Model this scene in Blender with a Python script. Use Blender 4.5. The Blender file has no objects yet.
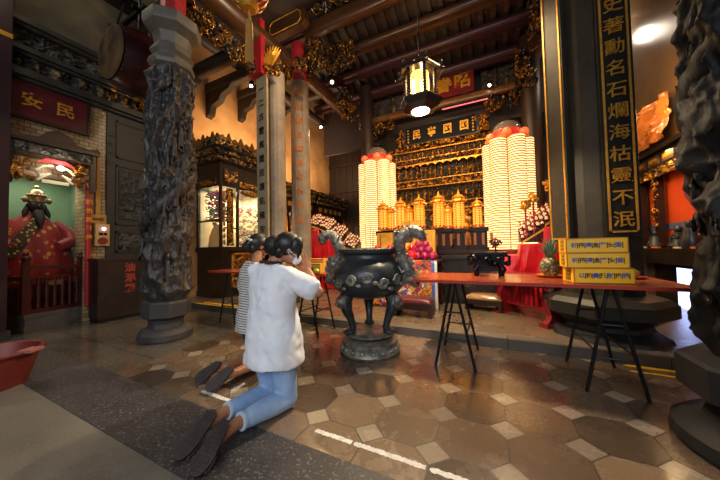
import bpy, math, random
import numpy as np
from mathutils import Vector, Matrix

S = bpy.context.scene
COL = S.collection
rnd = random.Random(7)
# ------------------------------------------------------------------ camera
cam_d = bpy.data.cameras.new('camera')
cam_d.sensor_width = 36.0
cam_d.lens = 36.0 * 264.58 / 720.0
cam_d.clip_start = 0.05
cam = bpy.data.objects.new('camera', cam_d)
COL.objects.link(cam)
_y, _p, _r = -0.45243, 0.031848, -0.021770
_f = Vector((math.sin(_y) * math.cos(_p), math.cos(_y) * math.cos(_p), math.sin(_p)))
_ri = Vector((math.cos(_y), -math.sin(_y), 0))
_up = _ri.cross(_f)
_r2 = math.cos(_r) * _ri + math.sin(_r) * _up
_u2 = -math.sin(_r) * _ri + math.cos(_r) * _up
_m = Matrix((_r2, _u2, -_f)).transposed().to_4x4()
_m.translation = (0, 0, 1.1)
cam.matrix_world = _m
S.camera = cam
# ------------------------------------------------------------------ world, exposure, large lights
S.view_settings.view_transform = 'Standard'
S.view_settings.look = 'None'
S.view_settings.gamma = 1.0
S.view_settings.use_curve_mapping = False
S.view_settings.exposure = 0.3
W = bpy.data.worlds.new('world')
S.world = W
W.use_nodes = True
W.node_tree.nodes['Background'].inputs[0].default_value = (0.72, 0.85, 1.0, 1)
W.node_tree.nodes['Background'].inputs[1].default_value = 0.07


def lamp(name, kind, loc, energy, col, aim=None, size=0.3, size_y=None, spot=1.2, blend=0.6):
    d = bpy.data.lights.new(name, kind)
    d.energy = energy
    d.color = col
    if kind == 'AREA':
        d.size = size
        if size_y:
            d.shape = 'RECTANGLE'
            d.size_y = size_y
    else:
        d.shadow_soft_size = size
    if kind == 'SPOT':
        d.spot_size = spot
        d.spot_blend = blend
    o = bpy.data.objects.new(name, d)
    COL.objects.link(o)
    o.location = loc
    if aim is not None:
        o.rotation_euler = (Vector(aim) - Vector(loc)).to_track_quat('-Z', 'Y').to_euler()
    return o


WARM = (1.0, 0.58, 0.22)
lamp('daylight_through_front_doors', 'AREA', (0.6, -3.6, 3.4), 175, (0.91, 0.95, 1.0), (-1.6, 2.2, 0.7), 4.5, 2.6)
lamp('altar_front_wash', 'AREA', (-1.05, 6.2, 3.9), 26, WARM, (-1.05, 7.5, 2.7), 2.2, 0.3)
lamp('altar_table_wash', 'AREA', (-0.7, 4.3, 4.4), 105, (1.0, 0.70, 0.38), (-0.9, 5.6, 0.8), 2.0, 0.6)
lamp('left_wall_uplight', 'AREA', (-4.95, 5.0, 3.55), 62, (1.0, 0.70, 0.42), (-5.7, 5.4, 4.6), 2.4, 0.3)
lamp('left_wall_far_uplight', 'AREA', (-4.95, 7.4, 3.35), 50, (1.0, 0.70, 0.42), (-5.7, 7.6, 4.6), 2.0, 0.3)
lamp('beam_lamp_left', 'POINT', (-2.4, 3.3, 4.6), 65, (1.0, 0.74, 0.46), size=0.10)
lamp('beam_lamp_centre', 'POINT', (-1.0, 5.4, 5.2), 15, WARM, size=0.1)
lamp('right_wall_added_light', 'POINT', (2.3, 7.03, 5.17), 22, (1.0, 0.86, 0.68), size=0.13)  # added light without a fixture: brightens the tan wall, mirrors a glare in it
lamp('altar_back_glow', 'POINT', (-1.1, 6.45, 2.3), 16, (1.0, 0.62, 0.22), size=0.1)
lamp('left_gallery_lamp', 'POINT', (-4.7, 0.9, 5.3), 16, (1.0, 0.86, 0.62), size=0.1)
lamp('side_shrine_added_fill', 'POINT', (2.3, 5.3, 3.0), 22, (1.0, 0.5, 0.18), size=0.1)  # added fill without a fixture, set here to brighten the side shrine

# ------------------------------------------------------------------ helpers


def lin(c):
    if isinstance(c, str):
        c = [int(c[i:i + 2], 16) / 255 for i in (0, 2, 4)]
    return tuple(x / 12.92 if x <= 0.04045 else ((x + 0.055) / 1.055) ** 2.4 for x in c) + (1,)


class NT:
    """tiny node-tree helper"""

    def __init__(self, name):
        self.m = bpy.data.materials.new(name)
        self.m.use_nodes = True
        self.t = self.m.node_tree
        self.b = self.t.nodes['Principled BSDF']
        self._co = None

    def n(self, kind, **kw):
        o = self.t.nodes.new(kind)
        for k, v in kw.items():
            setattr(o, k, v)
        return o

    def l(self, a, b):
        self.t.links.new(a, b)

    def co(self):
        if self._co is None:
            self._co = self.n('ShaderNodeTexCoord').outputs['Object']
        return self._co

    def val(self, sock, v):
        if hasattr(v, 'is_linked') or hasattr(v, 'links'):
            self.l(v, sock)
        else:
            sock.default_value = v

    def math(self, op, a, b=0.0, c=0.0):
        o = self.n('ShaderNodeMath', operation=op)
        self.val(o.inputs[0], a)
        self.val(o.inputs[1], b)
        if op in ('MULTIPLY_ADD', 'COMPARE', 'SMOOTH_MIN'):
            self.val(o.inputs[2], c)
        return o.outputs[0]

    def mix(self, fac, a, b, mode='MIX'):
        o = self.n('ShaderNodeMix', data_type='RGBA', blend_type=mode)
        self.val(o.inputs[0], fac)
        self.val(o.inputs[6], a)
        self.val(o.inputs[7], b)
        return o.outputs[2]

    def noise(self, scale, detail=4, rough=0.55, vec=None, dist=0.0):
        o = self.n('ShaderNodeTexNoise')
        o.inputs['Scale'].default_value = scale
        o.inputs['Detail'].default_value = detail
        o.inputs['Roughness'].default_value = rough
        o.inputs['Distortion'].default_value = dist
        self.l(vec if vec is not None else self.co(), o.inputs['Vector'])
        return o.outputs['Fac']

    def ramp(self, fac, a, b, lo=0.35, hi=0.65):
        o = self.n('ShaderNodeValToRGB')
        o.color_ramp.elements[0].position = lo
        o.color_ramp.elements[1].position = hi
        o.color_ramp.elements[0].color = a
        o.color_ramp.elements[1].color = b
        self.l(fac, o.inputs[0])
        return o.outputs[0]

    def bump(self, h, strength=0.3, dist=0.01):
        o = self.n('ShaderNodeBump')
        o.inputs['Strength'].default_value = strength
        o.inputs['Distance'].default_value = dist
        self.l(h, o.inputs['Height'])
        self.l(o.outputs[0], self.b.inputs['Normal'])


MATS = {}


def mat(name, col, rough=0.6, metal=0.0, col2=None, ns=6.0, bump=0.0, bs=30.0, emit=None, es=0.0, spec=0.5, coat=0.0, alpha=None, trans=0.0, lo=0.35, hi=0.65, sss=0.0):
    if name in MATS:
        return MATS[name]
    t = NT(name)
    b = t.b
    b.inputs['Roughness'].default_value = rough
    b.inputs['Metallic'].default_value = metal
    b.inputs['Specular IOR Level'].default_value = spec
    b.inputs['Coat Weight'].default_value = coat
    b.inputs['Transmission Weight'].default_value = trans
    c = lin(col)
    if col2:
        t.l(t.ramp(t.noise(ns), c, lin(col2), lo, hi), b.inputs['Base Color'])
    else:
        b.inputs['Base Color'].default_value = c
    if bump:
        t.bump(t.noise(bs, 5), bump)
    if emit:
        b.inputs['Emission Color'].default_value = lin(emit)
        b.inputs['Emission Strength'].default_value = es
    if alpha is not None:
        b.inputs['Alpha'].default_value = alpha
    if sss:
        b.inputs['Subsurface Weight'].default_value = sss
        b.inputs['Subsurface Radius'].default_value = (0.02, 0.008, 0.004)
    MATS[name] = t.m
    return t.m


# value noise -------------------------------------------------------------
def _hash(ix, iy, iz):
    n = (ix * 374761393 + iy * 668265263 + iz * 2147483647 + 1013904223) & 0xffffffff
    n = ((n ^ (n >> 13)) * 1274126177) & 0xffffffff
    n = ((n ^ (n >> 16)) * 2246822519) & 0xffffffff
    return ((n ^ (n >> 15)) & 0xffffff) / float(0xffffff)


def vnoise(p):
    p = np.asarray(p, float)
    i = np.floor(p).astype(np.int64)
    f = p - i
    f = f * f * (3 - 2 * f)
    r = 0
    for dx in (0, 1):
        for dy in (0, 1):
            for dz in (0, 1):
                w = (f[..., 0] if dx else 1 - f[..., 0]) * (f[..., 1] if dy else 1 - f[..., 1]) * (f[..., 2] if dz else 1 - f[..., 2])
                r = r + w * _hash(i[..., 0] + dx, i[..., 1] + dy, i[..., 2] + dz)
    return r


def fbm(p, o=4):
    a, s, r = 0.5, 1.0, 0.0
    p = np.asarray(p, float)
    for _ in range(o):
        r = r + a * vnoise(p * s + 17.3 * s)
        s *= 2.03
        a *= 0.5
    return r


def ridge(p, o=3):
    a, s, r = 0.55, 1.0, 0.0
    p = np.asarray(p, float)
    for _ in range(o):
        r = r + a * (1 - np.abs(2 * vnoise(p * s + 5.1 * s) - 1)) ** 2
        s *= 2.1
        a *= 0.5
    return r


class MB:
    def __init__(self):
        self.v, self.f, self.mi = [], [], []
        self.cur = 0
        self.X = None

    def add(self, vs, fs):
        o = len(self.v)
        if self.X is not None:
            vs = [tuple(self.X @ Vector(p)) for p in vs]
        self.v.extend([tuple(map(float, p)) for p in vs])
        for f in fs:
            self.f.append(tuple(i + o for i in f))
            self.mi.append(self.cur)
        return self

    def box(self, c, s, rz=0.0, M=None, taper=1.0):
        x, y, z = s[0] / 2, s[1] / 2, s[2] / 2
        vs = [(-x, -y, -z), (x, -y, -z), (x, y, -z), (-x, y, -z), (-x * taper, -y * taper, z), (x * taper, -y * taper, z), (x * taper, y * taper, z), (-x * taper, y * taper, z)]
        R = M if M is not None else Matrix.Rotation(rz, 3, 'Z')
        vs = [tuple(R @ Vector(p) + Vector(c)) for p in vs]
        return self.add(vs, [(3, 2, 1, 0), (4, 5, 6, 7), (0, 1, 5, 4), (1, 2, 6, 5), (2, 3, 7, 6), (3, 0, 4, 7)])

    def bx(self, x0, x1, y0, y1, z0, z1):
        return self.box(((x0 + x1) / 2, (y0 + y1) / 2, (z0 + z1) / 2), (x1 - x0, y1 - y0, z1 - z0))

    def lathe(self, prof, n=32, at=(0, 0, 0), M=None, rot=0.0, sx=1.0, sy=1.0):
        vs, fs = [], []
        for (r, z) in prof:
            for k in range(n):
                a = 2 * math.pi * k / n + rot
                vs.append((r * math.cos(a) * sx, r * math.sin(a) * sy, z))
        m = len(prof)
        for j in range(m - 1):
            for k in range(n):
                k2 = (k + 1) % n
                fs.append((j * n + k, j * n + k2, (j + 1) * n + k2, (j + 1) * n + k))
        fs.append(tuple(range(n - 1, -1, -1)))
        fs.append(tuple((m - 1) * n + k for k in range(n)))
        R = M if M is not None else Matrix.Identity(3)
        vs = [tuple(R @ Vector(p) + Vector(at)) for p in vs]
        return self.add(vs, fs)

    def cyl(self, p0, p1, r0, r1=None, n=16):
        r1 = r0 if r1 is None else r1
        return self.tube([p0, p1], [r0, r1], n)

    def tube(self, pts, rad, n=10, flat=1.0, up=None):
        P = [Vector(p) for p in pts]
        if not hasattr(rad, '__len__'):
            rad = [rad] * len(P)
        vs, fs = [], []
        prev = None
        for i, p in enumerate(P):
            t = (P[min(i + 1, len(P) - 1)] - P[max(i - 1, 0)])
            if t.length < 1e-9:
                t = Vector((0, 0, 1))
            t.normalize()
            if prev is None:
                a = Vector(up) if up else (Vector((0, 0, 1)) if abs(t.z) < 0.9 else Vector((1, 0, 0)))
                u = (a - t * a.dot(t)).normalized()
            else:
                u = prev - t * prev.dot(t)
                u = u.normalized() if u.length > 1e-6 else prev
            prev = u
            w = t.cross(u)
            for k in range(n):
                an = 2 * math.pi * k / n
                vs.append(tuple(p + u * math.cos(an) * rad[i] * flat + w * math.sin(an) * rad[i]))
        m = len(P)
        for j in range(m - 1):
            for k in range(n):
                k2 = (k + 1) % n
                fs.append((j * n + k, j * n + k2, (j + 1) * n + k2, (j + 1) * n + k))
        fs.append(tuple(range(n - 1, -1, -1)))
        fs.append(tuple((m - 1) * n + k for k in range(n)))
        return self.add(vs, fs)

    def ball(self, c, r, nu=16, nv=10, M=None):
        if not hasattr(r, '__len__'):
            r = (r, r, r)
        vs = [(0, 0, -1)]
        for j in range(1, nv):
            ph = math.pi * j / nv - math.pi / 2
            for k in range(nu):
                a = 2 * math.pi * k / nu
                vs.append((math.cos(ph) * math.cos(a), math.cos(ph) * math.sin(a), math.sin(ph)))
        vs.append((0, 0, 1))
        fs = [(0, 1 + (k + 1) % nu, 1 + k) for k in range(nu)]
        for j in range(nv - 2):
            for k in range(nu):
                k2 = (k + 1) % nu
                b = 1 + j * nu
                fs.append((b + k, b + k2, b + nu + k2, b + nu + k))
        L = len(vs) - 1
        b = 1 + (nv - 2) * nu
        fs += [(b + k, b + (k + 1) % nu, L) for k in range(nu)]
        R = M if M is not None else Matrix.Identity(3)
        vs = [tuple(R @ Vector((p[0] * r[0], p[1] * r[1], p[2] * r[2])) + Vector(c)) for p in vs]
        return self.add(vs, fs)

    def prism(self, poly, z0, z1, at=(0, 0, 0), M=None):
        n = len(poly)
        vs = [(p[0], p[1], z0) for p in poly] + [(p[0], p[1], z1) for p in poly]
        fs = [tuple(range(n - 1, -1, -1)), tuple(range(n, 2 * n))] + [(k, (k + 1) % n, n + (k + 1) % n, n + k) for k in range(n)]
        R = M if M is not None else Matrix.Identity(3)
        vs = [tuple(R @ Vector(p) + Vector(at)) for p in vs]
        return self.add(vs, fs)

    def grid(self, V, closed_u=False, closed_v=False):
        """V array (nv, nu, 3)"""
        nv, nu = V.shape[:2]
        fs = []
        for j in range(nv - (0 if closed_v else 1)):
            j2 = (j + 1) % nv
            for k in range(nu - (0 if closed_u else 1)):
                k2 = (k + 1) % nu
                fs.append((j * nu + k, j * nu + k2, j2 * nu + k2, j2 * nu + k))
        return self.add(V.reshape(-1, 3).tolist(), fs)

    def build(self, name, m, parent=None, smooth=True, angle=40, mods=None, loc=None, rz=None):
        me = bpy.data.meshes.new(name)
        me.from_pydata(self.v, [], self.f)
        ms = m if isinstance(m, (list, tuple)) else [m]
        for q in ms:
            me.materials.append(q)
        if len(ms) > 1:
            me.polygons.foreach_set('material_index', self.mi)
        if smooth:
            me.polygons.foreach_set('use_smooth', [True] * len(me.polygons))
            me.set_sharp_from_angle(angle=math.radians(angle))
        me.validate()
        me.update()
        o = bpy.data.objects.new(name, me)
        COL.objects.link(o)
        if parent is not None:
            o.parent = parent
        if loc is not None:
            o.location = loc
        if rz is not None:
            o.rotation_euler = (0, 0, rz)
        return o


def tag(o, label, cat, group=None):
    o['label'] = label
    o['category'] = cat
    if group:
        o['group'] = group
    return o


def thing(name, label, cat, loc=(0, 0, 0), rz=0.0, group=None):
    o = bpy.data.objects.new(name, None)
    o.empty_display_size = 0.1
    COL.objects.link(o)
    o.location = loc
    o.rotation_euler = (0, 0, rz)
    return tag(o, label, cat, group)


def struct(o):
    o['kind'] = 'structure'
    return o


def dup(root, loc, rz=None, label=None, scale=None):
    r = root.copy()
    COL.objects.link(r)
    r.location = loc
    if rz is not None:
        r.rotation_euler = (0, 0, rz)
    if scale is not None:
        r.scale = (scale, scale, scale) if not hasattr(scale, '__len__') else scale
    if label:
        r['label'] = label
    for ch in list(root.children):
        c = ch.copy()
        COL.objects.link(c)
        c.parent = r
        for g in list(ch.children):
            d = g.copy()
            COL.objects.link(d)
            d.parent = c
    return r


def text(s, size, m, parent, loc, rot, name='lettering', depth=0.004, offset=0.0, vertical=False, sx=1.0):
    """Chinese lettering as a solid mesh; rot is an euler; centred on loc."""
    cu = bpy.data.curves.new('glyphs', 'FONT')
    cu.body = '\n'.join(s) if vertical else s
    cu.size = size
    cu.align_x = 'CENTER'
    cu.align_y = 'CENTER'
    cu.extrude = depth
    cu.offset = offset
    cu.space_line = 1.0
    tmp = bpy.data.objects.new('glyphs', cu)
    COL.objects.link(tmp)
    dg = bpy.context.evaluated_depsgraph_get()
    me = bpy.data.meshes.new_from_object(tmp.evaluated_get(dg))
    me.materials.clear()
    me.materials.append(m)
    bpy.data.objects.remove(tmp)
    bpy.data.curves.remove(cu)
    if sx != 1.0:
        for v in me.vertices:
            v.co.x *= sx
    o = bpy.data.objects.new(name, me)
    me.name = name
    COL.objects.link(o)
    o.parent = parent
    o.location = loc
    o.rotation_euler = rot
    return o


FACE_X = (math.pi / 2, 0, math.pi / 2)     # reads from +x
FACE_NY = (math.pi / 2, 0, 0)              # reads from -y
FACE_NX = (math.pi / 2, 0, -math.pi / 2)   # reads from -x
# ------------------------------------------------------------------ materials
def floor_mat():
    t = NT('stone_tile_floor')
    sep = t.n('ShaderNodeSeparateXYZ')
    t.l(t.co(), sep.inputs[0])
    x, y = sep.outputs[0], sep.outputs[1]
    u = t.math('DIVIDE', t.math('SUBTRACT', x, 0.06), 0.37)
    v = t.math('DIVIDE', t.math('SUBTRACT', y, 2.18), 0.357)
    ru, rv = t.math('ROUND', u), t.math('ROUND', v)
    a = t.math('ABSOLUTE', t.math('SUBTRACT', u, ru))
    b = t.math('ABSOLUTE', t.math('SUBTRACT', v, rv))
    s = t.math('ADD', a, b)
    dia = t.math('LESS_THAN', s, 0.262)
    # joints
    j1 = t.math('MULTIPLY', t.math('LESS_THAN', t.math('MINIMUM', a, b), 0.010), t.math('SUBTRACT', 1.0, dia))
    j2 = t.math('LESS_THAN', t.math('ABSOLUTE', t.math('SUBTRACT', s, 0.262)), 0.014)
    joint = t.math('MAXIMUM', j1, j2)
    # stone ids
    cmb = t.n('ShaderNodeCombineXYZ')
    t.l(t.math('FLOOR', u), cmb.inputs[0])
    t.l(t.math('FLOOR', v), cmb.inputs[1])
    wn = t.n('ShaderNodeTexWhiteNoise')
    t.l(cmb.outputs[0], wn.inputs['Vector'])
    cmb2 = t.n('ShaderNodeCombineXYZ')
    t.l(ru, cmb2.inputs[0])
    t.l(rv, cmb2.inputs[1])
    wn2 = t.n('ShaderNodeTexWhiteNoise')
    t.l(cmb2.outputs[0], wn2.inputs['Vector'])
    octc = t.ramp(wn.outputs['Value'], lin('4a3d33'), lin('87725c'), 0.0, 1.0)
    diac = t.ramp(wn2.outputs['Value'], lin('83776a'), lin('b0a18c'), 0.0, 1.0)
    tile = t.mix(dia, octc, diac)
    tile = t.mix(joint, tile, lin('2a2622'))
    # plain slabs: left of the tiles
    br = t.n('ShaderNodeTexBrick')
    br.inputs['Scale'].default_value = 1.0
    br.inputs['Brick Width'].default_value = 1.1
    br.inputs['Row Height'].default_value = 0.52
    br.inputs['Mortar Size'].default_value = 0.006
    br.inputs['Color1'].default_value = lin('6b655a')
    br.inputs['Color2'].default_value = lin('5b564e')
    br.inputs['Mortar'].default_value = lin('2f2c29')
    t.l(t.co(), br.inputs['Vector'])
    zone = t.math('MULTIPLY', t.math('GREATER_THAN', x, -3.16), t.math('GREATER_THAN', y, 1.2))
    base = t.mix(zone, br.outputs['Color'], tile)
    # wear, dirt and granite grain
    grain = t.ramp(t.noise(55, 3, 0.7), (0.80, 0.80, 0.80, 1), (1.12, 1.11, 1.09, 1), 0.3, 0.7)
    base = t.mix(1.0, base, grain, 'MULTIPLY')
    dirt = t.ramp(t.noise(1.7, 3, 0.5), (0.74, 0.73, 0.71, 1), (1.06, 1.05, 1.03, 1), 0.2, 0.8)
    base = t.mix(1.0, base, dirt, 'MULTIPLY')
    t.l(base, t.b.inputs['Base Color'])
    r = t.math('MULTIPLY_ADD', t.noise(5, 5, 0.6), 0.30, 0.11)
    r = t.math('ADD', r, t.math('MULTIPLY', joint, 0.3))
    t.l(r, t.b.inputs['Roughness'])
    t.b.inputs['Coat Weight'].default_value = 0.9
    t.b.inputs['Coat Roughness'].default_value = 0.13
    h = t.math('SUBTRACT', t.math('MULTIPLY', t.noise(60, 4, 0.7), 0.2), joint)
    t.bump(h, 0.3, 0.006)
    return t.m


def stone_mat(name, c1, c2, scale=3.0, rough=0.7, bump=0.4, grain=120, gcol=None, rough_lo=None, spec=0.5):
    if name in MATS:
        return MATS[name]
    t = NT(name)
    c = t.ramp(t.noise(scale, 6, 0.65), lin(c1), lin(c2), 0.3, 0.7)
    if gcol:
        c = t.mix(t.math('MULTIPLY', t.math('GREATER_THAN', t.noise(grain, 3, 0.7), 0.6), 0.6), c, lin(gcol))
    t.l(c, t.b.inputs['Base Color'])
    if rough_lo:
        t.l(t.math('MULTIPLY_ADD', t.noise(scale * 2, 4), rough - rough_lo, rough_lo), t.b.inputs['Roughness'])
    else:
        t.b.inputs['Roughness'].default_value = rough
    t.b.inputs['Specular IOR Level'].default_value = spec
    t.bump(t.noise(grain * 0.6, 5, 0.7), bump, 0.006)
    MATS[name] = t.m
    return t.m


def brick_mat():
    t = NT('glazed_brick')
    sep = t.n('ShaderNodeSeparateXYZ')
    t.l(t.co(), sep.inputs[0])
    cmb = t.n('ShaderNodeCombineXYZ')
    t.l(t.math('ADD', sep.outputs[0], sep.outputs[1]), cmb.inputs[0])
    t.l(sep.outputs[2], cmb.inputs[1])
    br = t.n('ShaderNodeTexBrick')
    br.inputs['Scale'].default_value = 1.0
    br.inputs['Brick Width'].default_value = 0.115
    br.inputs['Row Height'].default_value = 0.062
    br.inputs['Mortar Size'].default_value = 0.005
    br.inputs['Color1'].default_value = lin('b59a74')
    br.inputs['Color2'].default_value = lin('8d7552')
    br.inputs['Mortar'].default_value = lin('3a3024')
    t.l(cmb.outputs[0], br.inputs['Vector'])
    t.l(br.outputs['Color'], t.b.inputs['Base Color'])
    t.b.inputs['Roughness'].default_value = 0.35
    t.bump(t.math('SUBTRACT', 1.0, br.outputs['Fac']), 0.5, 0.006)
    return t.m


def plank_mat(name, c1, c2, scale=5.0, axis=0, rough=0.5, bump=0.2):
    """wood with the grain stretched along one axis"""
    t = NT(name)
    mp = t.n('ShaderNodeMapping')
    sc = [14.0, 14.0, 14.0]
    sc[axis] = 1.2
    mp.inputs['Scale'].default_value = sc
    t.l(t.co(), mp.inputs['Vector'])
    n = t.noise(scale * 0.4, 6, 0.65, mp.outputs[0], 0.4)
    t.l(t.ramp(n, lin(c1), lin(c2), 0.3, 0.7), t.b.inputs['Base Color'])
    t.b.inputs['Roughness'].default_value = rough
    t.bump(n, bump, 0.004)
    MATS[name] = t.m
    return t.m


GOLD = mat('gilding', 'c88f34', 0.38, 0.8, '7d4f18', 22, 0.3, 70, lo=0.3, hi=0.62)
GOLDP = mat('gold_paint', 'e0aa3c', 0.45, 0.55, 'c8862a', 14)
BRIGHTGOLD = mat('bright_gold_foil', 'f6b93f', 0.38, 0.45, 'e0932a', 12)
DUSKGOLD = mat('dusky_gilding', 'b07c30', 0.36, 0.75, '2c1a0c', 34, 0.3, 70, lo=0.38, hi=0.6)
BLACKLAC = mat('black_lacquer', '191412', 0.32, 0, '2a211b', 6, 0.08, 30)
DARKWOOD = plank_mat('dark_wood', '1d1512', '3b2a20', axis=2)
BEAMWOOD = plank_mat('brown_beam_wood', '2f1d12', '55351e', axis=0, rough=0.36)
BEAMWOODY = plank_mat('brown_beam_wood_depth', '2f1d12', '55351e', axis=1, rough=0.36)
REDWOOD = mat('dark_red_lacquer', '4a1512', 0.35, 0, '320e0d', 5, 0.06, 40)
REDPAINT = mat('red_paint', 'b3242a', 0.45, 0, '8f1a20', 5)
MAROON = mat('maroon_board', '5a161b', 0.42, 0, '45101a', 4)
DARKSTONE = stone_mat('carved_dark_stone', '221f1e', '3d3835', 5, 0.50, 0.6, 70, '4c4641', 0.34)
GREYSTONE = stone_mat('grey_pillar_stone', '7b6f5f', 'a39480', 4, 0.6, 0.25, 160, 'b3a48e')
DARKGREY = stone_mat('dark_green_stone', '34342e', '4c4a41', 4, 0.55, 0.25, 160, '5d5a50')
BLACKMETAL = mat('black_metal', '18191b', 0.4, 0.6)
BRONZE = mat('dark_bronze', '41474c', 0.33, 0.4, '2b3034', 9, 0.25, 45)
BRONZEW = mat('worn_bronze', '9a958a', 0.42, 0.35, '55534f', 14, 0.35, 70)
REDCLOTH = mat('red_satin', 'd8141f', 0.33, 0, 'c0101a', 3, 0.05, 20)
PAPERGOLD = mat('yellow_tablet', 'eab043', 0.5, 0.2, 'd4912d', 8)
WHITEPAINT = mat('white_paint', 'e6e6e2', 0.7, 0, 'c9c8c2', 30)
YELLOWPAINT = mat('yellow_paint', 'f2bd1c', 0.5, 0, 'e3a916', 12)
INK = mat('black_ink', '15110e', 0.6)
WHITEGLOW = mat('white_lamp_glow', 'ffffff', 0.4, emit='fff1dc', es=9.0)
SPOTGLOW = mat('spot_lamp_glow', 'ffffff', 0.4, emit='ffe2b8', es=40.0)
ROOFWOOD = plank_mat('roof_wood', '211a1a', '3a2c2a', axis=1, rough=0.55)
ROOFRED = plank_mat('roof_purlin_red', '2c1718', '472326', axis=0, rough=0.4)

# ------------------------------------------------------------------ relief carving


def relief_h(X, Z, seed, sc, style='scroll'):
    P = np.stack([X * sc, Z * sc, np.full_like(X, seed * 3.7)], -1)
    w = fbm(P * 0.7 + 9, 2)
    P2 = P + np.stack([np.sin(w * 9), np.cos(w * 9), w * 0], -1) * 0.55
    h = ridge(P2, 3)
    if style == 'figures':
        # a row of little figures: body and head
        u = (X * sc * 0.55 + 0.35 * np.sin(X * 5 + seed) + seed) % 1.0 - 0.5
        fz = (Z - Z.min()) / max(1e-6, (Z.max() - Z.min()))
        body = np.exp(-(u / 0.20) ** 2 - ((fz - 0.38) / 0.30) ** 2)
        head = np.exp(-(u / 0.10) ** 2 - ((fz - 0.78) / 0.10) ** 2)
        h = 0.75 * h + 0.6 * np.maximum(body, head * 1.1)
    return h


def relief(w, h, nx, nz, depth, seed, sc, style='scroll', thr=0.55, edge=True):
    """carved panel facing -y, centred on x, z from 0 to h; slots 0 ground, 1 raised gilt"""
    X, Z = np.meshgrid(np.linspace(-w / 2, w / 2, nx), np.linspace(0, h, nz))
    H = relief_h(X, Z, seed, sc, style)
    lo, hi = np.percentile(H, 3), np.percentile(H, 97)
    H = np.clip((H - lo) / (hi - lo), 0, 1.15)
    Y = -H * depth
    if edge:
        Y[0], Y[-1], Y[:, 0], Y[:, -1] = 0, 0, 0, 0
    V = np.stack([X, Y, Z], -1)
    mb = MB()
    mb.grid(V)
    Hc = (H[:-1, :-1] + H[1:, 1:]) / 2
    mb.mi = [1 if q > thr else 0 for q in Hc.ravel()]
    o = len(mb.v)
    mb.bx(-w / 2, w / 2, 0, 0.02, 0, h)
    return mb


def scrolls(mb, box, n, seed, r=0.02, size=0.12):
    """a bunch of carved spirals, leaves and knobs filling a box"""
    R = random.Random(seed)
    x0, x1, y0, y1, z0, z1 = box
    for k in range(n):
        c = Vector((R.uniform(x0, x1), R.uniform(y0, y1), R.uniform(z0, z1)))
        q = Matrix.Rotation(R.uniform(0, 6.28), 3, 'Z') @ Matrix.Rotation(R.uniform(-0.7, 0.7), 3, 'X')
        s = size * R.uniform(0.35, 1.1)
        t0 = R.uniform(0, 6.28)
        kind = R.random()
        if kind < 0.45:
            pts, rad = [], []
            turns = R.uniform(0.9, 1.7)
            for i in range(15):
                f = i / 14
                a = t0 + f * turns * 6.28
                rr = s * (1 - 0.85 * f)
                pts.append(c + q @ Vector((rr * math.cos(a), 0.25 * s * f, rr * math.sin(a))))
                rad.append(r * (0.5 + 0.8 * math.sin(math.pi * min(1, f * 0.9 + 0.1))))
            mb.tube(pts, rad, 6)
        elif kind < 0.8:
            mb.ball(c, (s * 0.55, s * 0.2, s * 0.28), 8, 6, q @ Matrix.Rotation(t0, 3, 'Y'))
        else:
            mb.ball(c, s * 0.22, 8, 6)
    return mb


# ------------------------------------------------------------------ the setting
FLOOR = floor_mat()
m = MB()
m.bx(-8, 4.5, 1.22, 10, -0.15, 0)
struct(m.build('floor', FLOOR, smooth=False))
m = MB()
m.bx(-8, 4.5, -4.5, 0.80, -0.15, 0)
NEARFLOOR = stone_mat('rough_grey_paving', '56524c', '7a746a', 2.2, 0.75, 0.5, 90, '8d867a', 0.42)
struct(m.build('floor_front', NEARFLOOR, smooth=False))
m = MB()
m.bx(-8, 4.5, 0.80, 1.22, -0.15, 0.004)
BAND = stone_mat('dark_speckled_paving', '282626', '484445', 3.0, 0.62, 0.9, 60, '8d8887', 0.34)
struct(m.build('trim_1', BAND, smooth=False))

# the raised altar platform with its granite nosing
m = MB()
m.bx(-6, 2.6, 3.42, 9.5, 0, 0.1)
PLAT = stone_mat('platform_granite', '54473a', '77654f', 2.0, 0.42, 0.2, 150, '8d7b63', 0.16)
struct(m.build('platform', PLAT, smooth=False))
m = MB()
for i in range(7):
    x0 = -6 + i * 1.23
    m.bx(x0 + 0.003, x0 + 1.227, 3.24, 3.417, 0, 0.1)
struct(m.build('trim_2', stone_mat('step_granite', '47403a', '675c50', 3.0, 0.6, 0.4, 150, '8d8276'), smooth=False))


def paint_line(name, x0, x1, y0, y1, z, m_, seed):
    """worn painted strip with ragged ends"""
    R = random.Random(seed)
    n = 40
    mb = MB()
    V = np.zeros((2, n, 3))
    for i in range(n):
        xx = x0 + (x1 - x0) * i / (n - 1)
        V[0, i] = (xx, y0 + R.uniform(-0.004, 0.004), z)
        V[1, i] = (xx, y1 + R.uniform(-0.004, 0.004), z)
    V[:, 0, 1] = (y0 + y1) / 2 + np.array([-0.006, 0.006])
    mb.grid(V)
    return struct(mb.build(name, m_, smooth=False))


paint_line('trim_3', -2.08, -1.45, 1.338, 1.372, 0.002, WHITEPAINT, 1)
paint_line('trim_4', -0.985, -0.735, 1.334, 1.366, 0.002, WHITEPAINT, 2)
paint_line('trim_5', -0.722, -0.32, 1.334, 1.366, 0.002, WHITEPAINT, 3)
paint_line('trim_6', -0.30, 0.2, 1.334, 1.366, 0.002, WHITEPAINT, 4)
paint_line('trim_7', -5.2, -3.5, 3.245, 3.30, 0.103, YELLOWPAINT, 5)
paint_line('trim_8', -5.1, -3.45, 3.345, 3.40, 0.103, YELLOWPAINT, 6)
paint_line('trim_9', 1.05, 2.4, 3.175, 3.225, 0.002, YELLOWPAINT, 7)
paint_line('trim_10', 1.05, 2.4, 3.06, 3.085, 0.002, YELLOWPAINT, 8)

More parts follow.
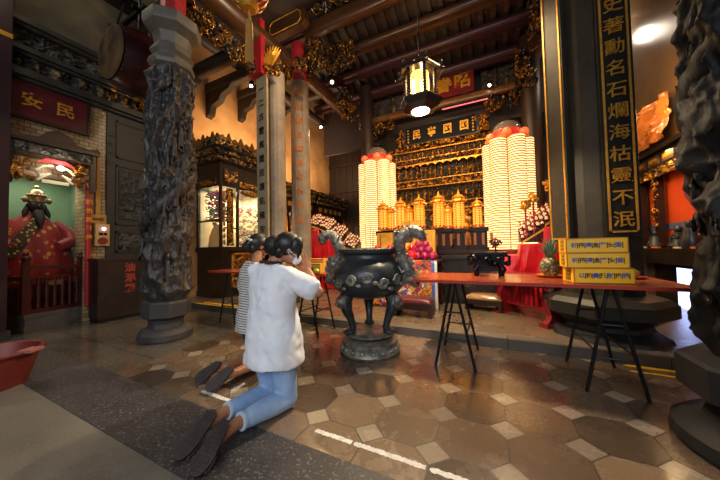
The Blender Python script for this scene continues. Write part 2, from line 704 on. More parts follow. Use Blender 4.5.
BRICK = brick_mat()
OLIVE = mat('olive_plaster', '6d6149', 0.85, 0, '4b4334', 1.6, 0.15, 12)
OCHRE = mat('ochre_plaster', 'b88a55', 0.9, 0, '8f6436', 1.3, 0.12, 9)
TAN = mat('tan_panel', '7d6547', 0.30, 0, '5f4c36', 0.9, 0.12, 14, coat=0.35)
m = MB()
m.bx(-6.4, -6.05, -0.6, 3.0, 4.46, 6.9)
struct(m.build('wall_left', OLIVE, smooth=False))
m = MB()
m.bx(-6.36, -6.0, 1.05, 2.2, 2.28, 3.62)
m.bx(-6.36, -6.0, 1.93, 2.2, 0, 2.28)
m.bx(-6.36, -6.0, -0.6, 1.05, 0, 3.62)
struct(m.build('wall_left_brick', BRICK, smooth=False))
m = MB()
m.bx(-7.1, -7.0, 0.3, 2.1, 0, 2.5)
m.bx(-7.0, -6.36, 0.3, 0.35, 0, 2.5)
m.bx(-7.0, -6.36, 2.05, 2.1, 0, 2.5)
m.bx(-7.0, -6.36, 0.35, 2.05, 2.4, 2.5)
struct(m.build('wall_niche', mat('green_plaster', '5f7f63', 0.8, 0, '48654e', 1.5, 0.1, 10), smooth=False))
m = MB()
m.bx(-6.4, -6.0, 2.98, 9.6, 0, 6.9)
struct(m.build('wall_left_hall', OCHRE, smooth=False))
m = MB()
for i in range(34):
    m.bx(-6 + 0.28 * i, -6 + 0.28 * (i + 1) - 0.012, 9.5, 9.62, 0, 6.9)
m.bx(-6, 3.5, 9.62, 9.7, 0, 6.9)
for z in (1.2, 2.3, 3.4, 4.5):
    m.bx(-6, 3.5, 9.44, 9.5, z, z + 0.1)
struct(m.build('wall_back', DARKWOOD, smooth=False))
m = MB()
m.bx(2.6, 2.9, 3.3, 9.6, 2.55, 6.9)
m.bx(2.6, 2.9, 6.7, 9.6, 0, 2.55)
m.bx(2.6, 2.9, 3.3, 4.6, 0, 2.55)
m.bx(3.2, 3.3, 4.6, 6.7, 0, 2.55)
struct(m.build('wall_right', TAN, smooth=False))
m = MB()
m.bx(-8, 4.5, -1.5, 9.7, 6.9, 7.0)
struct(m.build('ceiling', ROOFWOOD, smooth=False))
# sloping roof deck over the altar bay
m = MB()
Rs = math.atan2(0.95, 2.6)
m.box((-1.2, 6.35, 6.32), (7.8, 2.8, 0.05), M=Matrix.Rotation(-Rs, 3, 'X'))
m.bx(-5.0, 2.6, 7.62, 7.7, 4.3, 6.0)
struct(m.build('ceiling_slope', ROOFWOOD, smooth=False))
r0 = None
for i in range(30):
    x = -4.85 + i * 0.255
    if r0 is None:
        mb = MB()
        mb.box((0, 0, 0), (0.11, 2.75, 0.07), M=Matrix.Rotation(-Rs, 3, 'X'))
        r0 = tag(mb.build('roof_rafter', ROOFWOOD, smooth=False), 'dark sloping rafter in the row under the roof above the altar', 'rafter', 'roof rafters above the altar')
        o = r0
    else:
        o = r0.copy()
        COL.objects.link(o)
    o.location = (x, 6.34, 6.255)
purl = [(5.25, 6.56, 'roof purlin nearest the front of the altar bay'), (5.95, 6.22, 'second roof purlin from the front, brown and worn'), (6.55, 6.02, 'third roof purlin from the front of the altar bay'), (7.15, 5.72, 'rearmost roof purlin, just over the red plaque')]
for k, (y, z, lb) in enumerate(purl):
    mb = MB()
    mb.tube([(-5.0, 0, 0), (2.6, 0, 0)], [0.105, 0.105], 14)
    mb.bx(-5.0, 2.6, -0.045, 0.045, -0.19, -0.09)
    tag(mb.build('roof_purlin', BEAMWOOD if k == 1 else ROOFRED, loc=(0, y, z)), lb, 'beam')
# ------------------------------------------------------------------ stone columns
def dragon_column(name, label, loc, seed, rz=0.0, m_=DARKSTONE, ps=1.0, lean=0.0, zs=1.0, pm=None):
    t = thing(name, label, 'column', loc, rz)
    t.scale = (0.58, 0.58, zs)
    t.rotation_euler[1] = lean
    mb = MB()
    mb.lathe([(0.47, 0), (0.49, 0.03), (0.48, 0.09), (0.42, 0.13), (0.34, 0.15)], 32)
    mb.lathe([(0.33, 0.15), (0.31, 0.2), (0.33, 0.27)], 8, rot=math.pi / 8)
    mb.lathe([(0.38, 0.26), (0.44, 0.29), (0.44, 0.45), (0.42, 0.47), (0.36, 0.48)], 8, rot=math.pi / 8)
    mb.build('pedestal', pm or stone_mat('pedestal_stone', '3f3b3c', '575154', 4, 0.6, 0.4, 90, '68626a'), t, angle=30).scale = (ps, ps, 1)
    nu, nv = 150, 300
    z0, z1 = 0.47, 3.32
    A, Z = np.meshgrid(np.linspace(0, 2 * np.pi, nu, endpoint=False), np.linspace(z0, z1, nv))
    P = np.stack([np.cos(A) * 1.3, np.sin(A) * 1.3, Z * 1.9 + seed * 11], -1)
    r = 0.25 + 0.22 * ridge(P * 1.25, 3) + 0.09 * fbm(P * 4.5, 3)
    # clouds: rounded lobes
    lob = 1 - np.abs(2 * vnoise(P * 2.6 + 31) - 1)
    r += 0.05 * lob ** 3
    # undercut hollows between the coils
    ph = (A * 1.0 - (Z - z0) * 3.4 + seed) % (2 * np.pi) - np.pi
    r -= 0.09 * np.exp(-(ph / 0.42) ** 2)
    fz = np.clip(np.minimum((Z - z0) / 0.12, (z1 - Z) / 0.1), 0, 1)
    r = 0.36 * (1 - fz) + r * fz
    V = np.stack([r * np.cos(A), r * np.sin(A), Z], -1)
    mb = MB()
    mb.grid(V, closed_u=True)
    mb.build('shaft', m_, t, angle=180)
    # the dragon: a scaled body that coils up the shaft, head down the front
    mb = MB()
    n = 170
    pts, rad = [], []
    for i in range(n):
        f = i / (n - 1)
        a = seed + f * 2 * math.pi * 1.75
        z = 0.62 + f * 2.5
        rr = 0.405 + 0.03 * math.sin(f * 23 + seed)
        pts.append((rr * math.cos(a), rr * math.sin(a), z))
        w = 0.095 * (math.sin(math.pi * (0.08 + 0.9 * f)) ** 0.6)
        rad.append(max(0.02, w * (1 + 0.10 * math.sin(f * 210))))
    mb.tube(pts, rad, 12)
    for i in range(4, n - 4, 3):      # dorsal fins
        p, q = Vector(pts[i]), Vector(pts[i + 1])
        out = Vector((p.x, p.y, 0)).normalized()
        u = (q - p).normalized()
        up = out.cross(u) * (1 if out.cross(u).z > 0 else -1)
        b = p + (out * 0.5 + up * 0.8).normalized() * rad[i] * 0.92
        d = (out * 0.6 + up * 0.8).normalized()
        mb.tube([b - u * 0.012, b + d * 0.05 + u * 0.02], [0.018, 0.003], 5)
    hd = Vector(pts[-6])
    out = Vector((hd.x, hd.y, 0)).normalized()
    tn = (Vector(pts[-4]) - Vector(pts[-10])).normalized()
    hc = hd + out * 0.05
    Rm = Matrix((tn, out.cross(tn), out)).transposed()
    mb.ball(hc, (0.13, 0.085, 0.085), 14, 10, Rm)
    mb.ball(hc + tn * 0.13 - out * 0.0, (0.085, 0.06, 0.045), 12, 8, Rm)
    mb.ball(hc + tn * 0.12 + out.cross(tn) * 0.0 + Vector((0, 0, -0.05)), (0.07, 0.05, 0.025), 10, 8, Rm)
    sd = out.cross(tn)
    for s in (-1, 1):
        mb.ball(hc + tn * 0.03 + sd * s * 0.05 + out * 0.06, 0.026, 8, 6)
        mb.tube([hc - tn * 0.05 + sd * s * 0.05 + out * 0.05, hc - tn * 0.14 + sd * s * 0.08 + out * 0.09, hc - tn * 0.2 + sd * s * 0.06 + out * 0.12], [0.02, 0.014, 0.004], 6)
        mb.tube([hc + tn * 0.18 + sd * s * 0.04, hc + tn * 0.24 + sd * s * 0.10 + out * 0.03, hc + tn * 0.18 + sd * s * 0.17 + out * 0.05], [0.01, 0.008, 0.003], 5)
    for f, s in ((0.25, 1), (0.45, -1), (0.62, 1), (0.82, -1)):      # legs with claws
        i = int(f * n)
        p = Vector(pts[i])
        out = Vector((p.x, p.y, 0)).normalized()
        side = Vector((0, 0, 1)).cross(out) * s
        k = p + side * 0.13 + out * 0.03 + Vector((0, 0, -0.08))
        ft = k + side * 0.03 + Vector((0, 0, -0.14)) + out * 0.01
        mb.tube([p, k, ft], [0.055, 0.042, 0.03], 8)
        for c in (-1, 0, 1):
            mb.tube([ft, ft + side * 0.04 * c + out * 0.04 + Vector((0, 0, -0.05)), ft + side * 0.055 * c + out * 0.01 + Vector((0, 0, -0.09))], [0.02, 0.014, 0.004], 6)
    mb.build('dragon', m_, t, angle=60)
    # sculpted clouds and figures standing off the shaft
    mb = MB()
    R = random.Random(seed * 5 + 1)
    for k in range(46):
        a, z = R.uniform(0, 6.28), R.uniform(0.62, 3.2)
        c = Vector((0.40 * math.cos(a), 0.40 * math.sin(a), z))
        q = Matrix.Rotation(a, 3, 'Z') @ Matrix.Rotation(R.uniform(-0.8, 0.8), 3, 'X')
        s = R.uniform(0.05, 0.10)
        pts, rad = [], []
        for i in range(12):
            f = i / 11
            an = f * 8
            rr = s * (1 - 0.8 * f)
            pts.append(c + q @ Vector((0.05 * f, rr * math.cos(an), rr * math.sin(an))))
            rad.append(0.022 * (1.1 - 0.5 * f))
        mb.tube(pts, rad, 6)
    for k in range(9):
        a, z = R.uniform(0, 6.28), R.uniform(0.8, 3.0)
        c = Vector((0.41 * math.cos(a), 0.41 * math.sin(a), z))
        mb.tube([c + Vector((0, 0, -0.14)), c, c + Vector((0, 0, 0.09))], [0.06, 0.055, 0.03], 8)
        mb.ball(c + Vector((0.02 * math.cos(a), 0.02 * math.sin(a), 0.14)), 0.04, 10, 8)
    mb.build('cloud_carving', m_, t, angle=60)
    mb = MB()
    mb.lathe([(0.36, 3.30), (0.43, 3.33), (0.45, 3.37), (0.42, 3.42), (0.36, 3.45), (0.38, 3.47), (0.42, 3.50), (0.40, 3.54), (0.34, 3.6), (0.38, 3.72), (0.54, 3.80), (0.56, 3.84), (0.56, 3.92), (0.50, 3.95), (0.3, 3.96)], 8, rot=math.pi / 8)
    mb.build('capital', stone_mat('capital_stone', '4a463e', '6a6357', 4, 0.5, 0.3, 120, '7d7466'), t, angle=30)
    mb = MB()
    mb.lathe([(0.24, 3.95), (0.24, 4.55)], 8, rot=math.pi / 8)
    mb.build('red_post', REDPAINT, t, angle=30)
    return t


dragon_column('dragon_column', 'grey stone column carved with a coiling dragon, standing left of the kneeling worshippers', (-3.82, 2.02, 0), 1.0, lean=0.036, zs=1.05, ps=1.06, pm=stone_mat('dark_pedestal_stone', '2c292a', '413d40', 4, 0.6, 0.4, 90, '4d484c'))
dragon_column('dragon_column', 'black stone dragon column cut off by the right edge, beside the long red table', (1.29, 2.10, 0), 3.3, m_=stone_mat('carved_black_stone', '0b0b0c', '161515', 5, 0.6, 0.5, 70, '201f1f', 0.45, spec=0.18), ps=1.38, pm=stone_mat('black_pedestal_stone', '171717', '252424', 4, 0.6, 0.4, 90, '302f2f', spec=0.2))


def couplet(parent_loc, rz, label, w, h, chars, size, board_m, text_m, gap, z, border=GOLDP, name='couplet_board', first=None, sx=1.0):
    """hanging board with a column of characters; faces local -y"""
    t = thing(name, label, 'couplet board', parent_loc, rz)
    mb = MB()
    mb.bx(-w / 2, w / 2, -0.02, 0.02, z, z + h)
    mb.build('board', board_m, t, smooth=False)
    if border is not None:
        mb = MB()
        b = 0.018
        for (x0, x1, z0, z1) in ((-w / 2 + 0.02, -w / 2 + 0.02 + b, z + 0.03, z + h - 0.03), (w / 2 - 0.02 - b, w / 2 - 0.02, z + 0.03, z + h - 0.03), (-w / 2 + 0.02, w / 2 - 0.02, z + 0.03, z + 0.03 + b), (-w / 2 + 0.02, w / 2 - 0.02, z + h - 0.03 - b, z + h - 0.03)):
            mb.bx(x0, x1, -0.028, -0.018, z0, z1)
        mb.build('border', border, t, smooth=False)
    for i, c in enumerate(chars):
        text(c, size, text_m, t, (0, -0.026, first - gap * i), FACE_NY, 'character', 0.006, 0.0008, sx=sx)
    return t


# the right-hand pillar
t = thing('stone_pillar', 'thick grey stone pillar behind the yellow boxes, holding the black and gold couplet board', 'pillar', (1.12, 3.85, 0))
mb = MB()
mb.lathe([(0.34, 0.55), (0.34, 6.6)], 16, rot=math.pi / 16)
mb.build('shaft', stone_mat('brown_black_stone', '2a261f', '3f392e', 4, 0.5, 0.25, 160, '4a4336', spec=0.25), t, angle=12)
mb = MB()
mb.lathe([(0.52, 0.0), (0.54, 0.05), (0.50, 0.14), (0.40, 0.20)], 8, rot=math.pi / 8)
mb.lathe([(0.40, 0.20), (0.38, 0.24), (0.46, 0.30), (0.56, 0.36), (0.56, 0.48), (0.50, 0.53), (0.36, 0.56)], 8, rot=math.pi / 8)
mb.build('base', stone_mat('pillar_base_stone', '1c1b1b', '2e2c2a', 3, 0.5, 0.3, 100, '3a3835', 0.36), t, angle=25)
chars = '史著勳名石爛海枯靈不泯'
couplet((1.19, 3.46, 0), 0.0, 'tall black couplet board with gold characters on the right stone pillar', 0.26, 4.3, chars, 0.165, mat('black_board', '1a1a17', 0.5, 0, '24231e', 3, spec=0.25), GOLDP, 0.215, 1.17, first=3.47)
couplet((0.75, 3.72, 0), -math.pi / 2 + 0.5, 'narrow dark plank with gold edge line on the left side of the right pillar', 0.28, 4.6, '', 0.1, MATS['brown_black_stone'], GOLDP, 0.3, 1.12, first=3.7, name='couplet_plank')

# the two pale pillars at the left of the altar bay
t = thing('stone_pillar', 'left one of the two pale grey pillars, partly behind a plank of dark characters', 'pillar', (-3.655, 3.90, 0))
mb = MB()
mb.lathe([(0.165, 0.5), (0.165, 4.55)], 14, rot=math.pi / 14)
mb.build('shaft', GREYSTONE, t, angle=14)
mb = MB()
mb.lathe([(0.42, 0.0), (0.42, 0.2), (0.34, 0.26), (0.4, 0.34), (0.4, 0.45), (0.3, 0.5)], 8, rot=math.pi / 8)
mb.build('base', DARKSTONE, t, angle=25)
mb = MB()
mb.lathe([(0.13, 4.55), (0.13, 4.98)], 14, rot=math.pi / 14)
mb.build('neck', DARKWOOD, t, angle=14)
couplet((-3.72, 3.60, 0), -0.10, 'pale stone couplet plank with dark characters on the left pale pillar', 0.29, 3.0, '一二方雷風霆民護佑國安', 0.15, stone_mat('pale_plank', '8f8265', 'a89a7a', 5, 0.6, 0.2, 150), mat('dark_character', '2c2519', 0.6), 0.262, 1.35, None, first=4.1)
t = thing('red_bracket_post', 'slim red painted post above the left pale pillar', 'post', (-3.80, 3.56, 4.36))
mb = MB()
mb.add([(-0.16, -0.06, 0), (0.16, -0.06, 0), (0.16, 0.06, 0), (-0.16, 0.06, 0), (-0.02, -0.05, 0.45), (0.15, -0.05, 0.45), (0.15, 0.05, 0.45), (-0.02, 0.05, 0.45)], [(3, 2, 1, 0), (4, 5, 6, 7), (0, 1, 5, 4), (1, 2, 6, 5), (2, 3, 7, 6), (3, 0, 4, 7)])
mb.bx(-0.02, 0.15, -0.05, 0.05, 0.45, 1.05)
mb.build('post', REDPAINT, t, smooth=False)

t = thing('stone_pillar', 'right of the two pale grey pillars, round with a red top and small orange characters', 'pillar', (-3.99, 5.05, 0))
mb = MB()
mb.lathe([(0.225, 0.5), (0.22, 3.0), (0.21, 5.05), (0.18, 5.12)], 28)
mb.build('shaft', GREYSTONE, t, angle=25)
mb = MB()
mb.lathe([(0.42, 0.1), (0.42, 0.3), (0.34, 0.36), (0.4, 0.44), (0.3, 0.5)], 8, rot=math.pi / 8)
mb.build('base', DARKSTONE, t, angle=25)
mb = MB()
mb.lathe([(0.185, 5.1), (0.185, 5.5), (0.2, 5.5), (0.2, 5.58), (0.185, 5.58), (0.185, 6.05)], 28)
mb.build('red_cap', REDPAINT, t, angle=25)
mb = MB()
for i in range(2):
    mb.bx(0.03 + i * 0.14, 0.038 + i * 0.14, -0.228 + i * 0.09, -0.212 + i * 0.09, 1.4, 4.9)
mb.build('gold_line', GOLDP, t, smooth=False)
OR = mat('orange_character', 'd0742c', 0.5)
for i, c in enumerate('神光普照萬民安樂永昌'):
    text(c, 0.15, OR, t, (0.115, -0.195, 4.75 - i * 0.33), (math.pi / 2, 0, 0.53), 'character', 0.004, 0.004)

# dark pillars behind, left and right of the altar
for x, lb in ((0.98, 'dark brown round pillar just right of the right lantern tower'), (-3.15, 'dark brown round pillar just left of the left lantern tower')):
    t = thing('timber_pillar', lb, 'pillar', (x, 7.15, 0.1))
    mb = MB()
    mb.lathe([(0.2, 0.3), (0.2, 5.8)], 24)
    mb.build('shaft', mat('brown_pillar', '37261b', 0.45, 0, '261a13', 3), t)
    mb = MB()
    mb.lathe([(0.3, 0), (0.3, 0.2), (0.22, 0.3)], 12)
    mb.build('base', DARKSTONE, t, angle=25)

# ------------------------------------------------------------------ beams


def ybeam(name, label, x, y0, y1, z, r, m_=BEAMWOODY, cat='beam'):
    mb = MB()
    mb.tube([(0, y0, 0), (0, y1, 0)], [r, r], 20)
    return tag(mb.build(name, m_, loc=(x, 0, z)), label, cat)


ybeam('side_beam', 'round brown beam running back from the left dragon column to the pale pillar', -3.84, 1.4, 4.4, 5.18, 0.2)
ybeam('side_beam', 'round brown beam running back from the right pale pillar to the altar front', -3.95, 5.2, 7.3, 5.42, 0.17)
ybeam('side_beam', 'round brown beam running back from the right stone pillar to the altar front', 1.1, 4.1, 7.3, 5.55, 0.17)
ybeam('side_beam', 'dark square-set beam high in the left side hall', -4.9, 2.6, 7.4, 5.3, 0.14, DARKWOOD)


def xbeam(name, label, x0, x1, y, z, h, d, m_=BEAMWOOD):
    mb = MB()
    n = 24
    V = []
    poly = []
    for k in range(n):
        a = 2 * math.pi * k / n
        c, s = math.cos(a), math.sin(a)
        poly.append((d / 2 * math.copysign(abs(c) ** 0.6, c), h / 2 * math.copysign(abs(s) ** 0.6, s)))
    M = Matrix(((0, 0, 1), (1, 0, 0), (0, 1, 0)))
    mb.prism(poly, x0, x1, M=M)
    return tag(mb.build(name, m_, loc=(0, y, z)), label, 'beam')


for k, (y, z, lb) in enumerate(((3.3, 4.72, 'dark cross beam in the left side hall, nearest the dragon column'), (4.1, 5.02, 'second dark cross beam in the left side hall'), (5.0, 5.32, 'third dark cross beam in the left side hall'), (6.2, 5.55, 'farthest dark cross beam in the left side hall'))):
    bm_ = xbeam('cross_beam', lb, -6.0, -4.05, y, z, 0.26, 0.2, DARKWOOD)
    mb = MB()
    mb.prism([(-6.0, 0.0), (-5.1, 0.0), (-5.2, -0.1), (-5.45, -0.16), (-5.55, -0.3), (-5.8, -0.36), (-5.86, -0.55), (-6.0, -0.6)], -0.07, 0.07, at=(0, 0, -0.1), M=Matrix(((1, 0, 0), (0, 0, -1), (0, 1, 0))))
    mb.build('scrolled_bracket', BLACKLAC, bm_, smooth=False)
xbeam('main_beam', 'thick brown beam spanning from the right pale pillar over the altar bay', -3.75, 2.6, 5.05, 6.28, 0.36, 0.26)
xbeam('altar_log', 'round golden brown log under the red plaque across the altar front', -3.4, 0.75, 7.18, 4.86, 0.19, 0.19, mat('golden_log', '7d5229', 0.36, 0.1, '5a381b', 6, 0.1, 30))
t = thing('tube_light', 'thin pinkish tube lamp under the log across the altar front', 'lamp', (-0.35, 7.05, 4.66))
mb = MB()
mb.tube([(-0.62, 0, 0), (0.45, 0, 0)], [0.016, 0.016], 10)
mb.build('tube', mat('pink_tube', 'ff8a96', 0.4, emit='ff6d82', es=0.5), t)
mb = MB()
mb.bx(-0.65, 0.48, -0.02, 0.02, 0.018, 0.05)
mb.build('holder', BLACKMETAL, t, smooth=False)

# octagonal painted panel block beside the main beam
t = thing('painted_beam_block', 'brown octagonal block with a gold panel line, on the beam end over the pale pillars', 'beam block', (-3.95, 4.6, 6.2), 0.0)
mb = MB()
mb.prism([(-0.55, -0.1), (-0.45, -0.2), (0.45, -0.2), (0.55, -0.1), (0.55, 0.1), (0.45, 0.2), (-0.45, 0.2), (-0.55, 0.1)], -0.09, 0.09, M=Matrix(((1, 0, 0), (0, 0, -1), (0, 1, 0))))
mb.build('block', BEAMWOOD, t, smooth=False)
mb = MB()
mb.tube([(-0.44, -0.1, -0.08), (-0.36, -0.1, -0.15), (0.36, -0.1, -0.15), (0.44, -0.1, -0.08), (0.44, -0.1, 0.08), (0.36, -0.1, 0.15), (-0.36, -0.1, 0.15), (-0.44, -0.1, 0.08), (-0.44, -0.1, -0.08)], 0.012, 6)
mb.build('panel_line', GOLDP, t)

# gilded carved brackets under the beams
BR = [
    ((-3.84, 3.0, 4.65), (-0.04, 0.04, -1.0, 0.85, -0.22, 0.18), 120, 'long gilded openwork carving under the beam from the dragon column to the pale pillar', 0.1),
    ((-3.55, 4.2, 4.78), (-0.3, 0.3, -0.1, 0.1, -0.2, 0.22), 34, 'dark and gold carved bracket between the two pale pillar tops', 0.11),
    ((-3.6, 4.95, 5.62), (-0.25, 0.3, -0.1, 0.1, -0.35, 0.3), 40, 'gilded carved bracket right of the right pale pillar top', 0.12),
    ((-3.1, 5.5, 5.75), (-0.35, 0.35, -0.15, 0.15, -0.3, 0.35), 46, 'gilded figure carving under the main beam, right of the pale pillars', 0.13),
    ((-3.5, 6.6, 5.1), (-0.2, 0.2, -0.5, 0.4, -0.2, 0.4), 46, 'gilded carving beside the slanting-seen beam left of the hexagonal lamp', 0.12),
    ((-3.1, 7.2, 4.75), (-0.3, 0.25, -0.1, 0.1, -0.4, 0.2), 40, 'gilded bracket above the left lantern tower', 0.12),
    ((0.95, 5.4, 5.2), (-0.15, 0.1, -0.7, 0.6, -0.25, 0.3), 50, 'gilded carving along the beam from the right stone pillar', 0.12),
    ((0.85, 6.6, 5.0), (-0.2, 0.15, -0.3, 0.5, -0.5, 0.35), 46, 'gilded carved bracket at the rear end of the right beam', 0.13),
    ((0.45, 7.1, 4.55), (-0.4, 0.3, -0.06, 0.08, -0.15, 0.13), 44, 'rounded gold bracket under the right end of the altar log', 0.1),
    ((-2.7, 7.1, 4.6), (-0.3, 0.4, -0.06, 0.08, -0.15, 0.13), 44, 'rounded gold bracket under the left end of the altar log', 0.1),
    ((-2.5, 4.9, 6.55), (-0.8, 0.9, -0.1, 0.1, -0.1, 0.3), 60, 'carved gold figures standing on top of the main beam', 0.13),
]
for k, (loc, bxx, n, lb, sz) in enumerate(BR):
    t = thing('carved_bracket', lb, 'carving', loc)
    scrolls(MB(), bxx, n, 40 + k, 0.017, sz).build('gilt_scrolls', DUSKGOLD, t)
    c = MB()
    scrolls(c, [bxx[0], bxx[1], bxx[2] + 0.05, bxx[3] + 0.05, bxx[4], bxx[5]], n // 2, 90 + k, 0.022, sz * 1.1)
    c.build('dark_scrolls', BLACKLAC, t)
# golden fan of carved leaves at the pillar top
t = thing('golden_fan_carving', 'bright golden fan-shaped carving beside the red top of the left pale pillar', 'carving', (-3.5, 3.62, 4.52))
mb = MB()
for k in range(9):
    a = math.radians(35 + 14 * k)
    mb.tube([(0.02, 0, 0), (0.16 * math.cos(a), -0.03, 0.16 * math.sin(a)), (0.30 * math.cos(a), -0.02, 0.34 * math.sin(a))], [0.015, 0.036, 0.006], 6)
mb.build('leaves', BRIGHTGOLD, t)
scrolls(MB(), (-0.12, 0.22, -0.03, 0.03, -0.2, 0.0), 18, 5, 0.016, 0.07).build('scrolls', GOLD, t)
# ------------------------------------------------------------------ left wall: friezes, plaque, shrine
GROUND = mat('carving_ground', '1c1815', 0.6)
DULLGOLD = mat('dull_gilding', '6e5a38', 0.5, 0.4, '4b4032', 10)
GREYCARVE = mat('grey_carving', '4f4a42', 0.6, 0, '3a362f', 8)
for k, (z, h, d, lb, g) in enumerate((
        (4.12, 0.30, 0.05, 'upper dark carved frieze along the left wall above the gallery ledge', GREYCARVE),
        (3.78, 0.32, 0.08, 'lower carved frieze of small figures along the left wall above the red plaque', DULLGOLD))):
    t = thing('wall_frieze', lb, 'frieze', (-6.0, 1.95, z), math.pi / 2)
    relief(2.1, h, 190, 34, d, 3 + k, 9 if k else 12, 'figures' if k else 'scroll').build('carved_panel', [GROUND, g], t, angle=70)
for k, (z, h, d, lb) in enumerate(((4.42, 0.07, 0.24, 'top dark wooden ledge along the left wall'), (4.03, 0.07, 0.2, 'middle dark wooden ledge along the left wall'), (3.66, 0.10, 0.22, 'lowest dark wooden ledge along the left wall, above the red plaque'))):
    t = thing('wall_ledge', lb, 'ledge', (-6.05, 1.95, z))
    mb = MB()
    mb.bx(0, d, -1.05, 1.05, 0, h)
    mb.bx(0, d * 0.7, -1.05, 1.05, -0.04, 0)
    mb.build('moulding', mat('grey_dark_wood', '3a3731', 0.5, 0, '2b2825', 5, 0.1), t, smooth=False)
# gold relief at the right end of the lower frieze
t = thing('gilded_frieze_group', 'gilded group of carved figures at the right end of the left wall frieze', 'carving', (-5.93, 2.62, 3.92), math.pi / 2)
scrolls(MB(), (-0.45, 0.4, -0.06, 0.03, -0.12, 0.14), 60, 12, 0.014, 0.07).build('figures', GOLD, t)

t = thing('name_plaque', 'dark red plaque with two gold characters above the left shrine', 'plaque', (-5.96, 1.53, 3.1), math.pi / 2)
mb = MB()
mb.bx(-0.40, 0.40, -0.03, 0.02, 0.0, 0.5)
mb.build('board', MAROON, t, smooth=False)
mb = MB()
for x0, x1, z0, z1 in ((-0.43, 0.43, -0.03, 0.0), (-0.43, 0.43, 0.5, 0.53), (-0.43, -0.4, 0, 0.5), (0.4, 0.43, 0, 0.5)):
    mb.bx(x0, x1, -0.045, 0.02, z0, z1)
mb.build('frame', BLACKLAC, t, smooth=False)
text('安', 0.22, GOLDP, t, (-0.19, -0.034, 0.25), FACE_NY, 'character', 0.006, 0.004)
text('民', 0.22, GOLDP, t, (0.15, -0.034, 0.25), FACE_NY, 'character', 0.006, 0.004)

# wooden post at the far left
t = thing('red_post', 'dark red square post with a gold band at the left edge of the view', 'post', (-5.83, 0.955, 0))
mb = MB()
mb.bx(-0.14, 0.14, -0.15, 0.15, 0.12, 5.4)
mb.build('shaft', mat('dark_plum_paint', '3a1a1e', 0.4, 0, '261418', 3), t, smooth=False)
mb = MB()
mb.bx(-0.17, 0.17, -0.18, 0.18, 0, 0.12)
mb.build('foot', DARKSTONE, t, smooth=False)
mb = MB()
mb.bx(-0.145, 0.145, -0.155, 0.155, 4.03, 4.09)
mb.build('gold_band', GOLDP, t, smooth=False)

# shrine: plinth, railing, canopy
t = thing('shrine_railing', 'dark red wooden railing on a stone plinth in front of the robed statue', 'railing', (-5.95, 1.3, 0))
PL = [(0.03, 0.0), (-0.12, 0.68), (-0.42, 0.68), (-0.42, 0.02), (-0.55, -0.28), (-0.35, -0.2)]
PL = [(0.03, 0.0), (-0.10, 0.66), (-0.4, 0.66), (-0.4, -0.18), (-0.36, -0.19)]
mb = MB()
mb.prism(PL, 0, 0.09)
mb.prism([(x * 0.96 - 0.012, y * 0.97 + 0.01) for x, y in PL], 0.09, 0.2)
mb.prism([(x * 1.02, y * 1.01) for x, y in PL], 0.2, 0.26)
mb.build('plinth', stone_mat('plinth_stone', '3f3c38', '57524c', 4, 0.6, 0.3, 90), t, angle=30)
A, B, C2 = Vector((-0.03, 0.02, 0)), Vector((-0.13, 0.62, 0)), Vector((-0.37, -0.16, 0))


def rail_run(t, a, b, n, z0, z1):
    d = (b - a)
    L = d.length
    rz = math.atan2(d.y, d.x)
    mid = (a + b) / 2
    mb = MB()
    mb.box((mid.x, mid.y, z1 - 0.03), (L, 0.06, 0.06), rz)
    mb.build('top_rail', REDWOOD, t, smooth=False)
    mb = MB()
    mb.box((mid.x, mid.y, z0 + 0.03), (L, 0.05, 0.05), rz)
    mb.build('bottom_rail', REDWOOD, t, smooth=False)
    mb = MB()
    mb.box((mid.x, mid.y, z1 - 0.17), (L, 0.04, 0.03), rz)
    mb.build('middle_rail', REDWOOD, t, smooth=False)
    for k in range(n):
        p = a + d * ((k + 0.5) / n)
        mb = MB()
        mb.lathe([(0.022, z0 + 0.05), (0.026, z0 + 0.1), (0.016, z0 + 0.18), (0.03, (z0 + z1) / 2 - 0.05), (0.018, z1 - 0.26), (0.024, z1 - 0.19)], 10, at=(p.x, p.y, 0))
        mb.build('baluster', REDWOOD, t)


rail_run(t, A, B, 7, 0.26, 0.95)
rail_run(t, C2, A, 4, 0.26, 0.80)
for p in (A, B):
    mb = MB()
    mb.box((p.x, p.y, 0.63), (0.075, 0.075, 0.74))
    mb.lathe([(0.03, 1.0), (0.045, 1.03), (0.05, 1.07), (0.03, 1.1), (0.035, 1.13), (0.005, 1.17)], 12, at=(p.x, p.y, 0))
    mb.build('newel_post', REDWOOD, t, angle=30)
mb = MB()
mb.box((-0.07, 0.32, 0.68), (0.012, 0.18, 0.07), math.atan2(-0.1, 0.6) * -1)
mb.build('gold_label', DULLGOLD, t, smooth=False)

t = thing('shrine_canopy', 'carved dark shrine canopy with gold scrolls and a small lamp, over the robed statue', 'canopy', (-6.0, 1.56, 2.2), math.pi / 2)
mb = MB()
mb.bx(-0.46, 0.42, -0.26, 0.2, 0.34, 0.50)
mb.bx(-0.50, 0.46, -0.30, 0.2, 0.5, 0.54)
mb.bx(-0.48, -0.42, -0.26, -0.18, -0.1, 0.34)
mb.bx(0.36, 0.42, -0.26, -0.18, -0.1, 0.34)
mb.build('roof_box', BLACKLAC, t, smooth=False)
mb = MB()     # curled crest
cr = [(-0.5, 0.54), (-0.46, 0.62), (-0.34, 0.58), (-0.2, 0.60), (-0.12, 0.70), (0.0, 0.76), (0.12, 0.70), (0.2, 0.60), (0.32, 0.58), (0.44, 0.62), (0.48, 0.54)]
mb.prism(cr, -0.02, 0.02, at=(0, -0.26, 0), M=Matrix(((1, 0, 0), (0, 0, -1), (0, 1, 0))))
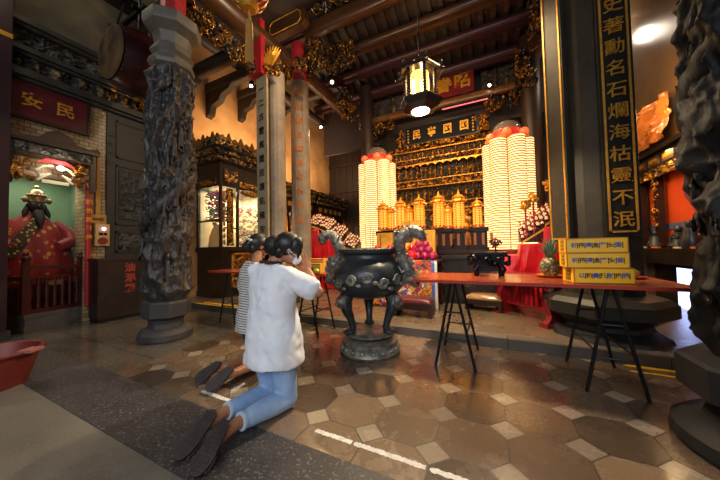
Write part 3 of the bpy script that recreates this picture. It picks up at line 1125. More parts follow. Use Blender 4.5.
mb.build('crest', mat('carved_red_brown', '3c211c', 0.5, 0, '2a1815', 8, 0.3, 60), t, smooth=False)
relief(0.8, 0.12, 80, 16, 0.03, 21, 14).build('carved_panel', [GROUND, GREYCARVE], t, loc=(-0.02, -0.262, 0.36))
c = MB()
scrolls(c, (-0.44, -0.24, -0.2, -0.1, 0.0, 0.28), 22, 31, 0.016, 0.08)
scrolls(c, (0.22, 0.42, -0.2, -0.1, 0.0, 0.28), 22, 32, 0.016, 0.08)
c.build('gold_scrolls', GOLD, t)
mb = MB()     # white and red arch ornament round the lamp
for s in (-1, 1):
    mb.tube([(-0.02 + s * 0.03, -0.24, 0.22), (-0.02 + s * 0.12, -0.25, 0.20), (-0.02 + s * 0.2, -0.24, 0.12), (-0.02 + s * 0.16, -0.24, 0.05), (-0.02 + s * 0.06, -0.24, 0.10), (-0.02 + s * 0.18, -0.24, -0.02)], 0.018, 8)
mb.bx(-0.16, 0.12, -0.25, -0.21, -0.05, 0.0)
mb.build('white_ornament', mat('pale_ornament', 'c9c2a6', 0.5), t)
mb = MB()
mb.prism([(-0.2, 0.24), (-0.12, 0.31), (0.08, 0.31), (0.18, 0.24), (0.1, 0.26), (-0.12, 0.26)], -0.02, 0.02, at=(0, -0.24, 0), M=Matrix(((1, 0, 0), (0, 0, -1), (0, 1, 0))))
mb.build('red_shade', mat('red_shade', 'd62a30', 0.5, emit='ff3038', es=0.6), t, smooth=False)
mb = MB()
mb.ball((0.03, -0.25, 0.2), (0.045, 0.03, 0.035), 14, 10)
mb.build('lamp_bulb', WHITEGLOW, t)
lp = lamp('canopy_lamp', 'POINT', (-5.64, 1.58, 2.42), 5, (1.0, 0.82, 0.6), size=0.04)
lamp('shrine_inner_lamp', 'AREA', (-6.52, 1.5, 2.36), 9, (1.0, 0.86, 0.66), (-6.75, 1.5, 1.2), 0.8, 0.15)

# the robed statue
t = thing('deity_statue', 'black-bearded seated statue in red embroidered robes with a crown, in the left shrine', 'statue', (-6.58, 1.52, 0.66), math.pi / 2)
ROBE = NT('embroidered_red_robe')
_v = ROBE.n('ShaderNodeTexVoronoi')
_v.inputs['Scale'].default_value = 9
ROBE.l(ROBE.co(), _v.inputs['Vector'])
_m = ROBE.math('MULTIPLY', ROBE.math('LESS_THAN', _v.outputs['Distance'], 0.28), ROBE.math('GREATER_THAN', ROBE.noise(30, 3), 0.45))
ROBE.l(ROBE.mix(_m, lin('8a1016'), lin('c28a3a')), ROBE.b.inputs['Base Color'])
ROBE.b.inputs['Roughness'].default_value = 0.5
ROBE.b.inputs['Sheen Weight'].default_value = 0.3
ROBE = ROBE.m
mb = MB()
ring = []
prof = [(0.47, 0.26, 0.0), (0.47, 0.27, 0.3), (0.44, 0.25, 0.5), (0.40, 0.23, 0.66), (0.34, 0.20, 0.80), (0.26, 0.16, 0.93), (0.16, 0.12, 1.04), (0.09, 0.09, 1.12)]
V = []
for (rx, ry, z) in prof:
    V.append([(rx * math.cos(a) * (1 + 0.06 * math.sin(11 * a)), ry * math.sin(a) * (1 + 0.10 * math.sin(9 * a + z * 2)), z) for a in np.linspace(0, 2 * math.pi, 40, endpoint=False)])
mb.grid(np.array(V), closed_u=True)
mb.build('robe', ROBE, t)
for s in (-1, 1):
    mb = MB()
    mb.tube([(s * 0.24, 0.0, 0.98), (s * 0.36, -0.08, 0.82), (s * 0.40, -0.16, 0.66), (s * 0.22, -0.24, 0.58)], [0.06, 0.09, 0.11, 0.07], 16)
    mb.build('sleeve', ROBE, t)
mb = MB()
mb.add([(-0.05, -0.21, 1.02), (0.07, -0.19, 1.02), (-0.12, -0.30, 0.62), (-0.30, -0.29, 0.62), (-0.36, -0.30, 0.42), (-0.22, -0.31, 0.42), (-0.05, -0.19, 1.02), (0.07, -0.17, 1.02), (-0.12, -0.28, 0.62), (-0.30, -0.27, 0.62), (-0.36, -0.28, 0.42), (-0.22, -0.29, 0.42)], [(0, 1, 2, 3), (3, 2, 5, 4), (7, 6, 9, 8), (8, 9, 10, 11), (0, 3, 9, 6), (1, 7, 8, 2), (3, 4, 10, 9), (2, 8, 11, 5), (4, 5, 11, 10), (0, 6, 7, 1)])
SASH = NT('black_gold_sash')
_v = SASH.n('ShaderNodeTexVoronoi')
_v.inputs['Scale'].default_value = 22
SASH.l(SASH.co(), _v.inputs['Vector'])
SASH.l(SASH.mix(SASH.math('LESS_THAN', _v.outputs['Distance'], 0.33), lin('1b1a1c'), lin('c8a04a')), SASH.b.inputs['Base Color'])
mb.build('sash', SASH.m, t, smooth=False)
mb = MB()
mb.ball((0.02, -0.06, 1.22), (0.092, 0.10, 0.125), 20, 14)
mb.ball((0.02, -0.16, 1.215), (0.022, 0.03, 0.035), 8, 6)
for s in (-1, 1):
    mb.ball((0.02 + s * 0.04, -0.148, 1.25), (0.022, 0.015, 0.012), 8, 6)
    mb.ball((0.02 + s * 0.094, -0.05, 1.22), (0.02, 0.03, 0.05), 8, 6)
mb.build('face', mat('dark_face', '1e1814', 0.4), t)
mb = MB()
mb.tube([(0.02, -0.13, 1.14), (0.02, -0.18, 1.04), (0.02, -0.225, 0.94), (0.02, -0.24, 0.86)], [0.06, 0.065, 0.045, 0.012], 14)
for s in (-1, 1):
    mb.tube([(0.02 + s * 0.09, -0.04, 1.22), (0.02 + s * 0.12, -0.06, 1.12), (0.02 + s * 0.14, -0.08, 1.05)], [0.025, 0.035, 0.012], 10)
mb.build('beard', mat('black_hair_beard', '0e0c0b', 0.6), t)
mb = MB()
mb.lathe([(0.09, 1.28), (0.10, 1.30), (0.09, 1.34), (0.095, 1.40), (0.075, 1.47), (0.04, 1.50)], 20, at=(0.02, -0.05, 0))
for s in (-1, 1):
    mb.ball((0.02 + s * 0.125, -0.08, 1.32), (0.035, 0.02, 0.045), 12, 8)
    mb.tube([(0.02 + s * 0.13, -0.06, 1.33), (0.02 + s * 0.17, -0.06, 1.33)], 0.012, 6)
for k in range(7):
    a = math.pi + math.pi * (k + 0.5) / 7
    mb.ball((0.02 + 0.10 * math.cos(a), -0.05 + 0.10 * math.sin(a), 1.40), 0.02, 8, 6)
mb.ball((0.02, -0.05, 1.54), 0.03, 10, 8)
mb.build('crown', mat('dull_crown_gold', '7d6a4c', 0.38, 0.6), t)
mb = MB()
mb.bx(-0.4, 0.4, -0.24, 0.3, -0.66, 0.0)
mb.build('seat', REDWOOD, t, smooth=False)

# slim red couplet pole, arrow sign and call box on the brick pier
t = thing('couplet_pole', 'slim red pole with gold characters at the right of the left shrine', 'couplet board', (-5.93, 1.955, 0), math.pi / 2)
mb = MB()
mb.tube([(0, 0, 0.26), (0, 0, 2.32)], 0.035, 14)
mb.build('pole', mat('bright_red_pole', 'a31a20', 0.4), t)
for i, c in enumerate('護國佑民慈悲'):
    text(c, 0.085, GOLDP, t, (0, -0.037, 2.1 - 0.145 * i), FACE_NY, 'character', 0.002, 0.002)
t = thing('wall_sign', 'yellow sign with a dark arrow on the brick pier above the alarm box', 'sign', (-5.995, 2.11, 1.62), math.pi / 2)
YB = mat('yellow_brown_plastic', 'b98b3c', 0.5, 0, 'a3772f', 6)
mb = MB()
mb.bx(-0.115, 0.10, -0.03, 0, 0, 0.155)
mb.build('board', YB, t, smooth=False)
mb = MB()
mb.prism([(-0.085, 0.055), (0.015, 0.055), (0.015, 0.03), (0.075, 0.075), (0.015, 0.12), (0.015, 0.095), (-0.085, 0.095)], -0.004, 0.004, at=(0, -0.032, -0.0), M=Matrix(((1, 0, 0), (0, 0, -1), (0, 1, 0))))
mb.build('arrow', mat('brown_arrow', '6b3a1c', 0.6), t, smooth=False)
t = thing('alarm_box', 'cream metal alarm box with purple lamp and round red button on the brick pier', 'alarm box', (-5.995, 2.13, 1.24), math.pi / 2)
mb = MB()
mb.bx(-0.085, 0.10, -0.07, 0, 0, 0.375)
mb.build('case', mat('cream_metal', 'b79a63', 0.4, 0.1), t, smooth=False)
mb = MB()
mb.ball((0.02, -0.085, 0.29), 0.026, 12, 8)
mb.build('lamp', mat('purple_lamp', 'ffffff', 0.3, emit='d7a6ff', es=6.0), t)
mb = MB()
mb.cyl((0.01, -0.07, 0.085), (0.01, -0.09, 0.085), 0.062, n=24)
mb.build('button', mat('dark_red_button', '7a1a16', 0.4), t)
mb = MB()
mb.bx(-0.04, 0.01, -0.075, -0.07, 0.18, 0.225)
mb.bx(0.02, 0.065, -0.075, -0.07, 0.18, 0.225)
mb.build('speaker_slots', BLACKMETAL, t, smooth=False)
t = thing('wire_conduit', 'pale wooden strip running up the brick pier from the arrow sign', 'conduit', (-5.995, 2.09, 1.775), math.pi / 2)
mb = MB()
mb.bx(-0.03, 0.03, -0.03, 0, 0, 0.42)
mb.bx(-0.018, 0.018, -0.025, 0, 0.42, 1.15)
mb.build('strip', YB, t, smooth=False)

# carved door leaf behind the offering box
d = thing('door_1', 'dark', 'door', (-5.98, 2.6, 0), math.pi / 2)
del d['label'], d['category']
d['kind'] = 'structure'
mb = MB()
mb.bx(-0.40, 0.40, -0.02, 0.03, 0.0, 3.6)
for z0, z1 in ((0.15, 1.0), (1.12, 1.5), (1.62, 2.7), (2.82, 3.5)):
    for x0, x1 in ((-0.28, -0.25), (0.25, 0.28)):
        mb.bx(x0, x1, -0.04, -0.02, z0, z1)
    mb.bx(-0.28, 0.28, -0.04, -0.02, z0, z0 + 0.03)
    mb.bx(-0.28, 0.28, -0.04, -0.02, z1 - 0.03, z1)
mb.build('leaf', mat('grey_black_door', '2a2b29', 0.5, 0, '1f201f', 4), d, smooth=False)
DG = mat('door_carving', '3b3c39', 0.55)
relief(0.48, 0.9, 50, 90, 0.025, 61, 10).build('carved_panel', [mat('door_ground', '232423', 0.6), DG], d, loc=(0, -0.022, 1.72))
relief(0.48, 0.32, 50, 34, 0.025, 62, 12).build('carved_panel', [MATS['door_ground'], DG], d, loc=(0, -0.022, 1.15))
for i, c in enumerate('香煙結彩'):
    text(c, 0.1, DG, d, (-0.34, -0.024, 3.2 - 0.16 * i), FACE_NY, 'character', 0.003, 0.002)

t = thing('offering_box', 'black wooden offering box with three red characters, beside the shrine railing', 'cabinet', (-5.68, 2.25, 0), math.pi / 2)
mb = MB()
mb.bx(-0.29, 0.29, -0.1, 0.22, 0.06, 0.98)
mb.build('body', BLACKLAC, t, smooth=False)
mb = MB()
mb.bx(-0.31, 0.31, -0.12, 0.24, 0.98, 1.03)
mb.build('top', BLACKLAC, t, smooth=False)
mb = MB()
mb.bx(-0.28, 0.28, -0.09, 0.21, 0, 0.06)
mb.build('plinth', BLACKMETAL, t, smooth=False)
RCH = mat('red_characters', '8e2f20', 0.6)
for i, c in enumerate('油添箱'):
    text(c, 0.155, RCH, t, (0.13, -0.104, 0.85 - 0.175 * i), FACE_NY, 'character', 0.003, 0.004)

# the big hanging drum
t = thing('hanging_drum', 'large dark red barrel drum with a tan skin, hanging beside the left dragon column', 'drum', (-4.66, 2.06, 3.93), -0.02)
t.scale = (0.96, 0.96, 0.96)
M = Matrix(((1, 0, 0), (0, 0, 1), (0, -1, 0)))   # lathe z -> +y
mb = MB()
mb.lathe([(0.40, -0.30), (0.45, -0.15), (0.47, 0.0), (0.45, 0.22), (0.40, 0.42)], 40, M=Matrix(((1, 0, 0), (0, 0, 1), (0, 1, 0))))
mb.build('barrel', mat('drum_red', '33100f', 0.28, 0, '240b0c', 3), t)
mb = MB()
mb.lathe([(0.385, -0.315), (0.38, -0.335), (0.05, -0.34)], 40, M=Matrix(((1, 0, 0), (0, 0, 1), (0, 1, 0))))
mb.build('skin', mat('drum_skin', '6b4f2c', 0.6, 0, '2e2014', 2.6, lo=0.3, hi=0.6), t)
mb = MB()
for k in range(40):
    a = 2 * math.pi * k / 40
    mb.ball((0.405 * math.cos(a), -0.29, 0.405 * math.sin(a)), 0.013, 6, 4)
mb.build('studs', BLACKMETAL, t)
mb = MB()
for y in (-0.12, 0.25):
    mb.tube([(-0.33, y, 0.33), (-0.36, y, 0.7), (-0.1, y, 1.0)], 0.016, 8)
    mb.tube([(0.33, y, 0.33), (0.36, y, 0.7), (0.3, y, 1.0)], 0.016, 8)
    mb.box((0.05, y, 0.62), (0.9, 0.05, 0.05))
mb.box((-0.36, 0.06, 0.62), (0.05, 0.55, 0.05))
mb.box((0.36, 0.06, 0.62), (0.05, 0.55, 0.05))
mb.box((-0.2, 0.06, 1.0), (0.6, 0.6, 0.05), M=Matrix.Rotation(0.3, 3, 'Y'))
mb.build('hanging_frame', BLACKMETAL, t, smooth=False)
for k, (x, y, z) in enumerate(((-5.0, 2.4, 5.3),)):
    xbeam('cross_beam', 'dark beam over the hanging drum, reaching from the wall to the left column', -6.0, -3.9, y, 5.05, 0.22, 0.2, DARKWOOD)

# hanging round red lantern with tassel
t = thing('round_lantern', 'round red, white and gold lantern with a long gold tassel, hanging near the top edge', 'lantern', (-2.47, 2.2, 4.2))
t.scale = (0.85, 0.85, 0.95)
mb = MB()
V = []
for j in range(25):
    ph = -math.pi / 2 + math.pi * (j + 0.5) / 25
    V.append([(0.255 * math.cos(ph) * math.cos(a) * (1 + 0.02 * math.cos(16 * a)), 0.255 * math.cos(ph) * math.sin(a) * (1 + 0.02 * math.cos(16 * a)), 0.21 * math.sin(ph)) for a in np.linspace(0, 2 * math.pi, 64, endpoint=False)])
mb.grid(np.array(V), closed_u=True)
LN = NT('painted_lantern_paper')
_n = LN.noise(9, 4)
LN.l(LN.mix(LN.math('GREATER_THAN', _n, 0.52), lin('b31a1e'), LN.mix(LN.math('GREATER_THAN', LN.noise(14, 2), 0.5), lin('e6d3a8'), lin('c9962f'))), LN.b.inputs['Base Color'])
LN.b.inputs['Roughness'].default_value = 0.5
mb.build('shade', LN.m, t)
mb = MB()
mb.lathe([(0.09, -0.25), (0.13, -0.21), (0.13, -0.19)], 24)
mb.lathe([(0.13, 0.19), (0.13, 0.22), (0.09, 0.26)], 24)
for k in range(16):
    a = 2 * math.pi * k / 16
    mb.tube([(0.262 * math.cos(p) * math.cos(a), 0.262 * math.cos(p) * math.sin(a), 0.217 * math.sin(p)) for p in np.linspace(-1.2, 1.2, 11)], 0.006, 5)
mb.build('gold_ribs', GOLDP, t)
mb = MB()
mb.lathe([(0.012, -0.36), (0.02, -0.34), (0.012, -0.25)], 12)
mb.lathe([(0.05, -0.92), (0.052, -0.6), (0.045, -0.42), (0.02, -0.36)], 18)
for k in range(26):
    a = 2 * math.pi * k / 26
    mb.tube([(0.04 * math.cos(a), 0.04 * math.sin(a), -0.4), (0.052 * math.cos(a), 0.052 * math.sin(a), -0.7), (0.052 * math.cos(a), 0.052 * math.sin(a), -0.95)], 0.005, 4)
mb.build('tassel', mat('gold_thread', 'b9853a', 0.6, 0.1, 'a0702a', 20), t)
mb = MB()
mb.tube([(0, 0, 0.26), (0, 0, 2.84)], 0.006, 6)
mb.build('cord', BLACKMETAL, t)

# red plastic basin
t = thing('plastic_basin', 'round dark red plastic basin with a rolled rim on the floor at the left edge', 'basin', (-3.80, 0.66, 0))
mb = MB()
mb.lathe([(0.20, 0.0), (0.205, 0.015), (0.275, 0.27), (0.30, 0.275), (0.305, 0.29), (0.295, 0.30), (0.27, 0.295), (0.20, 0.03), (0.02, 0.025)], 48)
mb.build('bowl', mat('red_brown_plastic', '742a20', 0.45, 0, '5f2018', 4), t)
mb = MB()
mb.box((0.25, 0.16, 0.295), (0.1, 0.11, 0.022), 0.55)
mb.build('rim_handle', mat('pinkish_plastic', 'a8665a', 0.45), t)

# ------------------------------------------------------------------ glazed shrine cabinets along the left hall
CABGLASS = mat('cabinet_glass', 'ffffff', 0.03, spec=0.6, alpha=0.10)


def flowers(t, name, box, n, cols, seed, r=0.02):
    R = random.Random(seed)
    for ci, c in enumerate(cols):
        mb = MB()
        for k in range(n):
            p = (R.uniform(box[0], box[1]), R.uniform(box[2], box[3]), R.uniform(box[4], box[5]))
            q = Matrix.Rotation(R.uniform(0, 6), 3, 'X') @ Matrix.Rotation(R.uniform(0, 6), 3, 'Y')
            s = r * R.uniform(0.7, 1.5)
            for j in range(5):
                a = 2 * math.pi * j / 5
                mb.ball(Vector(p) + q @ Vector((s * 0.8 * math.cos(a), s * 0.8 * math.sin(a), 0)), (s * 0.6, s * 0.6, s * 0.3), 6, 4)
        mb.build(name, c, t)


C_RED = mat('flower_red', 'd22630', 0.5)
C_WHITE = mat('flower_white', 'efe6d4', 0.5)
C_GREEN = mat('leaf_green', '2f7a4a', 0.5)
C_MAG = mat('flower_magenta', '9c2c60', 0.5)
C_YEL = mat('silk_yellow', 'f0b530', 0.5)

# front cabinet: chamfered front, faces the hall and the viewer
t = thing('shrine_cabinet', 'large black and gold carved glass shrine cabinet left of the pale pillars, with flowers inside', 'shrine cabinet', (-5.15, 3.78, 0.1))
DX, DY = 0.82, 1.25      # depth towards the wall, length along the hall
mb = MB()
mb.bx(-DX, 0, 0, DY, 0, 0.12)
mb.bx(-DX, -0.02, 0.02, DY, 0.12, 1.0)
mb.bx(-DX, 0.03, -0.03, DY, 1.0, 1.1)
mb.bx(-DX, 0.02, -0.02, DY, 2.42, 2.95)
mb.bx(-DX, -DX + 0.05, 0.02, DY, 1.1, 2.42)
mb.build('case', BLACKLAC, t, smooth=False)
for (x0, x1, y0, y1) in ((-0.05, 0.0, 0.0, 0.05), (-DX, -DX + 0.06, 0.0, 0.05), (-0.05, 0.0, 0.42, 0.47), (-0.05, 0.0, DY - 0.06, DY)):
    mb = MB()
    mb.bx(x0, x1, y0, y1, 1.1, 2.42)
    mb.build('post', BLACKLAC, t, smooth=False)
mb = MB()
mb.bx(-DX + 0.06, -0.05, 0.005, 0.035, 1.66, 1.70)
mb.bx(-0.035, -0.005, 0.12, 0.42, 1.5, 1.53)
mb.build('glazing_bar', BLACKLAC, t, smooth=False)
for k, (w, h, loc, rz, sd) in enumerate((
        (0.34, 1.28, (0.005, 0.235, 1.12), math.pi / 2, 71),
        (0.74, 0.74, (-0.015, 0.64, 0.2), math.pi / 2, 72),
        (0.62, 0.14, (0.025, 0.78, 2.46), math.pi / 2, 73),
        (0.34, 0.3, (0.03, 0.235, 2.5), math.pi / 2, 74),
        (0.6, 0.12, (-0.4, -0.022, 2.46), 0, 75))):
    mb = relief(w * (0.45 if k == 0 else 1), h, 60, 90 if k == 0 else 50, 0.03, sd, 14, thr=0.42)
    o = mb.build('gilded_panel', [GROUND, GOLD], t, angle=70, loc=loc, rz=rz)
mb = MB()
for (a, b, c, e) in ((0.28, 1.02, 0.18, 0.22), (0.28, 1.02, 0.92, 0.96)):
    mb.bx(-0.02, 0.0, a, b, c, e)
mb.bx(-0.02, 0.0, 0.28, 0.32, 0.18, 0.96)
mb.bx(-0.02, 0.0, 0.98, 1.02, 0.18, 0.96)
mb.build('gold_frame', GOLDP, t, smooth=False)
mb = MB()      # gold ovals down the corner post
for k in range(9):
    mb.ball((0.005, 0.085, 1.2 + 0.135 * k), (0.012, 0.03, 0.055), 10, 8)
mb.build('gold_drops', GOLD, t)
mb = MB()      # name cartouche over the glass
mb.ball((0.03, 0.75, 2.36), (0.02, 0.27, 0.075), 20, 10)
mb.build('cartouche', mat('brown_gold', '6b4a22', 0.4, 0.3), t)
for i, c in enumerate('佛光普照'):
    text(c, 0.085, GOLDP, t, (0.052, 0.60 + 0.1 * i, 2.36), FACE_X, 'character', 0.003, 0.002)
mb = MB()      # layered crest
for k in range(3):
    z = 2.95 + 0.13 * k
    e = 0.06 + 0.05 * k
    mb.bx(-DX, e, -e, DY + 0.02, z, z + 0.03)
mb.build('cornice', BLACKLAC, t, smooth=False)
for k in range(3):
    z = 2.97 + 0.13 * k
    e = 0.06 + 0.05 * k
    relief(DY + e, 0.12 if k < 2 else 0.17, 110, 20, 0.045, 80 + k, 13, thr=0.5).build('crest_carving', [GROUND, mat('aged_gilding', '8c6a36', 0.42, 0.6)], t, angle=70, loc=(e, (DY - e) / 2, z), rz=math.pi / 2)
    relief(DX + e, 0.12 if k < 2 else 0.17, 80, 20, 0.045, 84 + k, 13, thr=0.5).build('crest_carving', [GROUND, MATS['aged_gilding']], t, angle=70, loc=((-DX + e) / 2, -e, z))
mb = MB()
pr = [(-DX, 0.0)]
for k in range(7):
    x = -DX + (DX + 0.12) * k / 6
    pr += [(x - 0.03, 0.05), (x + 0.02, 0.16 if k % 2 else 0.1), (x + 0.07, 0.05)]
pr += [(0.16, 0.0)]
mb.prism(pr, -0.02, 0.02, at=(0, -0.16, 3.38), M=Matrix(((1, 0, 0), (0, 0, -1), (0, 1, 0))))
pr = [(-0.16, 0.0)]
for k in range(9):
    y = -0.1 + (DY) * k / 8
    pr += [(y - 0.03, 0.05), (y + 0.03, 0.17 if k % 2 else 0.1), (y + 0.09, 0.05)]
pr += [(DY + 0.05, 0.0)]
mb.prism(pr, -0.02, 0.02, at=(0.16, 0, 3.38), M=Matrix(((0, 0, 1), (1, 0, 0), (0, 1, 0))))
mb.build('crest_edge', MATS['aged_gilding'], t, smooth=False)
mb = MB()
mb.bx(-DX + 0.06, -0.05, 0.018, 0.024, 1.1, 2.42)
mb.bx(-0.022, -0.016, 0.47, DY - 0.06, 1.1, 2.42)
mb.bx(-0.022, -0.016, 0.05, 0.14, 1.1, 2.42)
mb.build('glass', CABGLASS, t, smooth=False)
mb = MB()
mb.bx(-DX + 0.055, -0.1, DY - 0.05, DY - 0.04, 1.1, 2.42)
mb.bx(-DX + 0.06, -DX + 0.07, 0.05, DY - 0.05, 1.1, 2.42)
mb.build('painted_back', mat('pale_cabinet_back', 'd8cfa8', 0.6, 0, 'b9a878', 3), t, smooth=False)
flowers(t, 'silk_flowers', (-0.62, -0.1, 0.1, 0.3, 1.7, 2.36), 34, [C_MAG, C_GREEN, C_RED], 3, 0.045)
flowers(t, 'pale_flowers', (-0.22, -0.06, 0.55, 1.1, 1.15, 2.05), 46, [C_RED, C_WHITE, C_GREEN], 4, 0.032)
mb = MB()
mb.tube([(-0.45, 0.2, 1.1), (-0.42, 0.2, 1.32), (-0.36, 0.18, 1.52), (-0.3, 0.16, 1.6)], [0.15, 0.14, 0.09, 0.04], 16)
mb.ball((-0.4, 0.16, 1.62), 0.055, 14, 10)
mb.build('yellow_silk_robe', C_YEL, t)
lamp('cabinet_lamp', 'AREA', (-5.5, 4.35, 2.48), 36, (1.0, 0.86, 0.62), (-5.52, 4.3, 1.0), 0.5, 0.7)
mb = MB()
mb.tube([(-0.08, DY - 0.12, 1.12), (-0.08, DY - 0.12, 2.36)], 0.014, 8)
mb.build('tube_lamp', mat('white_tube', 'ffffff', emit='fff2dd', es=4.0), t)

# long cabinets further back
for k, (y0, DYk, lb, zc) in enumerate(((5.35, 1.7, 'middle dark carved shrine cabinet seen between the two pale pillars', 2.7), (7.2, 2.0, 'far dark carved shrine cabinet right of the pale pillars, behind the tiers of little lamps', 2.7))):
    t = thing('shrine_cabinet', lb, 'shrine cabinet', (-5.1, y0, 0.1))
    mb = MB()
    mb.bx(-0.86, 0, 0, DYk, 0, 1.0)
    mb.bx(-0.86, 0.03, 0, DYk, 1.0, 1.08)
    mb.bx(-0.86, 0.02, 0, DYk, 2.15, 2.5)
    mb.bx(-0.86, -0.8, 0, DYk, 1.08, 2.15)
    mb.build('case', BLACKLAC, t, smooth=False)
    n = 4
    for i in range(n):
        mb = MB()
        yy = i * (DYk - 0.06) / (n - 1)
        mb.bx(-0.06, 0.0, yy, yy + 0.06, 1.08, 2.15)
        mb.build('post', BLACKLAC, t, smooth=False)
    for i in range(3):
        e = 0.05 + 0.05 * i
        relief(DYk, 0.13, 120, 18, 0.04, 100 + 5 * k + i, 12, thr=0.55).build('crest_carving', [GROUND, MATS['aged_gilding']], t, angle=70, loc=(e, DYk / 2, 2.5 + 0.13 * i), rz=math.pi / 2)
        mb = MB()
        mb.bx(-0.86, e + 0.01, 0, DYk, 2.5 + 0.13 * i - 0.015, 2.5 + 0.13 * i + 0.01)
        mb.bx(-0.86, e - 0.01, 0, DYk, 2.5 + 0.13 * i, 2.63 + 0.13 * i)
        mb.build('cornice', BLACKLAC, t, smooth=False)
    relief(DYk - 0.1, 0.8, 140, 50, 0.03, 110 + k, 11, thr=0.5).build('gilded_panel', [GROUND, GOLD], t, angle=70, loc=(0.0, DYk / 2, 0.12), rz=math.pi / 2)
    mb = MB()
    for i in range(5):
        mb.bx(0.022, 0.03, 0.15 + i * 0.32, 0.32 + i * 0.32, 2.26, 2.40)
    mb.build('gold_plates', GOLDP, t, smooth=False)
    flowers(t, 'altar_flowers', (-0.5, -0.1, 0.1, DYk - 0.1, 1.1, 1.7), 30, [C_RED, C_WHITE, GOLDP], 20 + k, 0.035)
    mb = MB()
    mb.bx(-0.795, -0.79, 0.05, DYk - 0.05, 1.1, 2.13)
    mb.build('painted_back', mat('orange_back', 'd9792e', 0.6, 0, 'b55a1e', 3), t, smooth=False)
    lamp('cabinet_lamp', 'AREA', (-5.5, y0 + DYk / 2, 2.2), 22, (1.0, 0.66, 0.3), (-5.55, y0 + DYk / 2, 1.1), 0.4, 1.2)
# ------------------------------------------------------------------ the bronze censer
t = thing('bronze_censer', 'large bronze incense cauldron on lion legs with two dragon handles, beside the kneeling people', 'censer', (-1.2, 2.66, 0))
mb = MB()
mb.lathe([(0.31, 0.0), (0.325, 0.02), (0.31, 0.05), (0.285, 0.075), (0.30, 0.10), (0.30, 0.125), (0.26, 0.14), (0.2, 0.15)], 48)
for k in range(18):
    a = 2 * math.pi * k / 18
    mb.ball((0.298 * math.cos(a), 0.298 * math.sin(a), 0.06), (0.03, 0.03, 0.022), 8, 6)
mb.lathe([(0.15, 0.14), (0.27, 0.19), (0.275, 0.205), (0.25, 0.215), (0.05, 0.215)], 48)
mb.build('pedestal', BRONZEW, t, angle=35)
mb = MB()
mb.lathe([(0.02, 0.575), (0.2, 0.58), (0.31, 0.62), (0.385, 0.70), (0.41, 0.79), (0.40, 0.86), (0.36, 0.93), (0.305, 0.97), (0.285, 1.0), (0.285, 1.03), (0.315, 1.05), (0.325, 1.065), (0.325, 1.09), (0.31, 1.10), (0.28, 1.10), (0.265, 1.05), (0.26, 0.95), (0.02, 0.93)], 64)
for k in range(56):
    a = 2 * math.pi * k / 56
    mb.ball((0.322 * math.cos(a), 0.322 * math.sin(a), 1.078), 0.011, 6, 4)
mb.build('bowl', BRONZE, t, angle=40)
mb = MB()     # raised medallions and scrolls round the belly
R = random.Random(4)
for k in range(16):
    a = 2 * math.pi * k / 16
    z = 0.79 + 0.035 * math.sin(k * 2.1)
    rr = 0.405
    c = Vector((rr * math.cos(a), rr * math.sin(a), z))
    q = Matrix.Rotation(a, 3, 'Z')
    for tn in range(2):
        pts, rad = [], []
        s = 0.055
        for i in range(12):
            f = i / 11
            an = f * 7.5 + tn * math.pi
            r2 = s * (1 - 0.8 * f)
            pts.append(c + q @ Vector((0.004, r2 * math.cos(an), r2 * math.sin(an))))
            rad.append(0.012 - 0.005 * f)
        mb.tube(pts, rad, 5)
    mb.ball(c + q @ Vector((0.0, 0.075, -0.05)), (0.014, 0.03, 0.02), 8, 6, q)
mb.build('raised_ornament', BRONZEW, t)
mb = MB()
mb.lathe([(0.02, 0.93), (0.262, 0.95), (0.262, 1.02), (0.15, 1.035), (0.01, 1.04)], 32)
mb.build('ash_bed', mat('grey_ash', '7b766e', 0.95), t)
vd = math.atan2(-2.66, 1.2)
for k in range(3):
    a = vd + math.radians((-60, 60, 180)[k])
    d = Vector((math.cos(a), math.sin(a), 0))
    mb = MB()
    P = lambda r, z: tuple(d * r + Vector((0, 0, z)))
    mb.tube([P(0.25, 0.64), P(0.29, 0.56), P(0.27, 0.46), P(0.225, 0.36), P(0.20, 0.28), P(0.215, 0.23)], [0.07, 0.078, 0.056, 0.04, 0.036, 0.044], 14)
    mb.ball(P(0.235, 0.235), (0.06, 0.06, 0.03), 12, 8)
    sd = d.cross(Vector((0, 0, 1)))
    for s in (-1, 0, 1):
        mb.ball(Vector(P(0.28, 0.225)) + sd * 0.03 * s, (0.022, 0.022, 0.018), 8, 6)
    lg = mb.build('leg', BRONZE, t)
    mb = MB()
    c = Vector(P(0.325, 0.55))
    mb.ball(c, (0.062, 0.062, 0.068), 14, 10)
    mb.ball(c + d * 0.05 + Vector((0, 0, -0.02)), (0.032, 0.032, 0.024), 10, 8)
    for s in (-1, 1):
        mb.ball(c + d * 0.045 + sd * 0.025 * s + Vector((0, 0, 0.022)), 0.014, 8, 6)
        mb.ball(c + sd * 0.055 * s + Vector((0, 0, 0.04)), 0.02, 8, 6)
    for q in range(11):
        an = math.pi * q / 10
        mb.ball(c + sd * (0.068 * math.cos(an)) + Vector((0, 0, 0.068 * math.sin(an) - 0.01)), 0.02, 6, 5)
    mb.build('lion_head', BRONZEW, lg)


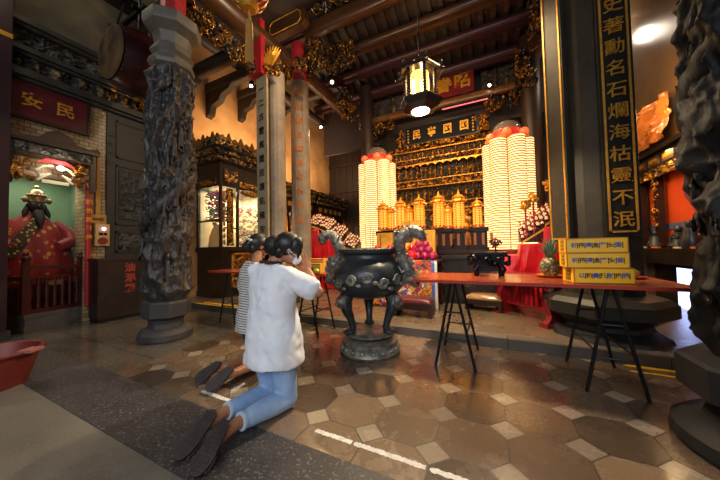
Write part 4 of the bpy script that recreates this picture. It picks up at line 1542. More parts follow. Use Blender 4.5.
def dragon_handle(t, s):
    mb = MB()
    key = [(0.37, 0.74), (0.45, 0.80), (0.47, 0.88), (0.40, 0.96), (0.355, 1.05), (0.36, 1.15), (0.42, 1.24), (0.50, 1.28), (0.57, 1.26), (0.61, 1.20), (0.58, 1.17)]
    # smooth through the keys
    K = np.array(key)
    tt = np.linspace(0, len(K) - 1, 60)
    xs = np.interp(tt, range(len(K)), K[:, 0])
    zs = np.interp(tt, range(len(K)), K[:, 1])
    ker = np.ones(7) / 7
    xp = np.convolve(np.pad(xs, 3, 'edge'), ker, 'valid')
    zp = np.convolve(np.pad(zs, 3, 'edge'), ker, 'valid')
    pts = [(s * xp[i], 0.02 * math.sin(i * 0.35), zp[i]) for i in range(60)]
    rad = [0.028 + 0.034 * math.sin(math.pi * (0.12 + 0.78 * i / 59)) + 0.004 * math.sin(i * 2.2) for i in range(60)]
    mb.tube(pts, rad, 12)
    for i in range(4, 56, 3):
        p = Vector(pts[i])
        tn = (Vector(pts[i + 1]) - Vector(pts[i - 1])).normalized()
        nn = Vector((0, 1, 0)).cross(tn) * s
        for q in (-1, 1):
            mb.tube([p + nn * q * rad[i] * 0.8, p + nn * q * (rad[i] + 0.022) + tn * 0.012], [0.016, 0.003], 5)
    for i, sg in ((12, 1), (22, -1), (34, 1)):
        p = Vector(pts[i])
        mb.tube([p, p + Vector((s * 0.07, sg * 0.05, -0.05)), p + Vector((s * 0.10, sg * 0.06, 0.0))], [0.03, 0.022, 0.006], 7)
        mb.tube([p, p + Vector((-s * 0.06, -sg * 0.05, -0.03)), p + Vector((-s * 0.09, -sg * 0.05, 0.03))], [0.028, 0.02, 0.006], 7)
    # head at the body end and curled clouds beside it
    hc = Vector((s * 0.47, 0, 0.78))
    mb.ball(hc, (0.075, 0.06, 0.06), 12, 8)
    mb.ball(hc + Vector((s * 0.05, 0, -0.05)), (0.045, 0.045, 0.04), 10, 8)
    for q in (-1, 1):
        mb.ball(hc + Vector((s * 0.03, q * 0.045, 0.035)), 0.018, 8, 6)
        mb.tube([hc + Vector((0, q * 0.03, 0.05)), hc + Vector((-s * 0.05, q * 0.06, 0.1)), hc + Vector((-s * 0.03, q * 0.09, 0.15))], [0.014, 0.01, 0.003], 6)
    scrolls(mb, (min(s * 0.38, s * 0.5), max(s * 0.38, s * 0.5), -0.06, 0.06, 0.70, 0.98), 30, 7 + s, 0.012, 0.055)
    scrolls(mb, (min(s * 0.30, s * 0.44), max(s * 0.30, s * 0.44), -0.05, 0.05, 0.98, 1.24), 20, 17 + s, 0.010, 0.045)
    mb.build('dragon_handle', BRONZEW, t)


dragon_handle(t, -1)
dragon_handle(t, 1)
for k, (x, y, h) in enumerate(((-0.16, 0.05, 0.26), (-0.10, -0.1, 0.3), (0.02, 0.08, 0.24), (0.06, -0.06, 0.30), (-0.02, 0.0, 0.33), (0.11, 0.1, 0.22), (-0.2, -0.04, 0.2), (0.16, -0.02, 0.22), (0.0, 0.16, 0.28))):
    mb = MB()
    mb.tube([(0, 0, -0.02), (0.006 * math.sin(k), 0.004, h)], 0.0028, 6)
    tag(mb.build('incense_stick', mat('incense_brown', '4a2f22', 0.8), loc=(-1.2 + x, 2.66 + y, 1.036)), 'thin dark incense stick burning in the bronze cauldron', 'incense stick', 'incense sticks in the bronze cauldron')

# ------------------------------------------------------------------ red tables on black trestles
TABLE = NT('red_lacquer_board')
_mp = TABLE.n('ShaderNodeMapping')
_mp.inputs['Scale'].default_value = (1.2, 11, 11)
TABLE.l(TABLE.co(), _mp.inputs['Vector'])
TABLE.l(TABLE.ramp(TABLE.noise(3, 6, 0.6, _mp.outputs[0]), lin('7d3319'), lin('96431f'), 0.2, 0.8), TABLE.b.inputs['Base Color'])
TABLE.l(TABLE.math('MULTIPLY_ADD', TABLE.noise(2, 3), 0.16, 0.16), TABLE.b.inputs['Roughness'])
TABLE = TABLE.m
EDGE = mat('red_board_edge', 'a5301c', 0.4)


def trestle(t, x, y0, y1, w=0.34, h=0.775):
    mb = MB()
    for y, tl in ((y0, 0.06), (y1, -0.06)):
        for s in (-1, 1):
            mb2 = MB()
            mb2.tube([(x + s * w / 2, y, 0.0), (x + s * 0.015, y + tl * 0.4, h)], 0.0125, 10)
            mb2.build('leg', BLACKMETAL, t)
        for z in (0.26, 0.5):
            f = 1 - z / h
            mb.tube([(x - w / 2 * f, y + tl * 0.4 * (1 - f), z), (x + w / 2 * f, y + tl * 0.4 * (1 - f), z)], 0.008, 8)
    for s in (-1, 1):
        z = 0.30
        f = 1 - z / h
        mb.tube([(x + s * w / 2 * f, y0, z), (x + s * w / 2 * f, y1, z)], 0.008, 8)
    mb.tube([(x, y0 + 0.02, h - 0.012), (x, y1 - 0.02, h - 0.012)], 0.012, 8)
    mb.build('crossbars', BLACKMETAL, t)


def red_table(label, x0, x1, y0, y1, trestles):
    t = thing('trestle_table', label, 'table', (0, 0, 0))
    mb = MB()
    mb.bx(x0, x1, y0, y1, 0.777, 0.80)
    mb.build('tabletop', TABLE, t, smooth=False)
    mb = MB()
    e = 0.004
    mb.bx(x0 - e, x1 + e, y0 - e, y0, 0.775, 0.801)
    mb.bx(x0 - e, x1 + e, y1, y1 + e, 0.775, 0.801)
    mb.bx(x0 - e, x0, y0, y1, 0.775, 0.801)
    mb.bx(x1, x1 + e, y0, y1, 0.775, 0.801)
    mb.build('edge_strip', EDGE, t, smooth=False)
    for x in trestles:
        trestle(t, x, y0 + 0.08, y1 - 0.07)
    return t


red_table('long red lacquered trestle table holding the pineapple and the yellow boxes', -0.665, 1.22, 2.45, 3.17, (-0.31, 0.79))
red_table('long red trestle table behind the kneeling worshippers, holding cartons', -3.95, -1.80, 2.68, 3.22, (-3.62, -2.12))

# yellow incense boxes
BOXY = mat('yellow_box_card', 'f7c22a', 0.45, 0, 'efb31f', 6)
BOXO = mat('orange_box_edge', 'b8741c', 0.5)
BLUEINK = mat('blue_ink', '2a4d9a', 0.5)
BROWNINK = mat('brown_ink', '4a2a12', 0.5)


def incense_box(label, loc, rz, w=0.37, d=0.19, h=0.112, chars='祈福禮盒平安香', sd=0):
    t = thing('incense_box', label, 'box', loc, rz, None)
    mb = MB()
    mb.bx(-w / 2, w / 2, -d / 2, d / 2, 0, h)
    mb.build('carton', BOXY, t, smooth=False)
    mb = MB()
    e = 0.006
    for z0 in (0, h - e):
        for y in (-d / 2 - 0.001, d / 2 + 0.001):
            mb.bx(-w / 2, w / 2, y - 0.001, y + 0.001, z0, z0 + e)
        for x in (-w / 2 - 0.001, w / 2 + 0.001):
            mb.bx(x - 0.001, x + 0.001, -d / 2, d / 2, z0, z0 + e)
    for x in (-w / 2, w / 2 - e):
        mb.bx(x, x + e, -d / 2 - 0.002, -d / 2, 0, h)
    for y in (-d / 2, d / 2 - e):
        mb.bx(-w / 2 - 0.002, -w / 2, y, y + e, 0, h)
    mb.bx(-w / 2 - 0.002, w / 2 + 0.002, -d / 2 - 0.002, d / 2 + 0.002, h, h + 0.001)
    mb.build('edge_print', BOXO, t, smooth=False)
    R = random.Random(sd)
    n = len(chars)
    for i, c in enumerate(chars):
        x = -w / 2 + 0.035 + (w - 0.06) * (i + 0.5) / n
        text(c, 0.04, BLUEINK if (i % 2 == 0) else BROWNINK, t, (x - 0.008, -d / 2 - 0.0015, h * 0.5), FACE_NY, 'character', 0.0004, 0.001)
        mb = MB()
        mb.bx(x + 0.012, x + 0.018, -d / 2 - 0.0018, -d / 2 - 0.001, h * 0.3, h * 0.68)
        mb.build('brown_stroke', BROWNINK if (i % 2 == 0) else BLUEINK, t, smooth=False)
    for r in range(3):
        text('香品禮', 0.03, BROWNINK, t, (-w / 2 - 0.0015, 0.0, h * (0.78 - 0.27 * r)), FACE_NX, 'small_print', 0.0004)
    return t


incense_box('bottom yellow incense box of the stack of three on the right table, turned a little', (0.74, 2.64, 0.802), 0.16, sd=1, chars='以和貴興財祿福')
incense_box('middle yellow incense box of the stack of three on the right table', (0.72, 2.65, 0.9155), 0.05, sd=2)
incense_box('topmost yellow incense box of the stack of three on the right table', (0.72, 2.66, 1.029), 0.05, sd=3)

# pineapple on a plate
t = thing('fruit_plate', 'shallow orange plate under the pineapple', 'plate', (0.505, 2.98, 0.801))
mb = MB()
mb.lathe([(0.06, 0), (0.085, 0.004), (0.115, 0.016), (0.118, 0.019), (0.112, 0.02), (0.08, 0.009), (0.01, 0.007)], 40)
mb.build('dish', mat('orange_plastic', 'c86a26', 0.35), t)
t = thing('pineapple', 'ripe greenish brown pineapple with a leafy crown standing on the right table', 'pineapple', (0.505, 2.98, 0.8095))
mb = MB()
nu, nv = 60, 40
V = []
for j in range(nv):
    f = j / (nv - 1)
    r = 0.075 * (math.sin(math.pi * (0.10 + 0.80 * f)) ** 0.55)
    row = []
    for k in range(nu):
        a = 2 * math.pi * k / nu
        s1 = math.cos(8 * a + f * 26) * math.cos(8 * a - f * 26)
        s1 = abs(s1) ** 0.7
        rr = r * (1 + 0.13 * s1)
        row.append((rr * math.cos(a), rr * math.sin(a), 0.165 * f))
    V.append(row)
mb.grid(np.array(V), closed_u=True)
PIN = NT('pineapple_skin')
_s = PIN.n('ShaderNodeSeparateXYZ')
PIN.l(PIN.co(), _s.inputs[0])
_v = PIN.n('ShaderNodeTexVoronoi')
_v.inputs['Scale'].default_value = 42
PIN.l(PIN.co(), _v.inputs['Vector'])
PIN.l(PIN.ramp(_v.outputs['Distance'], lin('d8c288'), lin('55522f'), 0.12, 0.55), PIN.b.inputs['Base Color'])
PIN.b.inputs['Roughness'].default_value = 0.55
mb.build('fruit', PIN.m, t, angle=180)
mb = MB()
R = random.Random(2)
for k in range(46):
    a = k * 2.4
    tl = 0.15 + 0.75 * (1 - k / 46)
    L = 0.07 + 0.14 * (k / 46) * R.uniform(0.8, 1.1) + 0.02
    d = Vector((math.cos(a), math.sin(a), 0))
    p0 = Vector((0, 0, 0.158)) + d * 0.015 * (1 - k / 60)
    p1 = p0 + d * L * 0.35 * tl + Vector((0, 0, L * 0.55))
    p2 = p0 + d * L * 0.9 * tl + Vector((0, 0, L * (1.0 - 0.25 * tl)))
    mb.tube([p0, p1, p2], [0.011, 0.010, 0.001], 6, 0.35, up=d)
mb.build('leaf_crown', mat('pineapple_leaf', '6d8f6a', 0.5, 0, '4b6e52', 20), t)

t = thing('fruit_plate', 'small red plate with a green fruit, behind the yellow boxes', 'plate', (1.06, 3.0, 0.801))
mb = MB()
mb.lathe([(0.05, 0), (0.07, 0.004), (0.1, 0.014), (0.103, 0.017), (0.096, 0.018), (0.07, 0.008), (0.01, 0.006)], 40)
mb.build('dish', mat('red_plastic', 'b5281f', 0.35), t)
mb = MB()
mb.ball((0, 0, 0), (0.062, 0.045, 0.037), 20, 14)
mb.tube([(0.055, 0, 0.008), (0.066, 0, 0.014)], [0.006, 0.003], 6)
tag(mb.build('mango', mat('green_mango', '7f8a3a', 0.4, 0, 'a08f35', 9), loc=(1.06, 3.0, 0.842)), 'green mango lying on the small red plate', 'mango')

# square bronze burner on the table
BURN = mat('burner_bronze', '23272a', 0.26, 0.6, '14171a', 9, 0.25, 45)
t = thing('table_burner', 'small square black bronze incense burner with lion feet, on the right table', 'censer', (-0.01, 3.0, 0.801))
mb = MB()
mb.box((0, 0, 0.135), (0.27, 0.17, 0.16), taper=1.08)
mb.box((0, 0, 0.222), (0.33, 0.22, 0.025))
mb.box((0, 0, 0.055), (0.24, 0.14, 0.02))
mb.build('bowl', BURN, t, smooth=False)
scr = MB()
scrolls(scr, (-0.13, 0.13, -0.098, -0.085, 0.08, 0.2), 26, 3, 0.013, 0.045)
scr.build('relief_ornament', BURN, t)
for sx in (-1, 1):
    for sy in (-1, 1):
        mb = MB()
        mb.tube([(sx * 0.1, sy * 0.06, 0.1), (sx * 0.125, sy * 0.075, 0.06), (sx * 0.11, sy * 0.065, 0.02), (sx * 0.118, sy * 0.07, 0.0)], [0.034, 0.034, 0.024, 0.03], 10)
        mb.build('leg', BURN, t)
for sx in (-1, 1):
    mb = MB()
    mb.tube([(sx * 0.14, 0, 0.12), (sx * 0.185, 0, 0.13), (sx * 0.19, 0, 0.185), (sx * 0.15, 0, 0.20)], [0.018, 0.018, 0.016, 0.014], 8)
    mb.ball((sx * 0.175, 0, 0.12), 0.026, 10, 8)
    mb.build('handle', BURN, t)
t = thing('small_flower_stand', 'little dark ornament of metal flowers standing on the table burner', 'ornament', (0.06, 3.0, 1.036))
mb = MB()
mb.tube([(0, 0, 0), (0, 0, 0.09)], 0.008, 8)
scrolls(mb, (-0.045, 0.045, -0.02, 0.02, 0.04, 0.12), 16, 8, 0.006, 0.03)
mb.build('flowers', mat('dark_copper', '5a3326', 0.4, 0.6), t)
mb = MB()
mb.tube([(0, 0, 0.05), (0, 0, 0.14)], [0.01, 0.004], 8)
mb.build('red_candle', REDPAINT, t)

# cartons and fruit on the left table
CARD = mat('carton_yellow', 'cf9a34', 0.6, 0, 'bb8628', 5)
for k, (x, y, w, d, h, rz, lb) in enumerate(((-2.28, 3.02, 0.62, 0.2, 0.17, 0.03, 'long low yellow carton at the back of the left table'), (-2.10, 2.83, 0.36, 0.13, 0.115, 0.06, 'short yellow carton in front of the long one on the left table'))):
    t = thing('carton', lb, 'box', (x, y, 0.802), rz)
    mb = MB()
    mb.bx(-w / 2, w / 2, -d / 2, d / 2, 0, h)
    mb.build('box', CARD, t, smooth=False)
    mb = MB()
    for i in range(3):
        mb.bx(-w * 0.3 + i * w * 0.22, -w * 0.3 + i * w * 0.22 + 0.03, -d / 2 - 0.002, -d / 2, h * 0.3, h * 0.6)
    mb.bx(-w / 2, w / 2, -d / 2 - 0.002, -d / 2, h - 0.008, h)
    mb.build('print', BROWNINK, t, smooth=False)
mb = MB()
mb.ball((0, 0, 0), (0.04, 0.032, 0.03), 18, 12)
mb.tube([(0.036, 0, 0.006), (0.044, 0, 0.01)], [0.005, 0.002], 6)
tag(mb.build('mango', mat('lime_fruit', 'a9b23c', 0.4, 0, '8c9c30', 9), loc=(-1.93, 2.72, 0.832)), 'lime green fruit on the left table in front of the cartons', 'fruit')
# ------------------------------------------------------------------ altar: embroidered table and offerings
t = thing('offering_table', 'offering table with a red and yellow embroidered cloth, behind the bronze cauldron', 'table', (-1.30, 4.55, 0.1))
mb = MB()
mb.bx(-0.58, 0.58, -0.28, 0.28, 0.74, 0.78)
for sx in (-0.53, 0.53):
    for sy in (-0.23, 0.23):
        mb.bx(sx - 0.03, sx + 0.03, sy - 0.03, sy + 0.03, 0, 0.74)
mb.build('frame', REDWOOD, t, smooth=False)


def emb(name, c0, cols, scale):
    q = NT(name)
    v = q.n('ShaderNodeTexVoronoi')
    v.inputs['Scale'].default_value = scale
    q.l(q.co(), v.inputs['Vector'])
    sel = q.math('GREATER_THAN', q.noise(scale * 1.6, 3, 0.6, None, 1.5), 0.5)
    sp = q.n('ShaderNodeSeparateColor')
    q.l(v.outputs['Color'], sp.inputs[0])
    c = q.mix(q.math('GREATER_THAN', sp.outputs[0], 0.5), lin(cols[0]), lin(cols[1]))
    c = q.mix(q.math('GREATER_THAN', sp.outputs[1], 0.66), c, lin(cols[2]))
    q.l(q.mix(sel, lin(c0), c), q.b.inputs['Base Color'])
    q.b.inputs['Roughness'].default_value = 0.55
    q.bump(v.outputs['Distance'], 0.4, 0.004)
    return q.m


def cloth_panel(t, name, x0, x1, z0, z1, y, m_, amp=0.012, waves=5):
    n = 60
    V = np.zeros((14, n, 3))
    for j in range(14):
        z = z1 + (z0 - z1) * j / 13
        for i in range(n):
            f = i / (n - 1)
            V[j, i] = (x0 + (x1 - x0) * f, y - amp * (j / 13) * (1 + math.sin(f * waves * 6.28)), z)
    mb = MB()
    mb.grid(V[::-1])
    o = mb.build(name, m_, t)
    md = o.modifiers.new('thickness', 'SOLIDIFY')
    md.thickness = 0.006
    return o


cloth_panel(t, 'embroidered_red_panel', -0.585, 0.34, 0.02, 0.55, -0.295, emb('red_embroidery', 'b3161d', ('e8e0d4', '2d6fae', 'e4b53a'), 13))
cloth_panel(t, 'embroidered_yellow_panel', 0.34, 0.47, 0.02, 0.55, -0.296, emb('yellow_embroidery', 'e2ae24', ('c2301f', '3c6f9e', '8a2020'), 16), 0.006, 1)
cloth_panel(t, 'blue_border', 0.47, 0.52, 0.02, 0.78, -0.297, mat('blue_silk', '3a4f9e', 0.5, 0, '5c74bd', 20), 0.004, 1)
cloth_panel(t, 'white_border', 0.52, 0.56, 0.0, 0.78, -0.296, mat('cream_silk', 'd9d2c4', 0.5), 0.004, 1)
cloth_panel(t, 'orange_top_panel', -0.585, 0.47, 0.55, 0.79, -0.303, emb('orange_embroidery', 'd8542a', ('2a3350', 'e9d9a8', 'e4b53a'), 9), 0.005, 3)

mb = MB()
R = random.Random(6)
FR = mat('dragon_fruit', '8e1440', 0.4, 0, 'b32a58', 12)
base = (-1.04, 4.5, 0.884)
rr = 0.062
k = 0
fo = None
pos = []
for j in range(3):
    n = 4 - j
    for i in range(n):
        for q in range(2 if j == 0 else 1):
            pos.append(((i - (n - 1) / 2) * 0.125, q * 0.12 + j * 0.05, rr + j * 0.1))
def spiky(rr):
    mb = MB()
    mb.ball((0, 0, 0), (rr, rr, rr * 1.1), 18, 12)
    for k in range(16):
        a = k * 2.4
        z = -0.9 + 1.8 * k / 15
        d = Vector((math.cos(a) * math.sqrt(max(0.05, 1 - z * z)), math.sin(a) * math.sqrt(max(0.05, 1 - z * z)), z))
        mb.tube([d * rr * 0.92, d * rr * 1.12 + Vector((0, 0, 0.012))], [0.014, 0.002], 5)
    return mb
for i, p in enumerate(pos):
    loc = (base[0] + p[0], base[1] + p[1], base[2] + p[2])
    if fo is None:
        fo = tag(spiky(rr).build('dragon_fruit', FR, loc=loc), 'purple-pink dragon fruit in the heap on the offering table', 'fruit', 'dragon fruits heaped on the offering table')
    else:
        c = fo.copy()
        COL.objects.link(c)
        c.location = loc
        c.rotation_euler = (0, 0, i)


def gourd(label, loc, s=1.0):
    t = thing('red_gourd', label, 'gourd ornament', loc)
    mb = MB()
    mb.lathe([(0.04 * s, 0), (0.07 * s, 0.03 * s), (0.082 * s, 0.075 * s), (0.07 * s, 0.125 * s), (0.04 * s, 0.155 * s), (0.035 * s, 0.165 * s), (0.052 * s, 0.195 * s), (0.055 * s, 0.225 * s), (0.035 * s, 0.265 * s), (0.012 * s, 0.275 * s)], 28)
    mb.build('body', mat('shiny_red', 'd0202c', 0.22), t)
    mb = MB()
    mb.tube([(0, 0, 0.27 * s), (0.004, 0, 0.3 * s), (0.015, 0, 0.32 * s)], [0.008, 0.006, 0.004], 8)
    mb.build('stalk', GOLDP, t)


gourd('shiny red gourd ornament right of the cauldron handle, beside the dragon fruits', (-1.16, 4.36, 0.883), 1.0)
gourd('shiny red gourd ornament left of the right cauldron handle', (-1.54, 4.36, 0.883), 1.0)
gourd('shiny red gourd ornament on the left end of the offering table', (-1.80, 4.40, 0.883), 1.0)
mb = MB()
mb.ball((0, 0, 0), (0.05, 0.05, 0.045), 16, 12)
tag(mb.build('orange_fruit', mat('orange_peel', 'e58a1f', 0.45), loc=(-1.28, 4.50, 0.925)), 'single orange beside the red gourd on the offering table', 'orange')
t = thing('gilded_incense_pot', 'gold filigree pot with a ball-tipped crown, just behind the right cauldron handle', 'ornament', (-1.36, 4.62, 0.881))
mb = MB()
mb.lathe([(0.08, 0), (0.1, 0.03), (0.06, 0.07), (0.13, 0.16), (0.14, 0.24), (0.1, 0.3)], 24)
scrolls(mb, (-0.14, 0.14, -0.13, 0.0, 0.08, 0.32), 40, 9, 0.01, 0.05)
mb.build('pot', BRIGHTGOLD, t)
mb = MB()
mb.lathe([(0.13, 0.38), (0.15, 0.42), (0.11, 0.5), (0.07, 0.58), (0.03, 0.62)], 20)
for k in range(14):
    a = 2 * math.pi * k / 14
    mb.tube([(0.13 * math.cos(a), 0.13 * math.sin(a), 0.42), (0.15 * math.cos(a), 0.15 * math.sin(a), 0.52)], 0.004, 5)
    mb.ball((0.15 * math.cos(a), 0.15 * math.sin(a), 0.53), 0.018, 8, 6)
mb.lathe([(0.1, 0.3), (0.12, 0.33), (0.12, 0.37)], 20)
mb.build('crown', mat('grey_gold', '8c7a52', 0.4, 0.5), t)
mb = MB()
for k in range(8):
    a = 2 * math.pi * k / 8
    mb.ball((0.1 * math.cos(a), 0.1 * math.sin(a), 0.60), 0.02, 8, 6)
mb.build('red_beads', REDPAINT, t)

# kneeling stools
def kneeler(label, loc, rz, cush, w=0.5, d=0.3, h=0.26):
    t = thing('kneeling_stool', label, 'stool', loc, rz)
    mb = MB()
    mb.bx(-w / 2, w / 2, -d / 2, d / 2, 0.1, h - 0.07)
    for sx in (-1, 1):
        mb.bx(sx * w / 2 - 0.05 * (sx > 0) , sx * w / 2 + 0.05 * (sx < 0), -d / 2, d / 2, 0, 0.1)
    mb.build('base', mat('dark_stool_wood', '2c1a14', 0.4), t, smooth=False)
    n = 24
    V = np.zeros((n, n, 3))
    for j in range(n):
        for i in range(n):
            u, v = -1 + 2 * i / (n - 1), -1 + 2 * j / (n - 1)
            z = h - 0.07 + 0.07 * (max(0, (1 - abs(u) ** 5)) * max(0, 1 - abs(v) ** 5)) ** 0.45
            V[j, i] = (u * w / 2 * 1.01, v * d / 2 * 1.02, z)
    mb = MB()
    mb.grid(V)
    mb.bx(-w / 2 * 1.005, w / 2 * 1.005, -d / 2 * 1.01, d / 2 * 1.01, h - 0.08, h - 0.069)
    mb.build('cushion', cush, t, angle=60)


kneeler('dark maroon cushioned kneeling stool between the bronze cauldron and the embroidered cloth', (-1.03, 3.92, 0.1), 0.05, mat('maroon_vinyl', '5b1c1e', 0.28, 0, '48151a', 4), 0.55, 0.36, 0.27)
kneeler('dark kneeling stool with a shiny tan cushion, seen under the long red table', (-0.09, 4.62, 0.1), -0.18, mat('tan_vinyl', '9c7448', 0.2, 0, '845c36', 4), 0.52, 0.32, 0.25)

# dark altar tables behind
t = thing('altar_table', 'black altar table with faint gold marks behind the right table burner', 'table', (-0.32, 5.15, 0.1))
mb = MB()
mb.bx(-0.42, 0.42, -0.25, 0.25, 0.0, 0.78)
mb.bx(-0.45, 0.45, -0.3, 0.3, 0.78, 0.84)
mb.build('body', BLACKLAC, t, smooth=False)
scrolls(MB(), (-0.38, 0.38, -0.262, -0.25, 0.15, 0.7), 18, 14, 0.006, 0.06).build('gold_marks', DULLGOLD, t)
t = thing('altar_table', 'long dark carved altar table under the golden lamp pagodas', 'table', (-1.15, 6.05, 0.1))
mb = MB()
mb.bx(-1.2, 1.12, -0.3, 0.12, 0.0, 0.85)
mb.bx(-1.28, 1.15, -0.36, 0.14, 0.85, 0.92)
mb.build('body', mat('altar_dark_red', '240c0a', 0.45, 0, '180807', 5, spec=0.3), t, smooth=False)
relief(2.2, 0.6, 200, 40, 0.03, 131, 12, thr=0.6).build('carved_front', [GROUND, GOLD], t, angle=70, loc=(-0.04, -0.302, 0.15))

# cabinets carrying the golden pagodas
PAG = [(384, -2.26, 0.12, 1.52, 2.20), (391, -2.06, 0.085, 1.50, 2.08), (401, -1.82, 0.12, 1.52, 2.22), (409, -1.62, 0.085, 1.5, 2.06), (418, -1.39, 0.13, 1.52, 2.24), (437, -0.96, 0.13, 1.50, 2.26), (444.5, -0.765, 0.08, 1.48, 1.98), (458, -0.55, 0.13, 1.46, 2.24), (477, -0.19, 0.10, 1.47, 2.06)]
PLAB = ['leftmost golden pagoda lamp in the row, next to the left lantern tower', 'small golden pagoda lamp second from the left', 'golden pagoda lamp third from the left, left of the cauldron handle', 'small golden pagoda lamp fourth from the left', 'golden pagoda lamp above the right cauldron handle', 'golden pagoda lamp near the middle of the altar row', 'small golden pagoda lamp right of the altar middle', 'tall golden pagoda lamp second from the right', 'rightmost golden pagoda lamp, next to the right lantern tower']
PGLOW = NT('pagoda_glow')
_s = PGLOW.n('ShaderNodeSeparateXYZ')
PGLOW.l(PGLOW.co(), _s.inputs[0])
_row = PGLOW.math('LESS_THAN', PGLOW.math('FRACT', PGLOW.math('MULTIPLY', _s.outputs[2], 28.0)), 0.62)
PGLOW.l(PGLOW.mix(_row, lin('a85a14'), lin('f2b84a')), PGLOW.b.inputs['Base Color'])
PGLOW.l(PGLOW.mix(_row, lin('8a3c08'), lin('ffb03c')), PGLOW.b.inputs['Emission Color'])
PGLOW.b.inputs['Emission Strength'].default_value = 0.95
PGLOW = PGLOW.m
for (px, x, r, z0, z1), lb in zip(PAG, PLAB):
    t = thing('pagoda_lamp', lb, 'lamp', (x, 5.95, z0))
    H = z1 - z0
    mb = MB()
    mb.lathe([(r * 0.9, 0.03), (r * 0.92, 0.05), (r * 0.88, H * 0.72), (r * 0.85, H * 0.74)], 8, rot=math.pi / 8)
    mb.build('light_body', PGLOW, t, angle=25)
    mb = MB()
    for k in range(8):
        a = 2 * math.pi * (k + 0.5) / 8
        mb.tube([(r * 0.93 * math.cos(a), r * 0.93 * math.sin(a), 0.0), (r * 0.9 * math.cos(a), r * 0.9 * math.sin(a), H * 0.74)], 0.008, 5)
    mb.lathe([(r * 1.05, 0), (r * 1.1, 0.02), (r * 0.95, 0.04)], 8, rot=math.pi / 8)
    mb.build('gold_frame', BRIGHTGOLD, t, angle=30)
    mb = MB()
    mb.lathe([(r * 0.9, H * 0.73), (r * 1.3, H * 0.75), (r * 1.25, H * 0.78), (r * 0.95, H * 0.84), (r * 1.12, H * 0.86), (r * 0.6, H * 0.93), (r * 0.2, H * 0.97), (r * 0.12, H * 1.02), (r * 0.05, H * 1.08)], 8, rot=math.pi / 8)
    for k in range(8):
        a = 2 * math.pi * (k + 0.5) / 8
        mb.tube([(r * 1.2 * math.cos(a), r * 1.2 * math.sin(a), H * 0.755), (r * 1.45 * math.cos(a), r * 1.45 * math.sin(a), H * 0.80)], [0.012, 0.003], 5)
    mb.build('roof', BRIGHTGOLD, t, angle=30)
    mb = MB()
    for k in range(10):
        a = 2 * math.pi * k / 10
        mb.ball((r * 1.02 * math.cos(a), r * 1.02 * math.sin(a), 0.05), 0.022, 6, 5)
    mb.build('red_petals', mat('coral_petal', 'd9442e', 0.45), t)
for k, (x, w, lb) in enumerate(((-2.16, 0.40, 'black carved stand under the two left golden pagoda lamps'), (-1.62, 0.52, 'black carved stand under the golden pagoda lamps behind the cauldron handle'), (-0.89, 0.38, 'black carved stand under the middle golden pagoda lamps'), (-0.53, 0.21, 'black carved stand under the tall golden pagoda lamp'), (-0.17, 0.3, 'black carved stand under the rightmost golden pagoda lamp'))):
    t = thing('lamp_stand', lb, 'stand', (x, 5.95, 1.02))
    mb = MB()
    mb.bx(-w / 2, w / 2, -0.14, 0.14, 0.05, 0.38)
    mb.bx(-w / 2 - 0.03, w / 2 + 0.03, -0.17, 0.17, 0, 0.05)
    top = min(p[3] for p in PAG if abs(p[1] - x) < w / 2 + 0.06) - 1.02
    mb.bx(-w / 2 - 0.03, w / 2 + 0.03, -0.17, 0.17, 0.38, top)
    mb.build('body', mat('black_cherry', '1c090b', 0.5, 0, '120607', 5, spec=0.25), t, smooth=False)
    mb = MB()
    for i in range(int(w / 0.15) + 1):
        xx = -w / 2 + 0.05 + i * 0.15
        mb.bx(xx, xx + 0.05, -0.15, -0.138, 0.1, 0.34)
    mb.build('carved_panels', mat('dark_orange_carving', '8a4a18', 0.4, 0.3), t, smooth=False)

# golden spirit tablets in front of the lamps
for k, (x, y, w, z, h, lb) in enumerate(((-1.86, 5.0, 0.30, 0.94, 0.44, 'broad golden tablet left of the right cauldron handle'), (-1.32, 5.02, 0.30, 0.94, 0.64, 'tall golden tablet right behind the right cauldron handle'), (-1.02, 5.05, 0.22, 0.94, 0.46, 'narrow golden tablet above the dragon fruits'))):
    t = thing('golden_tablet', lb, 'tablet', (x, y, z))
    mb = MB()
    mb.bx(-w / 2, w / 2, -0.03, 0.03, 0.0, h)
    mb.build('board', PAPERGOLD, t, smooth=False)
    mb = MB()
    mb.bx(-w / 2 - 0.02, -w / 2 + 0.03, -0.05, 0.05, 0, h + 0.02)
    mb.bx(w / 2 - 0.03, w / 2 + 0.02, -0.05, 0.05, 0, h + 0.02)
    mb.bx(-w / 2, w / 2, -0.045, 0.045, h - 0.05, h + 0.02)
    mb.build('frame', BRIGHTGOLD, t, smooth=False)
t = thing('altar_shelf', 'dark shelf carrying the golden tablets', 'shelf', (-1.4, 5.05, 0.1))
mb = MB()
mb.bx(-0.72, 0.6, -0.18, 0.18, 0.78, 0.84)
mb.bx(-0.70, 0.58, -0.16, 0.16, 0, 0.78)
mb.build('body', MATS['altar_dark_red'], t, smooth=False)

# ------------------------------------------------------------------ towers of little prayer lanterns
TGLOW = NT('prayer_lantern_glow')
_s = TGLOW.n('ShaderNodeSeparateXYZ')
TGLOW.l(TGLOW.co(), _s.inputs[0])
TGLOW.l(TGLOW.mix(TGLOW.math('GREATER_THAN', TGLOW.noise(40, 2), 0.5), lin('ffc26a'), lin('ffdfa6')), TGLOW.b.inputs['Emission Color'])
TGLOW.b.inputs['Base Color'].default_value = lin('b98a4c')
TGLOW.b.inputs['Emission Strength'].default_value = 1.8
TGLOW = TGLOW.m
TRING = mat('orange_lantern_ring', '8a4612', 0.5, 0.2, emit='b85a14', es=0.2)


